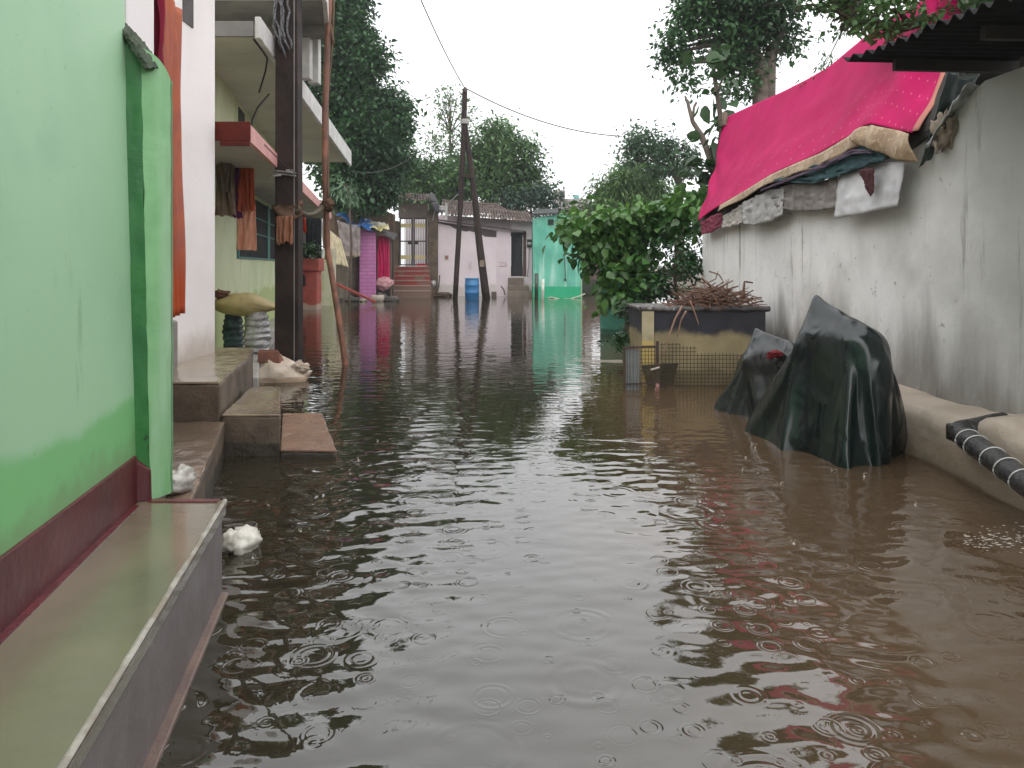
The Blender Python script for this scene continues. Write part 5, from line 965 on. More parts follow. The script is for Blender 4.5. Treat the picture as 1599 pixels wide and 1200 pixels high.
# each sheet is a lattice of settled cloth points: millimetres from the given corner, x y z in turn
TARP_BIG = [
-1527,453,-295,-1471,476,-298,-1420,501,-288,-1365,525,-295,-1309,548,-286,-1258,573,-298,-1203,597,-298,-1147,620,-298,-1095,645,-288,-1041,669,-294,-985,692,-290,-932,717,-298,-878,740,-298,-821,762,-298,-767,787,-291,-713,809,-296,-656,830,-288,-601,852,-298,-548,874,-298,-491,895,-298,
-435,916,-288,-381,936,-283,-328,960,-298,-272,967,-275,-218,986,-286,-161,1000,-298,-103,1017,-298,-46,1031,-298,11,1045,-289,70,1061,-294,127,1074,-292,184,1086,-298,244,1101,-298,301,1112,-298,359,1123,-292,419,1136,-297,477,1146,-289,534,1156,-298,594,1168,-298,652,1179,-298,
708,1188,-286,768,1201,-294,826,1212,-288,883,1221,-298,942,1233,-295,-1479,420,-298,-1427,444,-289,-1373,468,-297,-1317,491,-289,-1265,516,-298,-1211,540,-294,-1154,564,-298,-1102,588,-288,-1049,613,-296,-992,636,-292,-939,660,-298,-886,684,-289,-829,707,-290,-776,731,-282,-723,753,-292,
-666,775,-287,-611,796,-298,-558,818,-292,-501,839,-298,-445,860,-288,-392,882,-296,-338,903,-298,-315,913,-244,-289,919,-298,-234,933,-292,-177,946,-288,-120,961,-298,-62,978,-292,-6,991,-298,52,1005,-290,110,1021,-297,166,1033,-286,224,1045,-293,283,1060,-288,340,1070,-298,
398,1081,-294,457,1093,-298,515,1104,-289,572,1113,-298,632,1126,-294,690,1137,-298,747,1146,-289,806,1158,-297,864,1170,-289,921,1179,-298,-1435,387,-290,-1380,412,-298,-1324,435,-290,-1272,460,-298,-1218,484,-292,-1162,507,-298,-1110,532,-289,-1056,556,-297,-1000,579,-292,-947,604,-298,
-894,628,-287,-838,651,-284,-785,676,-273,-732,697,-284,-674,719,-284,-621,741,-298,-568,762,-288,-511,783,-294,-455,805,-288,-402,826,-298,-351,846,-298,-330,858,-242,-300,866,-190,-272,874,-243,-246,880,-298,-193,893,-298,-137,907,-288,-80,922,-296,-21,938,-291,35,951,-298,
92,965,-289,150,981,-298,205,993,-282,263,1004,-287,322,1019,-283,378,1028,-298,436,1038,-293,495,1051,-298,553,1061,-289,610,1071,-298,670,1083,-292,728,1094,-298,785,1104,-290,844,1116,-298,903,1127,-290,-1387,355,-298,-1332,379,-290,-1280,403,-298,-1225,427,-291,-1169,451,-297,
-1117,475,-288,-1063,499,-298,-1007,523,-292,-955,547,-298,-902,571,-287,-846,595,-279,-794,620,-266,-740,642,-272,-683,663,-280,-632,685,-298,-577,707,-298,-520,728,-295,-465,749,-286,-413,770,-298,-364,790,-293,-351,807,-237,-311,809,-190,-285,819,-136,-260,825,-191,-228,839,-240,
-203,841,-296,-152,854,-298,-96,867,-287,-39,882,-296,20,898,-290,76,912,-298,132,925,-288,191,941,-298,243,953,-275,301,965,-272,360,976,-285,417,986,-298,474,996,-293,534,1008,-298,592,1019,-289,648,1029,-298,708,1041,-291,766,1052,-298,823,1062,-290,882,1073,-298,
-1339,323,-290,-1287,347,-298,-1232,371,-289,-1177,394,-293,-1125,420,-285,-1071,443,-297,-1015,466,-294,-962,491,-298,-909,515,-286,-856,539,-269,-803,563,-261,-749,586,-272,-695,608,-289,-641,630,-298,-587,651,-296,-531,673,-283,-475,694,-283,-423,714,-298,-377,734,-287,-377,756,-230,
-340,760,-182,-302,763,-134,-271,771,-83,-243,779,-136,-210,795,-185,-178,816,-232,-160,803,-288,-111,815,-298,-56,828,-286,2,842,-294,58,861,-281,113,873,-298,170,886,-292,229,901,-292,282,912,-267,340,923,-269,398,934,-286,455,944,-298,512,953,-294,572,966,-298,
629,978,-286,686,986,-294,745,999,-289,804,1010,-298,861,1019,-290,-1294,291,-298,-1239,315,-294,-1184,338,-283,-1132,363,-281,-1077,387,-288,-1022,410,-298,-970,434,-298,-917,459,-285,-864,483,-267,-811,507,-260,-761,531,-281,-705,553,-295,-651,574,-298,-597,596,-291,-541,618,-276,
-486,639,-276,-434,659,-294,-391,678,-280,-387,699,-223,-378,719,-166,-336,718,-122,-301,724,-73,-255,720,-32,-221,742,-77,-188,771,-119,-156,788,-168,-133,781,-224,-117,766,-281,-71,775,-296,-17,791,-277,39,806,-272,97,820,-288,153,833,-298,210,845,-298,268,860,-286,
321,871,-261,378,881,-269,436,891,-286,493,902,-298,550,911,-298,609,924,-288,668,936,-281,725,945,-283,783,956,-294,842,968,-298,-1246,273,-298,-1193,297,-284,-1141,322,-291,-1085,345,-286,-1031,368,-298,-979,393,-296,-926,417,-279,-873,442,-262,-820,465,-262,-767,489,-277,
-715,512,-298,-662,535,-298,-610,557,-278,-553,577,-270,-498,598,-272,-447,618,-294,-411,636,-268,-394,653,-212,-391,674,-155,-369,690,-100,-328,689,-56,-287,689,-11,-244,687,33,-211,714,-10,-178,738,-55,-145,761,-101,-118,761,-156,-100,749,-213,-76,744,-268,-36,750,-294,
15,765,-268,72,779,-267,130,796,-278,185,806,-298,242,817,-298,295,830,-271,353,842,-261,410,853,-263,467,863,-279,524,873,-296,582,882,-298,639,893,-286,698,907,-292,755,915,-284,813,926,-298,-1203,260,-285,-1150,285,-294,-1093,306,-287,-1041,331,-298,-989,356,-292,
-935,380,-276,-882,404,-263,-831,431,-267,-780,457,-290,-725,477,-298,-672,502,-298,-622,525,-272,-564,541,-267,-511,562,-276,-460,585,-298,-429,596,-254,-408,611,-199,-398,631,-142,-389,651,-85,-358,661,-34,-317,660,11,-276,660,56,-234,656,99,-203,686,57,-170,710,11,
-137,732,-35,-107,740,-87,-86,731,-143,-66,721,-200,-39,722,-254,-7,735,-298,46,743,-272,102,756,-263,157,782,-266,210,786,-295,266,800,-298,324,811,-286,381,819,-267,438,827,-262,496,837,-275,554,848,-292,611,857,-298,668,867,-287,727,882,-295,784,890,-285,
-1159,247,-298,-1102,269,-289,-1051,294,-298,-998,319,-288,-944,342,-272,-891,367,-265,-840,394,-274,-787,421,-291,-734,446,-297,-686,472,-277,-626,487,-282,-575,513,-265,-528,534,-293,-476,547,-294,-452,558,-240,-430,572,-185,-411,588,-129,-402,609,-72,-383,626,-17,-348,632,32,
-308,633,78,-267,632,123,-223,622,163,-193,657,124,-161,683,79,-128,703,32,-97,718,-18,-74,711,-74,-52,702,-130,-27,700,-185,0,706,-240,27,712,-294,76,733,-292,124,746,-261,182,760,-262,237,767,-287,294,776,-298,352,785,-292,410,794,-273,467,802,-263,
525,811,-271,582,823,-288,640,832,-298,697,841,-289,755,856,-298,-1112,231,-292,-1060,257,-298,-1006,281,-288,-952,304,-272,-900,330,-269,-849,358,-284,-795,383,-298,-743,409,-298,-692,434,-281,-640,458,-260,-587,483,-258,-545,499,-296,-502,511,-279,-479,524,-224,-456,538,-169,
-434,552,-114,-414,567,-59,-401,586,-3,-375,599,51,-339,605,100,-298,604,145,-256,600,188,-210,581,223,-182,620,186,-151,654,146,-119,678,101,-87,694,51,-61,692,-4,-37,687,-60,-12,687,-115,14,689,-170,41,693,-224,69,699,-279,109,719,-295,152,725,-255,
210,735,-260,266,743,-281,323,751,-298,380,761,-298,438,769,-281,496,777,-266,553,785,-270,610,796,-287,668,807,-298,726,815,-292,-1069,220,-298,-1014,243,-288,-960,267,-275,-909,293,-275,-858,321,-292,-803,346,-298,-752,373,-298,-702,397,-276,-648,421,-259,-596,446,-258,
-565,477,-298,-528,476,-263,-512,496,-208,-491,513,-153,-468,526,-98,-445,539,-43,-423,551,12,-400,563,67,-367,570,118,-328,572,165,-284,568,207,-241,563,250,-197,526,270,-170,567,235,-141,611,205,-108,647,166,-76,667,119,-46,678,66,-21,677,11,4,675,-45,
30,684,-99,57,692,-153,84,693,-207,111,690,-262,140,713,-298,181,700,-257,238,709,-257,295,719,-274,350,727,-298,408,734,-298,466,746,-290,524,752,-272,581,759,-273,639,769,-287,697,782,-298,-1020,206,-298,-968,229,-281,-918,259,-290,-864,286,-297,-811,312,-298,
-763,340,-280,-706,360,-285,-658,384,-258,-606,409,-261,-586,443,-298,-562,449,-247,-540,464,-192,-518,479,-137,-496,493,-83,-473,506,-28,-445,514,26,-417,522,79,-389,531,132,-352,535,180,-307,531,222,-260,523,259,-213,515,298,-163,507,331,-158,504,271,-131,556,252,
-99,598,222,-66,629,181,-34,652,134,-6,662,81,20,671,27,46,682,-27,73,685,-82,100,688,-136,127,690,-190,154,692,-245,175,694,-298,209,675,-260,267,683,-257,319,691,-285,377,708,-279,432,712,-298,491,720,-294,551,728,-286,609,733,-279,664,743,-298,
-974,182,-293,-922,210,-295,-867,236,-292,-816,264,-298,-769,291,-275,-715,318,-263,-661,342,-262,-620,372,-290,-579,401,-298,-536,414,-257,-506,426,-206,-488,437,-148,-472,447,-91,-460,455,-31,-458,463,29,-434,472,84,-408,481,139,-376,487,190,-336,488,235,-286,478,269,
-236,468,303,-188,461,340,-149,460,386,-146,457,325,-114,499,295,-83,545,270,-50,584,237,-18,608,191,12,624,141,38,633,86,60,639,30,68,634,-30,83,634,-89,105,636,-146,134,639,-199,149,641,-258,191,656,-298,242,653,-290,293,650,-263,348,661,-283,
408,671,-280,463,676,-298,521,681,-289,582,691,-293,641,697,-292,-926,159,-297,-871,186,-291,-820,214,-298,-770,242,-286,-719,269,-265,-667,296,-267,-623,325,-294,-580,348,-296,-540,360,-252,-500,373,-208,-475,385,-153,-462,394,-95,-456,402,-35,-453,410,26,-441,419,85,
-419,428,141,-392,436,195,-363,443,247,-318,440,288,-266,426,317,-217,417,351,-171,411,391,-136,413,441,-130,411,380,-97,446,343,-66,492,318,-35,537,291,-1,566,249,27,579,197,53,588,142,76,595,87,90,594,27,95,589,-33,103,585,-93,118,585,-153,
144,588,-208,181,599,-255,222,612,-298,270,617,-296,320,619,-266,378,623,-278,438,631,-289,495,637,-298,553,643,-289,613,651,-296,-875,136,-293,-825,165,-298,-774,192,-284,-722,220,-267,-671,248,-265,-628,275,-297,-585,295,-289,-540,307,-250,-499,320,-207,-467,332,-156,
-451,343,-99,-449,349,-38,-445,357,22,-441,365,82,-422,374,140,-398,383,195,-379,392,252,-348,399,304,-299,391,339,-247,375,366,-198,366,401,-155,363,443,-123,367,495,-113,366,435,-80,396,394,-49,440,366,-19,487,342,15,522,306,43,537,254,65,541,197,
88,548,141,108,552,84,117,548,24,120,542,-37,126,538,-97,141,537,-156,171,542,-209,213,556,-251,256,571,-291,303,579,-297,353,580,-264,411,587,-267,469,593,-285,527,599,-298,584,603,-293,-829,115,-298,-777,143,-285,-726,170,-266,-675,198,-263,-635,225,-298,
-590,242,-281,-543,255,-245,-497,267,-207,-463,279,-158,-440,290,-103,-431,300,-43,-431,306,17,-429,313,78,-422,321,138,-403,330,195,-381,339,251,-366,348,309,-332,353,359,-281,340,389,-228,325,416,-180,317,452,-139,316,497,-110,320,550,-96,321,491,-64,347,446,
-32,388,415,-2,436,393,30,477,361,60,494,311,80,497,254,101,502,197,122,506,140,134,505,80,140,500,20,143,494,-41,148,489,-101,166,489,-159,199,497,-210,242,512,-249,290,530,-283,337,542,-298,385,542,-261,442,548,-265,499,554,-285,558,560,-298,
-777,95,-298,-730,119,-270,-680,148,-263,-642,177,-298,-595,190,-271,-541,202,-246,-496,214,-207,-459,226,-159,-433,238,-105,-417,248,-48,-411,256,12,-410,263,73,-411,268,133,-404,276,193,-384,285,250,-366,295,307,-353,304,366,-314,306,413,-262,290,439,-210,275,466,
-162,268,504,-124,269,552,-97,275,606,-80,277,547,-49,300,500,-16,337,466,14,385,442,45,430,416,77,451,368,96,454,311,115,457,253,136,461,196,149,460,137,155,456,76,157,449,16,160,443,-45,170,440,-105,193,443,-161,227,452,-211,271,468,-250,
323,490,-272,370,507,-298,416,503,-261,474,508,-268,526,515,-298,-730,71,-285,-681,102,-274,-643,137,-298,-597,145,-259,-538,151,-246,-492,162,-208,-456,174,-160,-428,185,-107,-408,196,-51,-395,205,8,-391,213,68,-392,219,129,-394,224,189,-387,232,249,-366,241,306,
-353,250,364,-339,260,423,-296,259,466,-243,239,488,-192,226,518,-145,221,557,-110,223,607,-83,229,661,-63,234,604,-34,253,554,0,288,518,31,334,492,60,382,469,93,408,425,113,411,368,130,413,310,150,416,252,164,416,193,170,411,133,172,405,72,
173,399,12,178,394,-49,195,393,-107,221,397,-162,255,407,-212,300,424,-249,353,451,-263,397,474,-298,445,465,-270,502,469,-281,-682,52,-283,-644,83,-298,-598,94,-261,-541,102,-240,-490,110,-209,-452,121,-162,-424,132,-109,-402,143,-53,-385,153,4,-374,163,63,
-372,170,124,-374,175,184,-376,180,245,-369,188,305,-350,197,362,-339,206,421,-324,215,479,-278,211,518,-225,189,539,-175,180,572,-143,190,623,-99,178,664,-70,183,717,-46,192,661,-18,228,621,15,241,572,48,283,543,75,333,522,109,364,482,130,369,425,
146,369,366,165,372,308,179,372,249,185,367,189,187,361,129,187,354,68,188,348,8,202,346,-52,222,347,-109,249,352,-164,283,363,-213,329,384,-247,380,410,-266,427,431,-298,474,425,-279,-645,33,-296,-596,43,-262,-541,53,-238,-490,62,-205,-449,72,-162,
-420,82,-109,-398,93,-54,-380,103,4,-364,113,62,-354,122,121,-353,129,181,-357,133,242,-359,138,303,-352,146,362,-335,155,420,-325,164,479,-306,173,537,-256,163,569,-203,142,591,-168,151,639,-138,162,691,-93,140,726,-57,141,775,-29,157,724,-4,200,687,
25,203,634,60,233,595,88,283,574,122,320,540,144,327,484,161,328,425,178,330,367,192,329,308,199,325,247,202,320,187,202,313,126,198,305,66,209,302,6,227,302,-52,248,304,-109,274,309,-163,310,323,-210,356,345,-244,407,367,-268,456,389,-297,
-586,-5,-275,-536,6,-242,-489,14,-205,-448,23,-160,-417,33,-109,-394,43,-53,-376,53,4,-360,63,62,-345,73,120,-334,82,179,-333,89,239,-339,92,300,-342,97,360,-335,105,420,-319,114,478,-310,122,538,-287,131,594,-235,113,619,-185,105,652,-168,125,707,
-132,129,756,-88,108,791,-44,98,832,-14,128,789,9,172,754,40,187,704,70,187,651,101,231,624,133,275,597,158,285,542,176,287,484,193,289,426,206,288,366,213,284,306,215,278,245,213,270,185,207,263,125,218,259,65,234,258,7,253,259,-51,
274,261,-108,303,269,-161,339,283,-208,383,302,-246,431,324,-276,-531,-44,-246,-487,-34,-205,-448,-26,-159,-417,-17,-108,-393,-7,-52,-375,3,5,-358,13,63,-343,23,121,-329,33,179,-315,42,238,-311,50,298,-319,52,358,-325,55,418,-320,63,479,-304,72,537,
-294,80,596,-267,88,650,-214,71,676,-171,75,718,-166,96,775,-123,91,818,-80,84,860,-39,87,905,-5,104,858,25,136,815,56,165,772,76,153,716,113,182,677,143,229,653,171,242,600,191,246,543,208,248,485,220,246,425,226,242,365,224,235,304,
216,228,244,215,220,184,229,218,125,245,217,66,262,216,8,280,217,-50,302,220,-107,331,229,-160,367,242,-207,411,261,-245,-484,-84,-206,-448,-75,-159,-417,-66,-107,-394,-57,-51,-375,-48,6,-359,-38,64,-345,-28,122,-331,-17,181,-317,-7,239,-303,2,297,
-290,12,356,-295,15,417,-306,15,477,-305,21,537,-288,30,595,-277,38,654,-246,46,706,-194,34,736,-160,47,784,-152,68,841,-121,84,890,-78,78,933,-39,92,978,-1,95,930,28,128,888,63,137,839,84,125,783,120,139,736,153,182,709,183,198,658,
205,204,602,224,207,544,234,205,484,236,199,423,225,192,364,218,185,304,227,180,244,243,179,185,258,178,126,274,176,68,290,175,9,308,176,-49,330,179,-106,358,188,-159,397,201,-204,-448,-125,-158,-418,-116,-105,-396,-107,-50,-379,-98,8,-364,-88,66,
-351,-77,125,-337,-67,183,-323,-57,242,-310,-47,300,-296,-37,359,-282,-28,417,-269,-19,476,-284,-23,535,-290,-21,595,-273,-12,653,-258,-3,712,-225,3,762,-177,1,799,-153,20,852,-139,41,907,-110,58,958,-75,73,1006,-34,81,1050,4,84,1002,37,109,958,
67,106,905,94,100,851,126,102,800,163,135,764,194,152,715,219,162,660,239,167,603,246,163,543,232,158,484,221,151,424,229,145,364,244,143,305,259,142,246,274,140,187,290,139,128,305,137,70,322,137,11,337,135,-48,356,138,-106,388,147,-156,
-423,-166,-103,-401,-157,-47,-385,-147,11,-376,-137,70,-364,-126,129,-351,-116,187,-337,-105,246,-324,-95,304,-310,-85,363,-296,-75,421,-282,-66,480,-267,-57,538,-254,-48,597,-273,-62,654,-256,-54,712,-235,-45,767,-201,-40,817,-181,-19,870,-151,-4,921,-122,12,972,
-94,29,1023,-63,47,1073,-30,64,1121,8,76,1075,40,76,1023,73,77,972,106,81,921,139,86,870,171,86,818,203,105,770,232,120,719,253,127,663,238,124,604,225,118,545,234,113,485,249,111,426,264,109,367,279,108,308,294,106,249,309,104,190,
325,103,131,340,101,72,353,98,13,358,93,-48,383,97,-103,-395,-205,-51,-385,-197,8,-374,-187,67,-364,-177,126,-353,-167,185,-343,-156,245,-332,-145,304,-321,-134,363,-310,-124,421,-299,-113,480,-286,-103,539,-273,-94,598,-258,-85,657,-244,-78,716,-269,-92,776,
-251,-78,837,-212,-58,884,-183,-42,936,-152,-27,988,-121,-11,1039,-88,5,1089,-56,24,1139,-24,45,1189,13,47,1139,50,52,1089,85,59,1039,120,66,988,154,72,937,187,79,886,233,94,840,254,93,782,242,88,721,229,84,662,243,82,603,257,81,543,
271,78,484,285,76,425,299,73,366,312,69,306,325,65,247,336,61,187,345,57,127,353,52,67,362,48,6,367,48,-54,-328,-211,-81,-318,-203,-22,-308,-195,38,-298,-187,97,-287,-180,157,-277,-173,216,-268,-166,276,-258,-160,336,-249,-155,396,-245,-156,457,
-240,-155,517,-234,-153,578,-228,-149,638,-222,-146,699,-218,-145,759,-230,-149,826,-202,-130,878,-168,-113,927,-135,-97,976,-103,-81,1025,-70,-64,1075,-39,-46,1124,-1,-23,1166,43,-18,1125,76,-14,1074,110,-8,1023,143,-2,972,176,5,920,209,11,868,257,24,829,
268,24,768,234,17,709,245,14,649,254,12,589,262,9,528,269,7,467,275,6,407,280,5,346,285,5,285,288,6,225,288,11,164,292,12,103,298,12,43,304,11,-18,310,10,-78,-264,-231,-109,-254,-227,-49,-245,-223,11,-237,-219,71,-228,-215,132,
-220,-211,192,-212,-208,252,-205,-204,313,-197,-201,373,-190,-198,433,-183,-195,494,-177,-192,555,-171,-190,615,-166,-187,676,-160,-184,737,-164,-185,797,-158,-185,858,-155,-184,918,-119,-167,964,-84,-150,1012,-51,-133,1059,-19,-114,1107,22,-92,1147,66,-85,1107,107,-80,1062,
140,-74,1011,174,-67,961,209,-60,912,250,-49,868,237,-47,809,233,-46,748,221,-52,689,219,-51,628,220,-49,567,222,-48,506,225,-47,445,228,-46,384,232,-45,324,235,-44,263,239,-43,202,242,-42,141,247,-41,80,251,-40,20,255,-39,-41,259,-38,-102,
-224,-290,-129,-217,-287,-69,-209,-283,-8,-201,-280,52,-194,-277,112,-187,-274,173,-180,-271,233,-173,-268,294,-167,-265,354,-161,-262,415,-155,-260,476,-150,-257,536,-145,-255,597,-141,-254,658,-140,-252,719,-137,-251,779,-137,-253,840,-129,-250,900,-101,-238,953,-64,-220,998,
-29,-201,1043,0,-184,1093,44,-161,1129,88,-153,1088,134,-146,1048,170,-140,1000,206,-133,951,248,-122,909,251,-120,849,258,-115,789,247,-116,729,254,-114,669,248,-115,608,240,-117,548,235,-118,487,232,-118,426,233,-117,365,234,-116,304,236,-115,243,239,-114,183,
242,-113,122,245,-111,61,250,-110,0,254,-109,-60,260,-108,-121,-215,-361,-143,-206,-358,-83,-197,-354,-23,-188,-350,38,-180,-347,98,-172,-344,158,-164,-341,218,-157,-338,279,-150,-335,339,-143,-332,400,-137,-329,460,-132,-327,521,-127,-325,581,-122,-322,642,-117,-320,703,
-112,-318,763,-105,-316,824,-103,-317,884,-80,-307,940,-43,-289,984,-7,-270,1030,20,-254,1082,66,-229,1112,107,-221,1068,156,-215,1033,197,-208,989,236,-199,942,269,-190,892,276,-186,832,272,-185,772,258,-186,712,260,-185,652,265,-184,591,265,-183,530,261,-184,469,
253,-186,409,253,-185,348,256,-184,287,260,-182,227,265,-180,166,272,-177,106,280,-174,45,289,-170,-15,300,-165,-74,313,-158,-133,-209,-433,-156,-199,-429,-96,-188,-425,-36,-178,-422,24,-168,-418,84,-159,-414,144,-150,-411,204,-142,-408,264,-134,-404,324,-126,-401,385,
-119,-398,445,-112,-396,505,-106,-393,566,-101,-391,626,-96,-389,687,-90,-386,748,-79,-383,807,-75,-382,868,-58,-376,927,-21,-358,971,13,-339,1018,39,-324,1071,76,-277,1058,136,-288,1056,173,-282,1009,223,-276,976,261,-267,929,288,-259,875,292,-256,815,281,-255,755,
268,-257,695,265,-256,635,267,-255,574,271,-254,513,272,-254,453,273,-254,392,278,-252,331,286,-248,271,295,-244,211,306,-239,151,318,-232,92,332,-224,33,347,-214,-25,363,-200,-82,381,-183,-138,-203,-505,-169,-192,-501,-110,-180,-497,-50,-168,-493,9,-157,-489,69,
-147,-485,129,-137,-481,189,-127,-478,249,-118,-474,309,-109,-471,369,-101,-468,429,-93,-464,490,-86,-462,550,-80,-459,610,-75,-457,671,-69,-455,732,-61,-452,792,-48,-449,851,-34,-444,911,1,-427,957,32,-409,1006,72,-382,1042,109,-342,1069,139,-349,1017,193,-350,989,
248,-343,960,286,-335,914,306,-328,857,303,-326,797,286,-327,738,277,-327,678,280,-326,617,286,-324,557,295,-321,497,300,-320,436,310,-315,376,323,-308,317,336,-300,258,351,-290,200,367,-278,143,384,-264,86,401,-248,30,419,-228,-25,436,-205,-79,454,-180,-131,
-201,-573,-196,-185,-568,-137,-171,-564,-78,-160,-560,-18,-149,-556,42,-138,-552,101,-127,-548,161,-117,-545,221,-108,-541,281,-98,-538,341,-88,-534,401,-79,-530,461,-69,-527,521,-61,-523,582,-55,-521,642,-49,-519,703,-42,-517,763,-33,-515,824,-22,-516,887,8,-502,941,
53,-470,972,97,-430,993,127,-408,1040,174,-412,1003,233,-416,981,284,-412,945,315,-397,889,321,-392,827,301,-393,768,289,-393,708,297,-391,647,309,-386,588,323,-380,529,338,-373,470,354,-362,412,370,-351,355,387,-337,297,404,-323,241,421,-305,185,439,-285,130,
456,-263,76,473,-237,24,489,-208,-27,504,-178,-78,520,-148,-128,-199,-642,-222,-185,-637,-163,-176,-633,-102,-169,-628,-42,-159,-624,18,-149,-621,78,-137,-617,137,-126,-613,197,-117,-610,257,-108,-606,317,-98,-602,377,-87,-599,437,-74,-595,496,-59,-592,555,-42,-587,614,
-23,-579,671,-3,-567,728,16,-552,781,12,-566,844,35,-567,906,74,-539,948,118,-497,969,148,-473,1015,193,-479,975,253,-484,953,299,-479,910,326,-467,855,336,-455,792,314,-456,734,342,-438,683,362,-419,628,379,-402,573,395,-386,516,411,-371,459,427,-356,402,
443,-344,345,459,-338,287,476,-311,235,492,-288,181,510,-270,126,524,-235,78,538,-203,28,552,-171,-21,566,-139,-71,580,-108,-121,-202,-701,-257,-194,-697,-197,-183,-692,-137,-173,-688,-78,-163,-684,-18,-153,-680,42,-143,-676,102,-130,-673,161,-115,-668,220,-100,-663,279,
-83,-657,337,-63,-649,394,-43,-637,450,-22,-622,505,-2,-606,560,17,-590,616,37,-576,671,32,-593,730,53,-582,785,70,-595,845,100,-584,898,136,-559,942,165,-508,956,218,-536,945,258,-531,901,296,-524,852,320,-508,797,308,-490,737,339,-498,684,368,-479,634,
395,-460,582,420,-439,531,444,-418,479,467,-396,426,488,-373,374,508,-349,322,525,-323,270,541,-296,217,557,-270,165,573,-243,112,588,-216,60,602,-188,8,616,-161,-45,630,-133,-97,643,-106,-150,-216,-769,-281,-172,-737,-254,-154,-722,-198,-141,-713,-139,-130,-704,-80,
-123,-705,-20,-124,-712,41,-113,-710,101,-95,-702,158,-76,-689,215,-58,-670,269,-42,-648,324,-29,-626,379,-9,-609,434,9,-591,489,31,-579,545,32,-599,602,52,-597,659,63,-610,718,87,-613,774,117,-603,826,149,-585,875,184,-568,922,223,-559,875,263,-555,829,
295,-546,779,309,-524,724,329,-508,669,332,-484,613,364,-485,561,395,-471,510,420,-451,458,443,-430,406,467,-408,354,489,-386,302,509,-362,250,529,-337,198,547,-311,146,563,-284,93,579,-257,41,593,-229,-12,605,-201,-64,614,-172,-117,616,-140,-169,614,-103,-217,
-234,-838,-297,-188,-806,-275,-144,-773,-249,-120,-753,-196,-135,-749,-137,-124,-750,-78,-104,-747,-20,-86,-729,35,-72,-705,89,-60,-681,144,-49,-656,198,-33,-635,253,-14,-616,308,4,-598,363,25,-585,418,36,-602,476,55,-603,533,73,-612,591,80,-629,649,100,-637,706,
128,-635,760,161,-614,808,192,-584,851,238,-595,812,273,-586,762,298,-569,709,314,-547,654,323,-525,598,337,-504,542,355,-483,488,388,-478,438,416,-461,386,438,-438,334,459,-415,282,480,-391,230,500,-367,178,518,-341,126,534,-314,74,548,-286,22,560,-256,-30,
570,-224,-81,577,-190,-131,578,-150,-177,572,-102,-214,575,-42,-208,-253,-861,-279,-204,-872,-301,-160,-831,-289,-160,-794,-241,-125,-797,-192,-99,-775,-141,-82,-748,-89,-73,-720,-36,-70,-692,18,-54,-669,72,-37,-649,127,-18,-631,182,0,-612,236,19,-595,292,38,-603,349,
58,-603,406,76,-611,464,80,-631,521,90,-647,579,115,-640,634,141,-649,689,172,-645,743,207,-625,790,246,-621,744,276,-607,691,296,-583,637,305,-556,582,331,-545,528,351,-525,474,369,-504,420,382,-481,365,409,-464,313,435,-446,261,454,-421,209,474,-396,157,
491,-369,105,505,-340,54,516,-308,3,525,-274,-46,531,-237,-94,536,-197,-140,541,-153,-182,539,-101,-213,534,-41,-224,583,-20,-234,-284,-883,-272,-228,-866,-273,-177,-884,-298,-146,-844,-294,-126,-794,-264,-110,-766,-213,-93,-739,-161,-76,-713,-109,-59,-692,-55,-41,-671,0,
-23,-652,55,-5,-633,110,14,-615,165,35,-603,221,55,-602,278,74,-608,335,85,-625,393,88,-646,450,100,-661,507,120,-641,561,148,-647,615,180,-648,668,213,-641,719,247,-632,669,273,-610,616,285,-580,563,303,-559,509,320,-534,457,344,-526,401,366,-510,347,
388,-492,293,409,-469,240,429,-445,188,448,-419,136,467,-393,85,477,-361,34,484,-324,-14,490,-286,-61,494,-246,-107,499,-204,-151,502,-160,-193,500,-103,-216,510,-57,-234,566,-35,-241,597,14,-246,-313,-919,-270,-262,-887,-279,-205,-878,-268,-151,-878,-292,-108,-856,-298,
-87,-808,-268,-71,-769,-224,-55,-739,-174,-38,-712,-122,-22,-687,-69,-6,-663,-15,12,-642,39,30,-623,94,51,-610,150,72,-608,207,88,-619,264,93,-640,321,97,-661,378,115,-669,436,122,-640,488,151,-649,541,182,-652,593,214,-641,645,245,-631,594,269,-609,542,
285,-582,490,291,-552,438,306,-524,386,329,-509,331,352,-496,277,374,-479,222,396,-460,169,418,-438,116,438,-413,64,441,-372,20,445,-330,-24,449,-288,-67,454,-245,-110,458,-201,-152,463,-158,-195,465,-115,-239,498,-80,-242,549,-51,-248,581,-3,-262,628,36,-272,
-337,-951,-268,-299,-913,-289,-239,-897,-284,-181,-888,-270,-128,-868,-283,-71,-868,-300,-50,-824,-268,-33,-777,-232,-16,-745,-183,-1,-714,-133,15,-685,-82,31,-658,-30,47,-634,23,67,-618,79,87,-619,136,102,-632,193,101,-654,250,108,-675,307,130,-671,364,122,-640,415,
153,-649,468,184,-652,519,216,-648,571,245,-635,520,267,-611,468,283,-584,416,293,-554,365,298,-522,313,314,-493,262,336,-473,209,359,-455,155,381,-437,101,402,-416,48,421,-387,-2,438,-357,-52,446,-316,-96,452,-273,-139,456,-230,-182,452,-185,-223,443,-140,-260,
492,-107,-249,532,-65,-255,567,-19,-272,608,21,-290,656,54,-295,-350,-994,-270,-326,-942,-289,-273,-919,-301,-215,-904,-294,-158,-892,-278,-105,-868,-275,-48,-866,-287,-13,-834,-272,6,-788,-239,20,-760,-186,36,-722,-141,51,-689,-93,64,-654,-45,82,-631,8,103,-625,65,
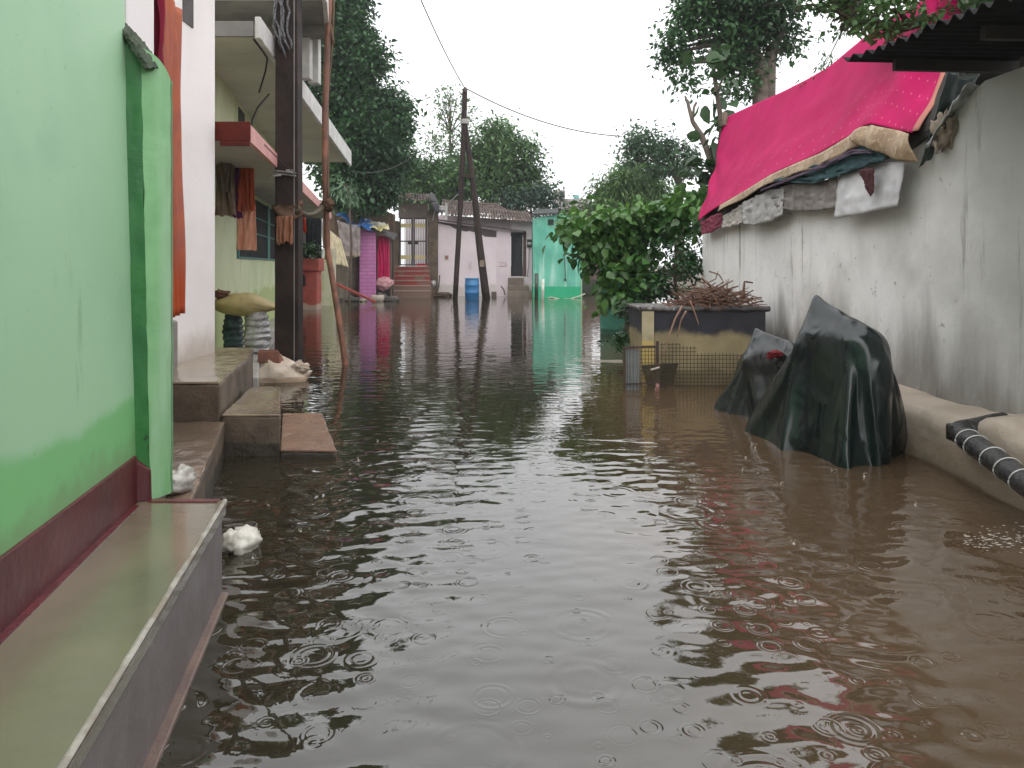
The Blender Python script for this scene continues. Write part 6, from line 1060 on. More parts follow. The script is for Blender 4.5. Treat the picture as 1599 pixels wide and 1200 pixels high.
109,-645,122,111,-668,179,123,-685,236,140,-667,291,123,-640,343,154,-649,394,186,-653,446,217,-653,498,244,-636,446,266,-612,394,282,-585,343,294,-555,291,303,-523,240,311,-491,189,324,-461,138,343,-433,87,365,-410,35,387,-392,-19,401,-354,-64,419,-323,-114,
436,-298,-166,444,-256,-210,429,-209,-245,439,-165,-259,484,-126,-258,509,-74,-261,552,-34,-280,594,3,-298,645,32,-293,693,62,-272,-360,-1033,-264,-337,-984,-277,-304,-932,-283,-249,-926,-298,-194,-908,-300,-138,-885,-289,-82,-876,-271,-28,-855,-271,23,-842,-284,42,-802,-242,
57,-769,-193,70,-740,-141,80,-692,-105,93,-654,-61,113,-635,-7,114,-658,50,122,-678,107,139,-691,164,144,-663,218,122,-640,269,154,-648,321,186,-654,372,218,-655,424,244,-636,372,265,-612,321,282,-584,269,295,-554,218,307,-523,167,318,-492,116,329,-461,65,
342,-430,14,356,-399,-37,373,-369,-87,396,-341,-136,415,-312,-186,416,-272,-232,393,-216,-242,436,-190,-263,469,-143,-269,493,-89,-269,533,-45,-284,584,-20,-300,628,16,-286,674,51,-265,725,78,-252,-390,-1050,-277,-341,-1021,-273,-324,-966,-265,-284,-922,-275,-226,-925,-290,
-170,-913,-302,-115,-892,-297,-58,-879,-276,-6,-854,-267,50,-842,-278,78,-814,-247,93,-783,-197,102,-735,-161,106,-686,-125,118,-648,-79,122,-669,-22,136,-685,35,156,-691,93,144,-662,144,121,-640,196,154,-648,247,186,-654,298,218,-656,350,243,-635,298,264,-611,247,
282,-583,196,296,-553,145,311,-523,94,325,-492,43,339,-462,-8,354,-431,-58,369,-401,-109,383,-369,-159,392,-334,-208,382,-287,-246,375,-238,-239,415,-202,-264,448,-155,-273,476,-102,-277,515,-58,-290,572,-41,-297,611,2,-277,653,42,-259,706,62,-246,766,71,-248,
-426,-1072,-262,-384,-1032,-271,-329,-1001,-284,-305,-955,-259,-262,-915,-267,-204,-917,-284,-147,-918,-299,-91,-897,-295,-37,-873,-283,16,-858,-266,70,-837,-262,107,-811,-258,127,-777,-215,129,-726,-182,126,-678,-145,145,-658,-91,152,-684,-36,171,-679,22,139,-664,71,120,-639,123,
152,-648,174,185,-653,224,218,-656,275,242,-635,224,264,-610,173,284,-582,122,297,-551,72,310,-520,21,324,-489,-30,337,-458,-81,348,-425,-131,358,-391,-180,364,-353,-228,349,-305,-254,368,-261,-247,392,-208,-259,432,-169,-278,458,-114,-283,502,-80,-297,555,-55,-290,
594,-12,-269,637,25,-251,691,46,-252,748,68,-261,808,70,-259,-438,-1109,-259,-415,-1058,-279,-374,-1016,-284,-323,-978,-287,-283,-948,-257,-242,-906,-264,-183,-907,-281,-123,-917,-290,-68,-900,-301,-14,-876,-289,40,-860,-264,94,-838,-260,108,-780,-274,148,-758,-245,142,-711,-208,
161,-693,-153,159,-657,-104,184,-666,-49,149,-656,-1,121,-638,50,149,-654,100,184,-652,151,217,-655,201,241,-633,150,266,-609,100,282,-578,49,292,-546,-1,302,-513,-52,313,-480,-102,323,-447,-152,332,-412,-201,336,-373,-247,318,-323,-258,352,-275,-255,394,-235,-261,
417,-181,-279,440,-126,-287,494,-103,-302,540,-71,-284,583,-34,-264,625,3,-251,675,31,-263,728,63,-270,786,70,-269,841,50,-258,-440,-1153,-252,-421,-1099,-269,-400,-1046,-292,-355,-1007,-299,-306,-976,-282,-261,-940,-259,-218,-900,-255,-160,-904,-271,-101,-911,-283,-45,-905,-298,
7,-881,-282,60,-853,-271,113,-822,-269,134,-771,-280,160,-734,-272,177,-703,-224,166,-666,-176,191,-657,-122,165,-639,-70,127,-633,-23,148,-628,32,180,-654,77,216,-654,126,241,-629,77,263,-603,27,272,-568,-23,276,-532,-71,285,-498,-121,295,-465,-171,305,-432,-221,
304,-390,-263,316,-345,-265,349,-296,-265,372,-243,-259,400,-193,-276,423,-143,-298,479,-121,-297,523,-84,-274,568,-52,-256,617,-18,-254,657,26,-270,707,58,-281,766,71,-278,821,45,-270,880,34,-270,-459,-1186,-255,-422,-1141,-261,-413,-1087,-283,-376,-1040,-298,-331,-1001,-298,
-285,-969,-284,-244,-927,-268,-194,-903,-249,-140,-892,-269,-80,-900,-283,-21,-909,-289,26,-873,-292,72,-834,-273,126,-807,-281,155,-758,-281,134,-704,-278,173,-672,-248,191,-649,-195,180,-624,-140,142,-617,-93,145,-599,-35,177,-624,10,213,-647,54,234,-618,5,255,-590,-45,
252,-550,-91,263,-519,-142,268,-483,-191,272,-444,-237,263,-391,-260,314,-368,-273,340,-316,-277,358,-259,-274,379,-201,-266,414,-165,-301,464,-139,-292,514,-109,-274,559,-75,-260,603,-36,-264,639,14,-276,688,44,-290,749,65,-289,807,54,-285,857,24,-279,899,64,-286,
-456,-1224,-279,-455,-1164,-264,-409,-1127,-276,-402,-1068,-276,-354,-1036,-291,-310,-995,-301,-274,-950,-291,-221,-931,-267,-171,-903,-247,-119,-884,-266,-59,-895,-272,2,-903,-280,47,-870,-294,88,-836,-279,132,-787,-289,159,-735,-288,142,-679,-289,166,-642,-262,189,-617,-213,159,-600,-163,
151,-581,-106,177,-584,-51,203,-595,3,222,-570,-49,227,-570,-110,234,-538,-161,235,-498,-206,235,-454,-248,247,-409,-261,298,-382,-281,322,-330,-279,340,-273,-269,360,-215,-262,397,-187,-300,453,-158,-290,501,-129,-270,550,-96,-266,588,-49,-275,623,1,-283,676,24,-290,
727,51,-273,787,52,-270,837,25,-287,875,60,-286,915,104,-272,-462,-1260,-283,-469,-1204,-279,-447,-1147,-279,-402,-1108,-286,-382,-1058,-265,-332,-1028,-282,-288,-986,-296,-250,-940,-298,-198,-928,-274,-148,-903,-248,-96,-879,-261,-37,-883,-267,23,-894,-276,71,-865,-295,89,-811,-283,
129,-762,-287,160,-713,-297,151,-656,-285,145,-608,-270,183,-582,-230,162,-564,-176,185,-585,-124,208,-600,-69,189,-563,-114,201,-522,-158,199,-508,-217,197,-461,-255,234,-430,-263,279,-397,-283,299,-342,-277,326,-288,-265,341,-233,-270,386,-205,-293,441,-180,-284,492,-151,-274,
534,-110,-278,569,-59,-282,607,-14,-293,661,6,-284,710,41,-268,769,59,-256,804,17,-292,853,56,-289,892,99,-272,939,133,-269,-439,-1295,-300,-461,-1238,-294,-469,-1180,-288,-441,-1129,-289,-397,-1084,-292,-360,-1050,-262,-314,-1016,-273,-274,-971,-285,-226,-940,-298,-175,-924,-277,
-126,-902,-249,-73,-876,-254,-16,-873,-267,44,-884,-268,91,-852,-289,96,-792,-292,124,-739,-293,161,-689,-302,162,-634,-280,144,-578,-274,174,-546,-245,198,-558,-191,220,-573,-137,200,-535,-180,164,-505,-218,172,-479,-264,227,-455,-264,257,-408,-284,282,-355,-272,313,-306,-252,
323,-251,-278,374,-222,-291,430,-200,-285,478,-168,-284,518,-122,-290,552,-71,-288,597,-35,-299,645,-8,-280,690,27,-258,738,50,-246,781,25,-280,837,48,-300,871,93,-283,921,122,-282,981,121,-269,-426,-1332,-298,-434,-1275,-288,-451,-1217,-291,-464,-1159,-299,-421,-1120,-302,
-379,-1081,-284,-337,-1044,-260,-295,-1004,-263,-255,-970,-294,-203,-939,-298,-153,-919,-279,-103,-907,-245,-49,-879,-250,5,-863,-258,66,-875,-260,102,-834,-288,105,-776,-303,136,-725,-305,154,-666,-302,165,-611,-285,156,-554,-275,144,-532,-233,192,-541,-195,138,-521,-217,164,-504,-255,
209,-472,-274,237,-423,-287,261,-368,-268,290,-320,-251,315,-273,-278,361,-238,-297,416,-216,-294,460,-179,-294,494,-127,-290,534,-83,-298,587,-58,-302,632,-24,-279,673,11,-250,720,39,-237,762,38,-279,812,30,-305,852,84,-294,905,112,-293,966,114,-287,1019,113,-263,
-398,-1364,-298,-426,-1310,-298,-429,-1254,-284,-449,-1200,-301,-453,-1138,-298,-401,-1112,-300,-358,-1074,-285,-317,-1034,-263,-278,-990,-265,-232,-973,-298,-181,-941,-290,-128,-920,-275,-81,-909,-242,-27,-884,-253,28,-864,-252,88,-866,-262,113,-817,-292,122,-760,-305,127,-703,-297,147,-645,-299,
163,-588,-288,151,-538,-259,120,-551,-206,153,-510,-236,194,-488,-271,220,-434,-283,243,-377,-280,275,-336,-251,307,-293,-273,346,-256,-302,400,-233,-297,440,-187,-300,475,-137,-301,516,-96,-304,571,-74,-298,621,-44,-276,656,-5,-250,697,35,-237,750,24,-265,796,23,-302,
837,68,-300,889,101,-300,948,112,-299,1001,111,-276,1059,127,-269]
TARP_SMALL = [
-1211,240,-298,-1165,277,-298,-1117,314,-298,-1074,351,-286,-1028,388,-290,-978,424,-284,-936,461,-298,-890,497,-298,-839,531,-298,-797,570,-284,-752,606,-285,-700,639,-288,-653,673,-298,-605,706,-298,-552,736,-298,-502,769,-293,-452,797,-294,-393,784,-298,-375,841,-291,-322,864,-286,
-268,887,-298,-213,914,-298,-160,936,-298,-105,957,-291,-48,980,-289,7,999,-286,62,1014,-298,119,1036,-298,175,1055,-298,230,1071,-290,288,1090,-298,343,1108,-288,398,1123,-298,456,1142,-298,513,1159,-298,-1158,230,-296,-1111,267,-298,-1069,304,-284,-1022,340,-292,-973,376,-286,
-931,413,-298,-884,450,-293,-838,487,-279,-794,524,-273,-747,559,-280,-699,592,-298,-651,626,-298,-604,659,-290,-555,693,-277,-504,724,-277,-455,750,-291,-410,776,-283,-403,796,-226,-382,795,-283,-335,815,-291,-282,838,-283,-229,861,-293,-175,889,-285,-122,907,-298,-67,928,-296,
-11,950,-285,44,970,-277,99,985,-286,156,1008,-286,211,1024,-298,266,1040,-290,323,1059,-296,379,1077,-286,434,1091,-298,491,1109,-296,-1105,219,-298,-1063,256,-283,-1016,293,-293,-968,329,-289,-925,366,-298,-878,403,-291,-834,440,-273,-789,476,-269,-743,511,-284,-695,546,-297,
-649,581,-298,-607,615,-273,-556,647,-265,-506,677,-269,-458,704,-290,-423,728,-267,-412,751,-212,-383,765,-161,-358,774,-216,-336,774,-272,-296,790,-295,-246,813,-277,-192,836,-274,-136,861,-280,-83,879,-298,-29,899,-297,25,921,-281,80,941,-269,135,958,-271,191,976,-288,
247,993,-298,302,1008,-290,359,1027,-295,416,1046,-284,470,1060,-298,-1057,209,-284,-1009,246,-284,-964,282,-298,-919,319,-298,-872,356,-292,-829,392,-270,-785,429,-267,-738,464,-281,-692,499,-298,-646,534,-298,-601,568,-279,-557,601,-254,-507,630,-262,-461,657,-288,-439,682,-251,
-432,707,-196,-401,720,-146,-364,730,-99,-337,747,-150,-311,761,-203,-288,758,-259,-255,765,-295,-206,787,-271,-153,810,-264,-99,831,-280,-45,851,-298,9,871,-298,63,891,-283,118,911,-266,173,929,-267,226,944,-290,283,962,-298,338,978,-298,393,995,-285,451,1014,-284,
-1002,199,-282,-959,236,-298,-914,272,-291,-865,308,-293,-824,344,-270,-779,381,-268,-732,417,-278,-688,452,-298,-642,487,-297,-601,522,-270,-553,554,-255,-507,590,-249,-463,609,-285,-455,634,-235,-447,659,-180,-423,677,-128,-381,682,-84,-344,692,-37,-317,708,-89,-290,735,-136,
-264,751,-188,-242,743,-244,-216,740,-295,-169,762,-264,-115,782,-262,-61,806,-271,-8,824,-296,46,842,-298,99,861,-279,155,881,-265,210,899,-265,261,912,-292,319,931,-290,374,948,-298,429,963,-282,-955,189,-298,-908,226,-294,-860,262,-294,-819,298,-271,-774,335,-273,
-731,373,-293,-684,409,-298,-639,445,-294,-596,480,-268,-549,515,-259,-507,551,-275,-466,586,-274,-442,598,-220,-461,612,-164,-443,633,-110,-410,646,-62,-366,648,-20,-324,654,24,-296,679,-24,-269,704,-72,-244,734,-119,-219,734,-174,-208,715,-230,-183,721,-285,-133,740,-283,
-82,758,-262,-27,780,-268,26,797,-293,81,814,-296,135,831,-277,189,857,-285,244,868,-270,296,881,-293,354,901,-293,410,918,-298,-906,189,-295,-857,225,-297,-818,261,-277,-773,300,-281,-729,339,-298,-685,377,-298,-645,413,-274,-598,450,-264,-550,484,-261,-510,521,-283,
-473,543,-262,-454,557,-206,-442,574,-149,-454,591,-93,-431,610,-40,-392,619,5,-352,627,50,-310,633,94,-285,664,48,-257,689,0,-230,713,-48,-204,719,-102,-191,701,-159,-168,699,-215,-144,707,-270,-108,731,-289,-57,744,-263,-3,766,-263,54,785,-271,103,805,-298,
160,817,-298,216,831,-279,274,846,-276,326,858,-297,383,878,-295,-857,188,-298,-815,225,-283,-768,263,-283,-726,302,-298,-684,343,-297,-644,379,-271,-596,414,-261,-553,452,-267,-514,490,-292,-485,503,-249,-467,516,-193,-453,533,-136,-453,552,-79,-446,571,-21,-414,585,28,
-377,595,75,-337,603,119,-296,611,164,-270,641,118,-244,670,71,-216,693,22,-189,703,-31,-171,691,-88,-149,688,-144,-127,689,-200,-107,699,-256,-82,722,-298,-30,731,-270,26,743,-266,79,773,-270,131,782,-298,188,794,-298,244,806,-281,302,823,-282,356,836,-298,
-811,188,-291,-764,226,-286,-723,266,-298,-681,306,-291,-640,347,-272,-596,385,-263,-563,424,-291,-518,453,-292,-498,464,-236,-483,478,-179,-477,497,-122,-463,513,-65,-451,529,-8,-432,546,48,-397,558,96,-359,568,142,-320,578,187,-266,553,200,-254,610,184,-228,642,139,
-201,669,92,-173,688,41,-151,690,-16,-129,692,-72,-107,697,-129,-87,688,-185,-68,694,-242,-54,711,-298,-5,731,-297,45,737,-267,102,751,-270,158,761,-291,215,771,-298,272,782,-287,330,799,-292,-760,189,-292,-719,229,-298,-678,270,-286,-636,310,-267,-595,351,-261,
-561,387,-292,-527,419,-282,-522,428,-222,-508,443,-165,-492,457,-108,-476,471,-51,-457,486,4,-437,501,60,-409,515,112,-370,525,157,-325,533,197,-268,535,219,-265,559,275,-246,545,219,-216,583,183,-186,626,151,-157,656,106,-131,674,55,-108,683,-1,-86,691,-57,
-66,697,-114,-46,702,-171,-28,704,-229,-20,698,-289,26,709,-298,72,716,-262,129,727,-265,186,737,-285,243,748,-298,300,758,-295,-713,188,-298,-670,228,-284,-628,268,-267,-588,310,-263,-559,350,-296,-518,374,-272,-487,393,-224,-481,403,-165,-479,410,-105,-468,423,-47,
-453,437,11,-436,452,67,-414,466,122,-379,478,170,-332,485,208,-277,487,232,-270,509,288,-246,526,341,-220,535,287,-201,528,230,-171,568,196,-141,609,162,-112,637,117,-88,650,63,-68,657,6,-47,663,-50,-30,665,-109,-14,665,-167,1,664,-226,14,664,-285,
60,685,-298,103,688,-257,159,698,-262,216,709,-279,273,718,-297,-659,184,-289,-618,224,-273,-580,267,-276,-555,313,-298,-509,328,-265,-471,347,-222,-450,363,-167,-445,372,-107,-445,378,-47,-438,388,12,-426,401,70,-412,415,128,-388,429,181,-344,438,222,-290,440,249,
-261,458,299,-260,478,356,-227,491,405,-203,499,351,-176,508,297,-153,512,241,-124,555,212,-94,592,174,-68,612,124,-50,616,66,-33,619,8,-30,615,-53,-23,614,-113,-13,614,-173,-2,614,-232,47,643,-254,80,668,-298,131,659,-273,189,665,-267,245,674,-286,
-609,184,-276,-573,226,-294,-541,264,-298,-507,284,-251,-459,298,-217,-432,316,-166,-418,329,-109,-413,338,-49,-412,345,11,-406,354,71,-393,368,128,-388,378,188,-357,391,238,-305,395,270,-263,407,311,-251,428,366,-250,448,423,-208,452,466,-180,472,416,-162,469,359,
-137,475,304,-106,500,259,-77,544,229,-49,569,181,-46,566,121,-23,573,66,-13,572,6,-8,570,-55,-6,567,-115,4,566,-175,30,575,-229,70,601,-267,113,629,-298,162,633,-295,214,635,-269,-564,182,-298,-531,215,-288,-497,238,-243,-447,259,-216,-419,267,-163,
-414,279,-104,-393,292,-49,-379,305,9,-376,313,69,-372,322,129,-362,334,187,-362,341,247,-323,352,292,-274,358,327,-248,377,378,-257,397,434,-235,414,488,-188,411,526,-160,441,481,-137,445,425,-119,440,368,-91,455,317,-60,493,280,-30,525,239,-21,526,179,
-24,520,119,-1,526,63,4,524,3,5,521,-58,12,519,-118,31,524,-175,64,542,-222,108,571,-252,145,592,-295,192,600,-298,-518,167,-278,-480,192,-238,-438,217,-203,-403,240,-159,-408,230,-99,-400,243,-41,-379,256,15,-355,268,69,-342,280,127,-339,289,187,
-333,299,246,-335,304,306,-289,312,345,-252,326,391,-247,348,447,-257,369,503,-211,369,543,-168,370,585,-140,404,543,-113,421,492,-96,414,434,-74,416,378,-43,443,333,-13,480,296,0,484,237,-14,476,178,5,479,121,10,477,60,14,474,0,22,473,-60,
36,475,-119,59,485,-174,92,505,-221,129,526,-264,174,551,-295,-458,146,-239,-420,171,-199,-387,194,-154,-363,214,-101,-363,219,-41,-368,211,19,-366,220,79,-347,234,134,-317,243,187,-307,255,245,-304,263,305,-306,268,365,-262,277,406,-246,298,460,-270,318,511,
-218,319,543,-173,320,583,-148,322,638,-122,349,590,-92,389,556,-68,396,501,-53,386,444,-26,399,391,4,433,352,20,441,294,-1,433,238,9,432,178,16,430,118,24,428,58,35,428,-2,50,431,-60,68,436,-118,90,448,-173,116,464,-226,149,485,-271,
-401,124,-195,-369,148,-150,-343,169,-99,-329,184,-42,-320,198,16,-322,200,77,-327,194,137,-329,198,197,-315,212,254,-281,217,304,-275,226,364,-279,230,424,-246,246,472,-278,267,520,-238,277,565,-188,279,599,-169,296,654,-127,274,691,-103,297,641,-75,331,599,
-44,373,568,-26,367,510,-8,361,453,22,387,408,40,397,351,15,389,296,20,386,236,29,385,176,41,386,117,56,389,58,72,393,0,89,397,-58,105,402,-116,122,410,-174,141,424,-230,-349,101,-148,-325,121,-96,-310,138,-40,-309,148,20,-291,164,76,
-278,179,133,-280,182,193,-283,181,254,-287,178,314,-283,189,373,-246,188,422,-251,192,482,-282,213,529,-233,225,562,-198,235,611,-164,246,661,-135,262,711,-122,289,764,-91,282,713,-58,300,665,-26,321,618,5,352,577,20,338,520,41,340,463,60,351,407,
31,345,354,44,348,295,59,354,237,75,362,179,91,376,122,108,384,65,124,389,7,140,388,-52,154,387,-111,165,385,-170,-295,85,-106,-287,90,-46,-277,104,12,-262,125,67,-261,127,127,-251,141,185,-238,155,243,-238,160,303,-240,163,364,-241,165,424,
-286,142,466,-298,147,535,-241,171,567,-222,190,621,-198,207,675,-171,225,727,-142,244,778,-112,264,829,-75,276,781,-40,289,732,-6,303,682,27,315,632,61,332,582,90,348,529,62,323,468,68,322,410,83,334,352,98,346,295,113,346,236,124,344,176,
131,342,116,127,339,56,140,338,-3,150,336,-63,158,334,-123,-223,71,-123,-216,75,-63,-208,79,-3,-202,82,57,-201,84,118,-203,84,178,-212,85,238,-221,87,298,-232,89,358,-242,91,418,-227,91,476,-269,76,531,-243,95,585,-196,120,621,-167,139,671,
-137,159,720,-106,179,768,-78,198,818,-50,208,766,-17,220,716,13,233,665,42,245,613,70,257,561,127,282,535,127,282,467,133,285,410,143,290,350,135,281,291,131,274,231,130,270,170,130,268,110,129,265,49,131,264,-11,132,264,-72,134,264,-133,
-187,7,-132,-187,7,-71,-190,8,-11,-196,8,49,-206,10,109,-220,12,168,-230,14,228,-234,14,288,-232,15,349,-200,33,397,-212,22,456,-193,48,507,-181,51,567,-174,49,627,-134,73,666,-99,95,710,-69,115,759,-43,132,811,-17,141,757,19,155,711,
51,169,661,83,183,612,97,189,553,134,207,509,119,206,451,141,213,395,166,220,339,186,227,283,193,233,223,195,234,162,195,233,102,192,226,41,190,220,-19,189,216,-79,189,213,-140,-187,-67,-142,-192,-66,-81,-203,-65,-22,-215,-63,37,-226,-61,97,
-230,-61,158,-225,-60,218,-214,-56,277,-195,-48,334,-175,-37,390,-147,-9,436,-157,-17,495,-145,-14,554,-132,-11,613,-105,4,665,-64,30,701,-34,50,749,-9,66,802,16,75,748,53,89,702,89,104,656,117,116,604,137,125,547,163,140,495,145,137,437,
150,141,377,166,148,319,189,155,264,214,162,209,232,170,151,246,179,93,253,184,33,255,184,-28,254,181,-88,254,178,-149,-192,-140,-156,-203,-139,-96,-215,-137,-37,-223,-136,23,-218,-134,84,-202,-128,142,-184,-119,199,-159,-99,250,-137,-85,305,-117,-73,361,
-106,-69,420,-115,-77,479,-114,-80,540,-92,-71,595,-71,-62,651,-31,-36,689,-2,-17,738,25,1,789,51,10,736,89,24,691,124,39,644,151,51,591,180,65,540,180,69,479,168,68,420,175,73,360,183,78,300,195,85,241,213,92,184,234,100,127,
256,108,71,280,116,16,297,124,-41,308,131,-100,309,130,-161,-195,-213,-169,-207,-212,-110,-210,-210,-49,-193,-203,8,-169,-186,61,-152,-179,119,-129,-162,172,-107,-147,226,-91,-139,284,-86,-139,345,-75,-135,404,-68,-133,464,-76,-143,523,-62,-138,582,-36,-126,635,
1,-103,677,30,-83,726,58,-64,776,87,-55,724,125,-41,679,160,-26,632,189,-13,581,205,-4,523,195,-3,463,194,0,403,203,6,343,209,10,283,218,16,223,230,22,164,247,30,107,266,37,49,286,46,-7,307,54,-63,329,62,-119,355,72,-173,
-193,-287,-182,-192,-284,-122,-165,-266,-70,-143,-252,-16,-120,-238,39,-100,-225,94,-80,-213,150,-66,-206,209,-57,-204,268,-55,-205,329,-45,-202,389,-28,-193,446,-32,-201,506,-27,-203,566,-1,-190,620,33,-170,666,63,-150,716,91,-129,766,123,-120,714,160,-106,667,
198,-90,621,221,-79,567,223,-74,506,217,-72,446,229,-64,387,239,-58,328,246,-53,268,251,-50,208,256,-46,148,269,-40,89,289,-31,32,311,-23,-23,335,-14,-78,361,-4,-132,391,7,-184,-184,-353,-208,-158,-337,-156,-133,-321,-102,-110,-306,-48,-88,-292,6,
-66,-279,61,-47,-268,118,-35,-263,177,-33,-264,237,-28,-263,298,-22,-261,358,-6,-255,416,12,-247,473,5,-258,534,17,-258,597,49,-239,646,81,-215,691,111,-169,714,169,-174,694,210,-160,649,238,-145,597,246,-137,535,240,-135,474,254,-125,415,269,-115,358,
280,-108,298,285,-104,238,291,-101,178,296,-97,118,295,-98,57,317,-89,1,342,-80,-53,370,-70,-106,400,-59,-157,433,-46,-207,-183,-420,-240,-151,-401,-192,-123,-384,-142,-96,-367,-90,-70,-351,-37,-46,-335,16,-24,-322,71,-8,-313,129,-3,-312,189,-1,-313,250,
2,-313,310,1,-313,371,25,-302,425,46,-294,481,44,-307,544,67,-302,603,101,-275,649,145,-230,678,202,-229,650,243,-216,604,265,-197,548,268,-188,485,278,-178,426,295,-166,369,299,-163,309,297,-160,248,288,-159,188,298,-156,129,309,-152,69,326,-148,11,
354,-138,-42,384,-127,-93,415,-115,-144,447,-103,-194,483,-89,-241,-186,-489,-269,-153,-469,-223,-123,-451,-173,-94,-433,-123,-65,-416,-73,-37,-399,-22,-10,-382,30,15,-366,82,8,-369,142,2,-371,203,5,-371,263,15,-369,323,28,-363,382,54,-352,435,85,-324,480,
102,-330,539,136,-319,594,171,-285,633,221,-278,597,254,-263,545,271,-245,487,286,-234,429,308,-222,374,318,-212,315,299,-218,258,310,-215,199,300,-214,139,321,-210,82,348,-201,29,380,-188,-21,416,-171,-67,448,-157,-116,480,-144,-166,510,-135,-218,537,-130,-272,
-191,-558,-298,-165,-539,-247,-136,-521,-197,-106,-503,-147,-75,-485,-99,-44,-468,-50,-14,-450,-1,17,-433,49,46,-416,99,53,-390,153,54,-364,208,51,-344,263,59,-375,315,77,-385,373,105,-374,425,134,-350,473,163,-334,524,191,-330,578,221,-315,528,245,-295,474,
282,-287,426,317,-279,378,327,-269,319,337,-259,261,330,-254,201,307,-268,147,346,-260,103,379,-247,54,412,-233,5,444,-219,-44,477,-205,-93,509,-191,-142,539,-180,-193,569,-171,-245,595,-169,-298,-201,-595,-287,-157,-558,-298,-131,-526,-270,-108,-499,-221,-74,-488,-172,
-45,-468,-123,-15,-448,-74,13,-427,-25,36,-405,27,40,-378,81,39,-354,136,63,-345,191,81,-365,246,91,-390,300,114,-399,356,143,-388,409,173,-360,454,201,-346,506,235,-336,457,268,-326,409,298,-312,358,312,-288,305,294,-258,254,302,-282,200,317,-299,144,
342,-295,89,368,-281,36,395,-264,-16,422,-246,-66,450,-227,-117,476,-204,-166,502,-176,-213,532,-174,-266,567,-188,-299,626,-192,-291,-213,-634,-288,-174,-591,-280,-130,-555,-292,-95,-521,-291,-78,-483,-247,-58,-456,-196,-33,-434,-145,-7,-413,-95,24,-394,-46,26,-368,8,
49,-353,62,74,-350,117,92,-368,172,100,-395,226,125,-398,281,154,-405,335,186,-393,388,214,-369,435,248,-359,387,280,-344,337,304,-325,284,290,-294,233,273,-265,183,294,-269,127,307,-288,71,332,-279,17,359,-263,-36,385,-244,-87,412,-222,-136,439,-196,-184,
466,-179,-236,497,-189,-287,546,-196,-291,603,-205,-282,659,-217,-295,-222,-682,-288,-186,-633,-287,-147,-589,-277,-104,-550,-281,-56,-521,-298,-42,-479,-265,-25,-443,-219,-6,-414,-170,15,-386,-120,37,-371,-65,61,-358,-11,86,-353,44,101,-374,98,110,-400,152,128,-416,208,
155,-399,259,189,-396,310,223,-385,361,254,-370,312,284,-354,262,299,-328,209,283,-298,159,264,-270,109,285,-256,54,298,-275,-2,323,-256,-54,348,-232,-103,375,-212,-153,402,-194,-205,430,-187,-258,464,-206,-299,521,-210,-284,578,-219,-279,635,-233,-291,693,-250,-296,
-228,-721,-280,-197,-676,-298,-159,-630,-296,-119,-587,-280,-78,-547,-273,-34,-513,-293,-4,-478,-281,12,-439,-238,31,-408,-189,51,-383,-138,73,-365,-84,98,-356,-30,110,-380,24,127,-399,80,147,-405,136,166,-426,190,188,-390,234,221,-382,284,251,-366,235,287,-363,187,
268,-329,141,271,-304,86,256,-275,35,272,-254,-19,294,-262,-75,312,-228,-122,338,-209,-173,366,-200,-226,397,-203,-278,441,-214,-292,497,-222,-275,554,-234,-278,612,-249,-291,669,-263,-298,724,-274,-285,-224,-768,-272,-211,-709,-278,-173,-670,-300,-130,-630,-299,-92,-584,-289,
-52,-543,-273,-7,-508,-284,35,-475,-299,51,-436,-255,68,-403,-207,87,-376,-157,111,-360,-103,126,-380,-48,146,-388,8,166,-396,65,178,-425,117,205,-426,171,219,-379,205,265,-395,168,258,-361,119,237,-326,74,247,-312,16,260,-288,-38,274,-267,-93,290,-249,-148,
301,-211,-194,330,-211,-247,363,-218,-298,416,-224,-285,473,-233,-273,530,-249,-281,587,-263,-296,644,-275,-299,699,-291,-287,754,-305,-266,-224,-807,-271,-213,-751,-261,-198,-693,-274,-151,-662,-295,-107,-624,-301,-70,-581,-288,-28,-538,-271,11,-496,-277,60,-467,-296,87,-434,-273,
103,-397,-227,122,-369,-176,143,-367,-120,163,-375,-63,183,-385,-7,189,-419,43,212,-434,97,241,-423,150,236,-389,100,231,-355,50,225,-321,0,224,-289,-51,237,-268,-106,252,-243,-160,268,-223,-214,298,-222,-268,338,-225,-297,394,-229,-280,451,-241,-279,508,-251,-293,
565,-268,-302,621,-282,-298,676,-296,-281,733,-302,-260,782,-333,-264,-208,-848,-282,-208,-789,-265,-200,-732,-256,-187,-677,-270,-136,-648,-287,-86,-620,-294,-52,-572,-292,-8,-532,-280,34,-490,-275,81,-458,-289,120,-424,-294,137,-390,-247,158,-371,-193,178,-370,-136,199,-376,-79,
201,-412,-30,217,-435,23,242,-418,75,243,-383,26,243,-347,-23,228,-318,-74,215,-288,-125,221,-259,-179,241,-244,-234,264,-229,-291,316,-233,-292,372,-235,-278,429,-250,-282,488,-259,-298,543,-275,-298,601,-280,-289,660,-279,-274,710,-300,-252,759,-330,-266,806,-363,-287,
-206,-885,-296,-207,-828,-290,-197,-771,-272,-185,-714,-256,-176,-657,-266,-126,-627,-284,-68,-607,-282,-32,-566,-299,11,-524,-291,57,-487,-278,99,-447,-281,148,-417,-298,173,-387,-264,194,-373,-209,214,-368,-152,221,-400,-101,236,-406,-43,210,-398,11,206,-358,-35,214,-339,-91,
219,-317,-148,206,-289,-199,208,-258,-252,236,-240,-292,293,-236,-276,351,-242,-277,410,-256,-285,467,-264,-302,521,-278,-290,581,-276,-278,641,-267,-270,686,-304,-254,737,-324,-277,786,-357,-292,832,-390,-301,-185,-919,-278,-195,-864,-300,-204,-806,-298,-194,-750,-281,-171,-696,-262,
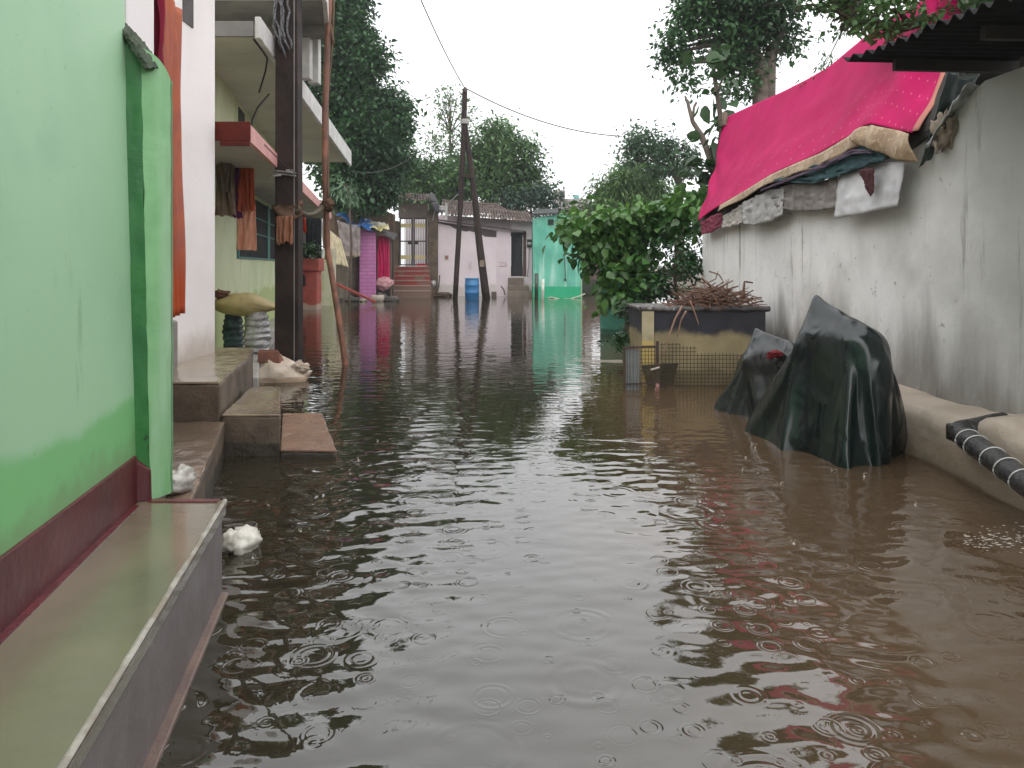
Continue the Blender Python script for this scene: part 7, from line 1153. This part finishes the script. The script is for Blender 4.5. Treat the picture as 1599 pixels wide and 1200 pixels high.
-161,-639,-257,-115,-606,-278,-55,-589,-276,-9,-561,-298,33,-521,-297,77,-480,-286,121,-442,-278,169,-411,-286,209,-382,-281,227,-366,-226,245,-385,-171,251,-377,-111,220,-372,-58,199,-345,-108,186,-304,-151,185,-300,-211,181,-286,-268,216,-256,-283,273,-245,-274,329,-249,-290,
388,-261,-298,445,-275,-301,501,-273,-284,561,-260,-276,617,-261,-260,663,-299,-259,714,-321,-283,763,-351,-299,808,-389,-298,857,-421,-282,-182,-960,-288,-175,-902,-285,-190,-843,-291,-193,-786,-301,-191,-729,-290,-162,-679,-268,-141,-626,-253,-103,-587,-274,-42,-573,-276,12,-553,-291,
56,-517,-301,98,-475,-293,144,-439,-279,191,-406,-278,243,-380,-288,264,-364,-239,259,-352,-180,235,-344,-126,213,-322,-178,169,-320,-220,151,-303,-271,201,-272,-288,254,-257,-270,314,-258,-275,367,-270,-301,424,-280,-293,482,-270,-278,539,-255,-266,596,-258,-252,642,-294,-263,
689,-325,-285,740,-351,-296,790,-379,-288,845,-402,-274,895,-433,-270,-211,-987,-298,-175,-939,-297,-166,-882,-295,-182,-824,-286,-182,-766,-298,-180,-708,-298,-147,-667,-270,-120,-615,-254,-86,-571,-268,-28,-558,-270,29,-540,-284,79,-514,-296,121,-473,-298,163,-429,-293,214,-407,-276,
268,-383,-275,255,-341,-254,232,-330,-199,196,-346,-245,157,-326,-258,185,-288,-292,239,-271,-280,295,-252,-292,346,-283,-292,403,-277,-285,460,-257,-279,517,-249,-261,572,-263,-247,619,-291,-270,667,-327,-283,718,-351,-288,774,-370,-278,833,-384,-270,881,-414,-263,917,-458,-244,
-248,-1011,-298,-213,-963,-298,-171,-919,-301,-166,-864,-282,-170,-805,-281,-176,-746,-296,-169,-689,-298,-127,-655,-275,-106,-602,-254,-68,-558,-264,-12,-543,-263,44,-526,-280,97,-504,-296,144,-470,-298,184,-424,-298,238,-407,-277,273,-363,-264,220,-330,-273,169,-340,-243,169,-304,-287,
225,-283,-294,275,-249,-299,326,-277,-301,382,-275,-277,438,-252,-270,495,-247,-258,550,-264,-246,597,-292,-273,645,-324,-278,701,-342,-277,757,-366,-269,815,-370,-263,862,-405,-259,895,-455,-249,932,-497,-229]
def tarp_thing(data, off, nx, ny, m, label, tip, lift):
    g = np.array(data, float).reshape(nx + 1, ny + 1, 3) / 1000.0 + np.array(off); mb = MB()
    g[..., 2] += lift * np.exp(-np.hypot(g[..., 0] - tip[0], g[..., 1] - tip[1]) / .075)
    mb.grid(lambda u, v: g[int(round(u * nx)), int(round(v * ny))], nx, ny)
    o = mb.thing('covered_motorcycle', m, label, 'covered motorcycle', smooth=True)
    sb = o.modifiers.new('subsurf', 'SUBSURF'); sb.levels = sb.render_levels = 2
    return o
tarp_thing(TARP_BIG, (2.5, 6, 0), 52, 44, M_TARP, 'motorcycle wholly wrapped in a black tarpaulin nearest the camera', (2.475, 6.05), .075)
tarp_thing(TARP_SMALL, (2.5, 7, 0), 40, 34, M_TARPG, 'smaller motorcycle wrapped in shiny grey black plastic behind the big one', (2.38, 7.27), .05)
b = MB(); b.blob(P(1212, 553, 6.80), (.07, .05, .028), 5, .7, 2.6); b.blob(P(1203, 558, 6.80), (.03, .03, .02), 8, .6, 2.6); b.thing('red_cloth', cloth_mat('red_patch', (.26, .03, .035), (.17, .02, .025)), 'small red cloth showing between the two covered motorcycles', 'cloth', smooth=True)
# ------------------------------------------------------------------ drain pipe wrapped in black plastic
M_PIPE = mat('black_wrap', (.018, .017, .018), (.03, .028, .028), scale=10, rough=.25, bump=.6, bscale=30)
dp = E('drain_pipe', (2.9, 4.4, .2), 'black plastic wrapped drain pipe with white ties at the right edge', 'pipe')
A, B_ = P(1497, 676, 4.85), P(1640, 782, 3.75)
pts = wob([Vector((3.30, 4.95, .40)), A + Vector((.06, .05, .0)), A, A.lerp(B_, .3), A.lerp(B_, .6), B_, P(1900, 960, 2.9)], 6)
MB().tube(pts, [.070 * (1 + .06 * nz(p.y * 14, 2) + .05 * nz(p.y * 40, 3)) for p in pts], 18).build('pipe', M_PIPE, dp, smooth=True)
MB().box(A.x - .06, A.y - .06, A.z - .055, A.x + .02, A.y + .05, A.z + .055).build('end_flap', M_PIPE, dp, bevel=.015)
axd = (B_ - A).normalized()
def ring(c, ax_, r, w):
    m = MB(); u = ax_.cross(Vector((0, 0, 1))).normalized(); w_ = u.cross(ax_)
    m.tube([c + (u * math.cos(t) + w_ * math.sin(t)) * r + ax_ * .02 * math.sin(t) for t in [k * 2 * math.pi / 28 for k in range(29)]], w, 6); return m
for t in (.13, .24, .44, .60, .76):
    ring(A + (B_ - A) * t, axd, .073, .0038).build('tie', mat('white_tie', (.62, .62, .60), rough=.5), dp, smooth=True)
# ------------------------------------------------------------------ vegetation
def leaf_mesh(name, m, parent, pts, size, rng, shape='leaf', droop=.35, var=.4, dirs=None):
    n = len(pts); pts = np.asarray(pts, float)
    az = rng.uniform(0, 2 * np.pi, n); el = rng.normal(-droop, .5, n)
    d = np.stack([np.cos(az) * np.cos(el), np.sin(az) * np.cos(el), np.sin(el)], 1)
    if dirs is not None: d = d + dirs; d /= np.linalg.norm(d, axis=1, keepdims=True)
    up = rng.normal(0, .45, (n, 3)) + np.array([0, 0, 1.0]); s = np.cross(d, up); s /= np.linalg.norm(s, axis=1, keepdims=True); nn = np.cross(s, d)
    L = size * rng.uniform(1 - var, 1 + var, n)[:, None]
    if shape == 'leaf': prof = [(0, 0, 0), (.45, .26, .06), (1, 0, -.08), (.45, -.26, .06)]; faces = [(0, 1, 2), (0, 2, 3)]
    elif shape == 'thin': prof = [(0, 0, 0), (.4, .12, .03), (1, 0, -.15), (.4, -.12, .03)]; faces = [(0, 1, 2), (0, 2, 3)]
    else: prof = [(0, 0, 0), (.12, .24, .05), (.42, .40, .08), (.78, .24, .02), (1.05, 0, -.12), (.78, -.24, .02), (.42, -.40, .08), (.12, -.24, .05), (.5, 0, -.02)]; faces = [(8, 0, 1), (8, 1, 2), (8, 2, 3), (8, 3, 4), (8, 4, 5), (8, 5, 6), (8, 6, 7), (8, 7, 0)]
    k = len(prof); V = np.zeros((n, k, 3))
    for i, (a, b_, c) in enumerate(prof): V[:, i] = pts + d * L * a + s * L * b_ + nn * L * c
    V = V.reshape(-1, 3) - np.array(parent['_org'])[None]
    Fc = (np.array(faces)[None] + (np.arange(n) * k)[:, None, None]).reshape(-1, 3)
    me = bpy.data.meshes.new(name); me.vertices.add(len(V)); me.vertices.foreach_set('co', V.ravel())
    me.loops.add(Fc.size); me.loops.foreach_set('vertex_index', Fc.ravel().astype(np.int32)); me.polygons.add(len(Fc))
    me.polygons.foreach_set('loop_start', np.arange(0, Fc.size, 3, dtype=np.int32)); me.polygons.foreach_set('loop_total', np.full(len(Fc), 3, np.int32))
    me.polygons.foreach_set('use_smooth', np.ones(len(Fc), bool)); me.update(); me.validate()
    me.materials.append(m); o = bpy.data.objects.new(name, me); SC.collection.objects.link(o); o.parent = parent; o['_org'] = parent['_org']; return o
def clump_pts(blobs, n_cl, per, cr, rng, inner=.45, flat=.75):
    """leaf positions: clumps scattered mostly near the surface of each ellipsoid"""
    out, cen, dr = [], [], []
    for (c, r) in blobs:
        c = np.array(c); r = np.array(r); w = max(3, int(n_cl * (r[0] * r[2])))
        q = rng.normal(0, 1, (w, 3)); q /= np.linalg.norm(q, axis=1, keepdims=True); q *= rng.uniform(inner, 1, (w, 1)) ** .6
        cc = c + q * r; cen.append(cc)
        for k in range(w):
            g = rng.normal(0, 1, (per, 3)) * cr * np.array([1, 1, flat]) * rng.uniform(.6, 1.3); out.append(cc[k] + g); dr.append(g / (np.linalg.norm(g, axis=1, keepdims=True) + 1e-6))
    return np.concatenate(out), np.concatenate(cen), np.concatenate(dr)
def R3(px, py, d, rx, rz=None, ry=None):
    """crown lobe given by the pixel of its middle and its pixel half width / half height"""
    k = d / F; rz = rz or rx; return (tuple(P(px, py, d)), (rx * k, (ry or (rx + rz) / 2) * k, rz * k))
def tree(name, label, cat, d, base_px, blobs, m, seed, size, n_cl, per, cr, shape='leaf', trunk=None, tr=.2, group=None, droop=.35, tm=None, limbs=12, root_z=0, inner=.45, dout=.4):
    rng = np.random.default_rng(seed); base = P(base_px, HY, d); base.z = root_z
    e = E(name, base, label, cat, group); pts, cen, dr = clump_pts(blobs, n_cl, per, cr, rng, inner)
    leaf_mesh('crown', m, e, pts, size, rng, shape, droop, dirs=dr * dout)
    t = MB(); tm = tm or mat('bark', (.115, .085, .065), (.07, .052, .042), scale=6, rough=.85, bump=.8)
    top = Vector(np.mean([b[0] for b in blobs], axis=0)); tp = trunk or [base - Vector((0, 0, .4)), base.lerp(top, .5) + Vector((.1, 0, 0)), top]
    tp = wob([Vector(p) for p in tp], 4); n = len(tp); t.tube(tp, [tr * (1 - .6 * i / n) for i in range(n)], 8)
    pick = rng.permutation(len(cen))[:limbs]
    for i in pick:
        c = Vector(cen[i]); st = min(tp[len(tp) // 3:], key=lambda p: (p - c).length + (0 if p.z < c.z else 3)); md = st.lerp(c, .5) + Vector((0, 0, .12 * (c - st).length))
        q = wob([st, md, c], 3); t.tube(q, [tr * .34 * (1 - .8 * k / len(q)) for k in range(len(q))], 5)
    t.build('trunk', tm, e, smooth=True); return e
L_DARK = leaf_mat('dark_foliage', (.032, .094, .036), (.064, .15, .054), .35)
L_MID = leaf_mat('mid_foliage', (.075, .17, .052), (.14, .26, .085), .3)
L_PALE = leaf_mat('pale_foliage', (.11, .20, .08), (.17, .27, .115), .4)
L_BAMB = leaf_mat('bamboo_foliage', (.085, .18, .042), (.14, .26, .065), .4)
L_VINE = leaf_mat('vine_leaves', (.05, .15, .028), (.13, .28, .05), .9, .35)
L_TEAK = leaf_mat('teak_leaves', (.035, .085, .030), (.060, .125, .040), .7, .5)
L_BUSH = leaf_mat('bush_leaves', (.022, .078, .024), (.045, .125, .036), 1.0)
L_NEEM = leaf_mat('neem_leaves', (.042, .115, .042), (.08, .175, .06), .6)
L_NEAR = leaf_mat('near_leaves', (.04, .115, .032), (.10, .20, .055), 1.2)
# left: big dark tree behind the balcony house
D = 31
tree('dark_tree', 'tall dark dense tree rising behind the balcony house', 'tree', D, 545, [R3(520, 10, D, 52, 60), R3(556, 92, D, 44, 50), R3(585, 185, D, 60, 46), R3(545, 235, D, 72, 55), R3(570, 295, D, 58, 34), R3(500, 130, D, 70, 90), R3(530, -60, D, 50, 50), R3(610, 235, D, 36, 36)], L_DARK, 1, .23, 62, 60, .30, tr=.35, limbs=16)
tree('pale_shrub', 'light green shrub glimpsed behind the bamboo pole below the balcony end', 'shrub', 28.5, 545, [R3(540, 290, 28.5, 16, 14), R3(551, 307, 28.5, 12, 9)], leaf_mat('bright_fern', (.12, .22, .12), (.20, .31, .18), .6), 2, .28, 40, 26, .2, 'thin', tr=.06, limbs=4, droop=.5)
# trees behind the far row
tree('sparse_tree', 'thin airy tree with see-through crown behind the twin-legged pole', 'tree', 44, 705, [R3(705, 165, 44, 26, 34), R3(722, 185, 44, 16, 30), R3(698, 225, 44, 30, 40), R3(688, 262, 44, 30, 30)], L_PALE, 3, .22, 13, 30, .34, tr=.14, limbs=26, group='trees behind the far row of houses')
tree('mid_tree', 'mid green tree right of the twin-legged pole, widest of the far row', 'tree', 42, 790, [R3(770, 225, 42, 38, 34), R3(800, 250, 42, 44, 36), R3(775, 285, 42, 46, 36), R3(745, 262, 42, 34, 38), R3(825, 285, 42, 34, 32)], L_MID, 4, .25, 42, 46, .36, tr=.2, limbs=26, group='trees behind the far row of houses')
tree('mid_tree', 'mid green tree above the gate house roof, left of the twin-legged pole', 'tree', 43, 670, [R3(650, 270, 43, 32, 26), R3(690, 285, 43, 36, 30), R3(660, 300, 43, 40, 24), R3(716, 300, 43, 30, 28), R3(630, 300, 43, 22, 20)], L_MID, 5, .25, 42, 46, .36, tr=.16, limbs=20, group='trees behind the far row of houses')
tree('dark_shrub', 'dark rounded shrub above the roof end between pink and turquoise houses', 'shrub', 39, 835, [R3(830, 318, 39, 40, 22), R3(856, 316, 39, 24, 24), R3(800, 318, 39, 24, 18)], leaf_mat('dull_shrub', (.030, .070, .045), (.048, .098, .060), .4), 6, .22, 24, 40, .28, tr=.12, limbs=6)
tree('bright_shrub', 'yellowish green shrub in front of the distant building', 'shrub', 40, 905, [R3(900, 330, 40, 30, 16), R3(925, 322, 40, 18, 20)], leaf_mat('yellow_green', (.095, .165, .045), (.14, .22, .065), .5), 7, .22, 22, 36, .25, tr=.08, limbs=4)
tree('bamboo_clump', 'round feathery light green clump behind the vines', 'bamboo', 37, 985, [R3(985, 285, 37, 38, 30), R3(965, 305, 37, 34, 30), R3(1012, 300, 37, 30, 34), R3(985, 320, 37, 50, 22)], L_BAMB, 8, .34, 44, 50, .36, 'thin', tr=.10, limbs=10, droop=.6)
tree('old_tree', 'grey green tree with forked bare trunk left of the pink saree', 'tree', 33, 1060, [R3(1000, 225, 33, 28, 18), R3(1030, 222, 33, 28, 18), R3(1050, 245, 33, 26, 20), R3(985, 240, 33, 16, 18), R3(1075, 248, 33, 16, 24), R3(1030, 262, 33, 22, 18)], leaf_mat('grey_green', (.05, .115, .055), (.085, .165, .08), .5), 9, .20, 50, 40, .26, trunk=[P(1062, 440, 33), P(1060, 330, 33), P(1062, 290, 33), P(1050, 255, 33), P(1040, 225, 33)], tr=.24, limbs=9)
# big tree behind the right house
D = 18
big = tree('forked_tree', 'tall leafy tree with forked trunk behind the pink saree', 'tree', D, 1192, [R3(1135, -20, D, 70, 50), R3(1190, 10, D, 60, 50), R3(1160, 45, D, 44, 40), R3(1225, 40, D, 34, 40), R3(1090, 20, D, 44, 30), R3(1130, 75, D, 34, 30), R3(1155, 115, D, 30, 40), R3(1060, 60, D, 26, 30), R3(1050, 90, D, 18, 18), R3(1075, 125, D, 14, 18)], L_NEEM, 10, .15, 90, 40, .20, trunk=[P(1195, 430, D), P(1190, 170, D), P(1186, 100, D), P(1160, 55, D), P(1148, 0, D)], tr=.26, limbs=34, tm=mat('grey_bark', (.17, .135, .11), (.11, .085, .07), scale=6, rough=.85, bump=.8))
b = MB(); b.tube(wob([P(1200, 160, D), P(1204, 80, D), P(1220, 55, D), P(1226, 10, D)], 4), [.17, .16, .15, .14, .13, .12, .11, .10, .09, .08, .07, .06, .05], 8); b.build('limb', MATS['grey_bark'], big, smooth=True)
# bare twisted branch with leaves left of the saree, teak-like big leaves
D = 14.8
tree('broad_leaf_tree', 'young tree with large round leaves at the left end of the saree', 'tree', D, 1118, [R3(1108, 90, D, 22, 30), R3(1122, 130, D, 22, 30), R3(1122, 185, D, 20, 30), R3(1112, 228, D, 18, 20), R3(1098, 270, D, 16, 14), R3(1110, 300, D, 22, 16)], L_TEAK, 11, .30, 34, 5, .16, 'big', trunk=[P(1118, 440, D), P(1120, 300, D), P(1128, 200, D), P(1112, 90, D)], tr=.09, limbs=14, droop=.6)
b = MB(); b.tube(wob([P(1115, 262, 14.9), P(1096, 212, 14.9), P(1082, 190, 14.9), P(1074, 160, 14.9), P(1070, 150, 14.9)], 4), [.07, .07, .065, .06, .06, .055, .05, .05, .045, .04, .04, .035, .03, .03, .025, .02, .02], 7); b.tube(wob([P(1082, 190, 14.9), P(1084, 168, 14.9), P(1088, 160, 14.9)], 4), .025, 6)
b.thing('bare_branch', mat('grey_bark', (0, 0, 0)), 'bare crooked grey branch against the sky left of the saree', 'branch', smooth=True)
# vine mass with big leaves, trailing over the teal wall, and the dark bush by the tank
D = 14.6
vine = tree('leafy_vine', 'sprawling vine with large heart shaped leaves over the teal yard wall', 'vine', D, 1010, [R3(905, 352, D + .6, 34, 22), R3(925, 385, D + .3, 30, 26), R3(955, 350, D, 34, 20), R3(985, 352, D, 40, 24), R3(1020, 345, D, 40, 24), R3(1060, 340, D - .2, 40, 24), R3(950, 400, D, 28, 22), R3(985, 395, D, 34, 30), R3(1088, 322, D - .4, 22, 26), R3(985, 440, D - .5, 34, 30), R3(965, 465, D - .8, 16, 22)], L_VINE, 12, .17, 260, 8, .17, 'big', tr=.05, limbs=26, droop=.7, trunk=[P(1005, 480, D), P(1010, 420, D), P(1000, 350, D)], inner=.6)
tree('dark_bush', 'dark dense bush behind the ochre tank', 'bush', 13.9, 1050, [R3(1050, 400, 13.9, 44, 34), R3(1040, 440, 13.7, 44, 34), R3(1075, 430, 13.5, 30, 40), R3(1080, 380, 13.6, 24, 34), R3(1015, 440, 13.8, 24, 34)], L_BUSH, 13, .10, 70, 34, .12, tr=.06, limbs=14)
tree('creeper', 'small leaved creeper hanging beside the left edge of the ochre tank', 'creeper', 10.2, 985, [R3(988, 490, 10.2, 14, 22), R3(980, 515, 10.1, 16, 18), R3(975, 530, 10.0, 20, 9), R3(960, 536, 10.0, 12, 5)], L_BUSH, 14, .075, 300, 18, .05, tr=.02, limbs=14, root_z=.1)
# foliage overhanging at the top right
D = 7.6
tree('overhanging_tree', 'leafy overhanging branches at the top right above the pink saree', 'tree', D + 1.2, 1560, [R3(1290, -6, D, 34, 26), R3(1330, 18, D, 34, 30), R3(1370, 28, D - .3, 34, 34), R3(1345, -20, D, 50, 26), R3(1420, 10, D - .5, 36, 22), R3(1470, 22, D - 1, 34, 18), R3(1400, 50, D - .4, 22, 12), R3(1540, -10, D - 1.2, 50, 26)], L_NEAR, 15, .085, 420, 14, .055, tr=.10, limbs=30, trunk=[P(1590, 440, D + 1.2), P(1600, -60, D + .8), P(1480, 20, D - .6), P(1400, 45, D - .2), P(1330, 30, D)], root_z=-.3)
tree('feathery_sprig', 'feathery hanging twigs of small leaves in the sky gap above the saree', 'branch', 10, 1310, [R3(1285, 75, 10, 12, 24), R3(1308, 95, 10, 12, 16), R3(1290, 105, 10, 8, 10), R3(1265, 128, 10.5, 8, 6), R3(1322, 60, 10, 12, 20)], L_NEAR, 16, .09, 70, 9, .05, 'thin', tr=.012, limbs=10, droop=.9, trunk=[P(1330, 10, 10), P(1310, 60, 10), P(1290, 100, 10)], root_z=3)
# plant in the red pedestal
D = 24.4
tree('potted_plant', 'bushy green plant growing in the red pedestal', 'plant', D, 482, [R3(482, 390, D, 15, 13), R3(473, 396, D, 9, 8), R3(491, 395, D, 9, 8)], leaf_mat('tulsi', (.035, .085, .03), (.075, .14, .055), 1.5), 17, .16, 120, 16, .10, tr=.03, limbs=10, root_z=Zat(406, 24.2))
for i, (px, py, rr, lb, sz) in enumerate(((612, 338, 8, 'little tuft of weeds on the mud wall left of the gate', .12), (918, 458, 9, 'low dark weeds at the mouth of the alley', .14))):
    tree('weeds', lb, 'weeds', 34 + i * 2, px, [R3(px, py, 34 + i * 2, rr, rr * .7)], L_BUSH if i else leaf_mat('pale_weeds', (.12, .16, .09), (.19, .23, .14), 1), 20 + i, sz, 60, 14, .12, tr=.015, limbs=3, root_z=Zat(py + rr, 34 + i * 2))

# ------------------------------------------------------------------ rain splashes and the outflow foam
M_FOAM = mat('water_foam', (.55, .50, .45), (.40, .35, .30), scale=30, rough=.25, bump=0)
rnd = random.Random(7); b = MB()
for px, py in [(1165, 716), (1220, 756), (1160, 735), (1240, 850), (1242, 940), (1085, 790), (1010, 720), (420, 790), (400, 822), (395, 872), (470, 830), (560, 720), (590, 690), (640, 655), (880, 690), (1350, 745), (1430, 790), (960, 760), (1300, 735), (870, 640), (800, 600), (1180, 700)]:
    d = dw(py); 
    if d > 12: continue
    X = Xat(px, d); h = rnd.uniform(.006, .018)
    b.lathe((X, d, -.002), [(.012, 0), (.006, h * .4), (.003, h * .8), (.0015, h)], 7)
    for k in range(3): b.blob((X + rnd.gauss(0, .012), d + rnd.gauss(0, .012), h * rnd.uniform(.8, 1.6)), (.0035, .0035, .0035), k, 0, 1, 6, 4)
tag(b.thing('rain_splashes', mat('splash_water', (.42, .38, .33), rough=.1, bump=0), 'tiny raindrop splashes jumping up from the brown water', 'splashes', smooth=True), kind='stuff')
b = MB()
for k in range(170):
    t = rnd.random(); px = lerp(1508, 1630, t) + rnd.gauss(0, 4); py = lerp(848, 842, t) + rnd.gauss(0, 7) * (.6 + t); d = dw(py); s = rnd.uniform(.0015, .005)
    b.blob((Xat(px, d), d, rnd.uniform(0, .006) + (rnd.random() ** 4) * .06), (s * rnd.uniform(1, 4), s, s * .45), k, .3, 2, 8, 5)
tag(b.thing('outflow_foam', M_FOAM, 'white foam splashing where water falls at the right edge', 'foam', smooth=True), kind='stuff')

# ------------------------------------------------------------------ rainy air
hz = bpy.data.materials.new('haze'); hz.use_nodes = True; hn = hz.node_tree.nodes
hn.remove(hn['Principled BSDF']); pv = hn.new('ShaderNodeVolumePrincipled'); pv.inputs['Color'].default_value = (.92, .95, .97, 1); pv.inputs['Density'].default_value = .0009
hz.node_tree.links.new(pv.outputs[0], hn['Material Output'].inputs['Volume'])
hb = tag(MB().box(-100, -12, -1.7, 100, 165, 22).build('haze', hz), kind='stuff')

for o in list(bpy.data.objects):
    if '_org' in o: del o['_org']
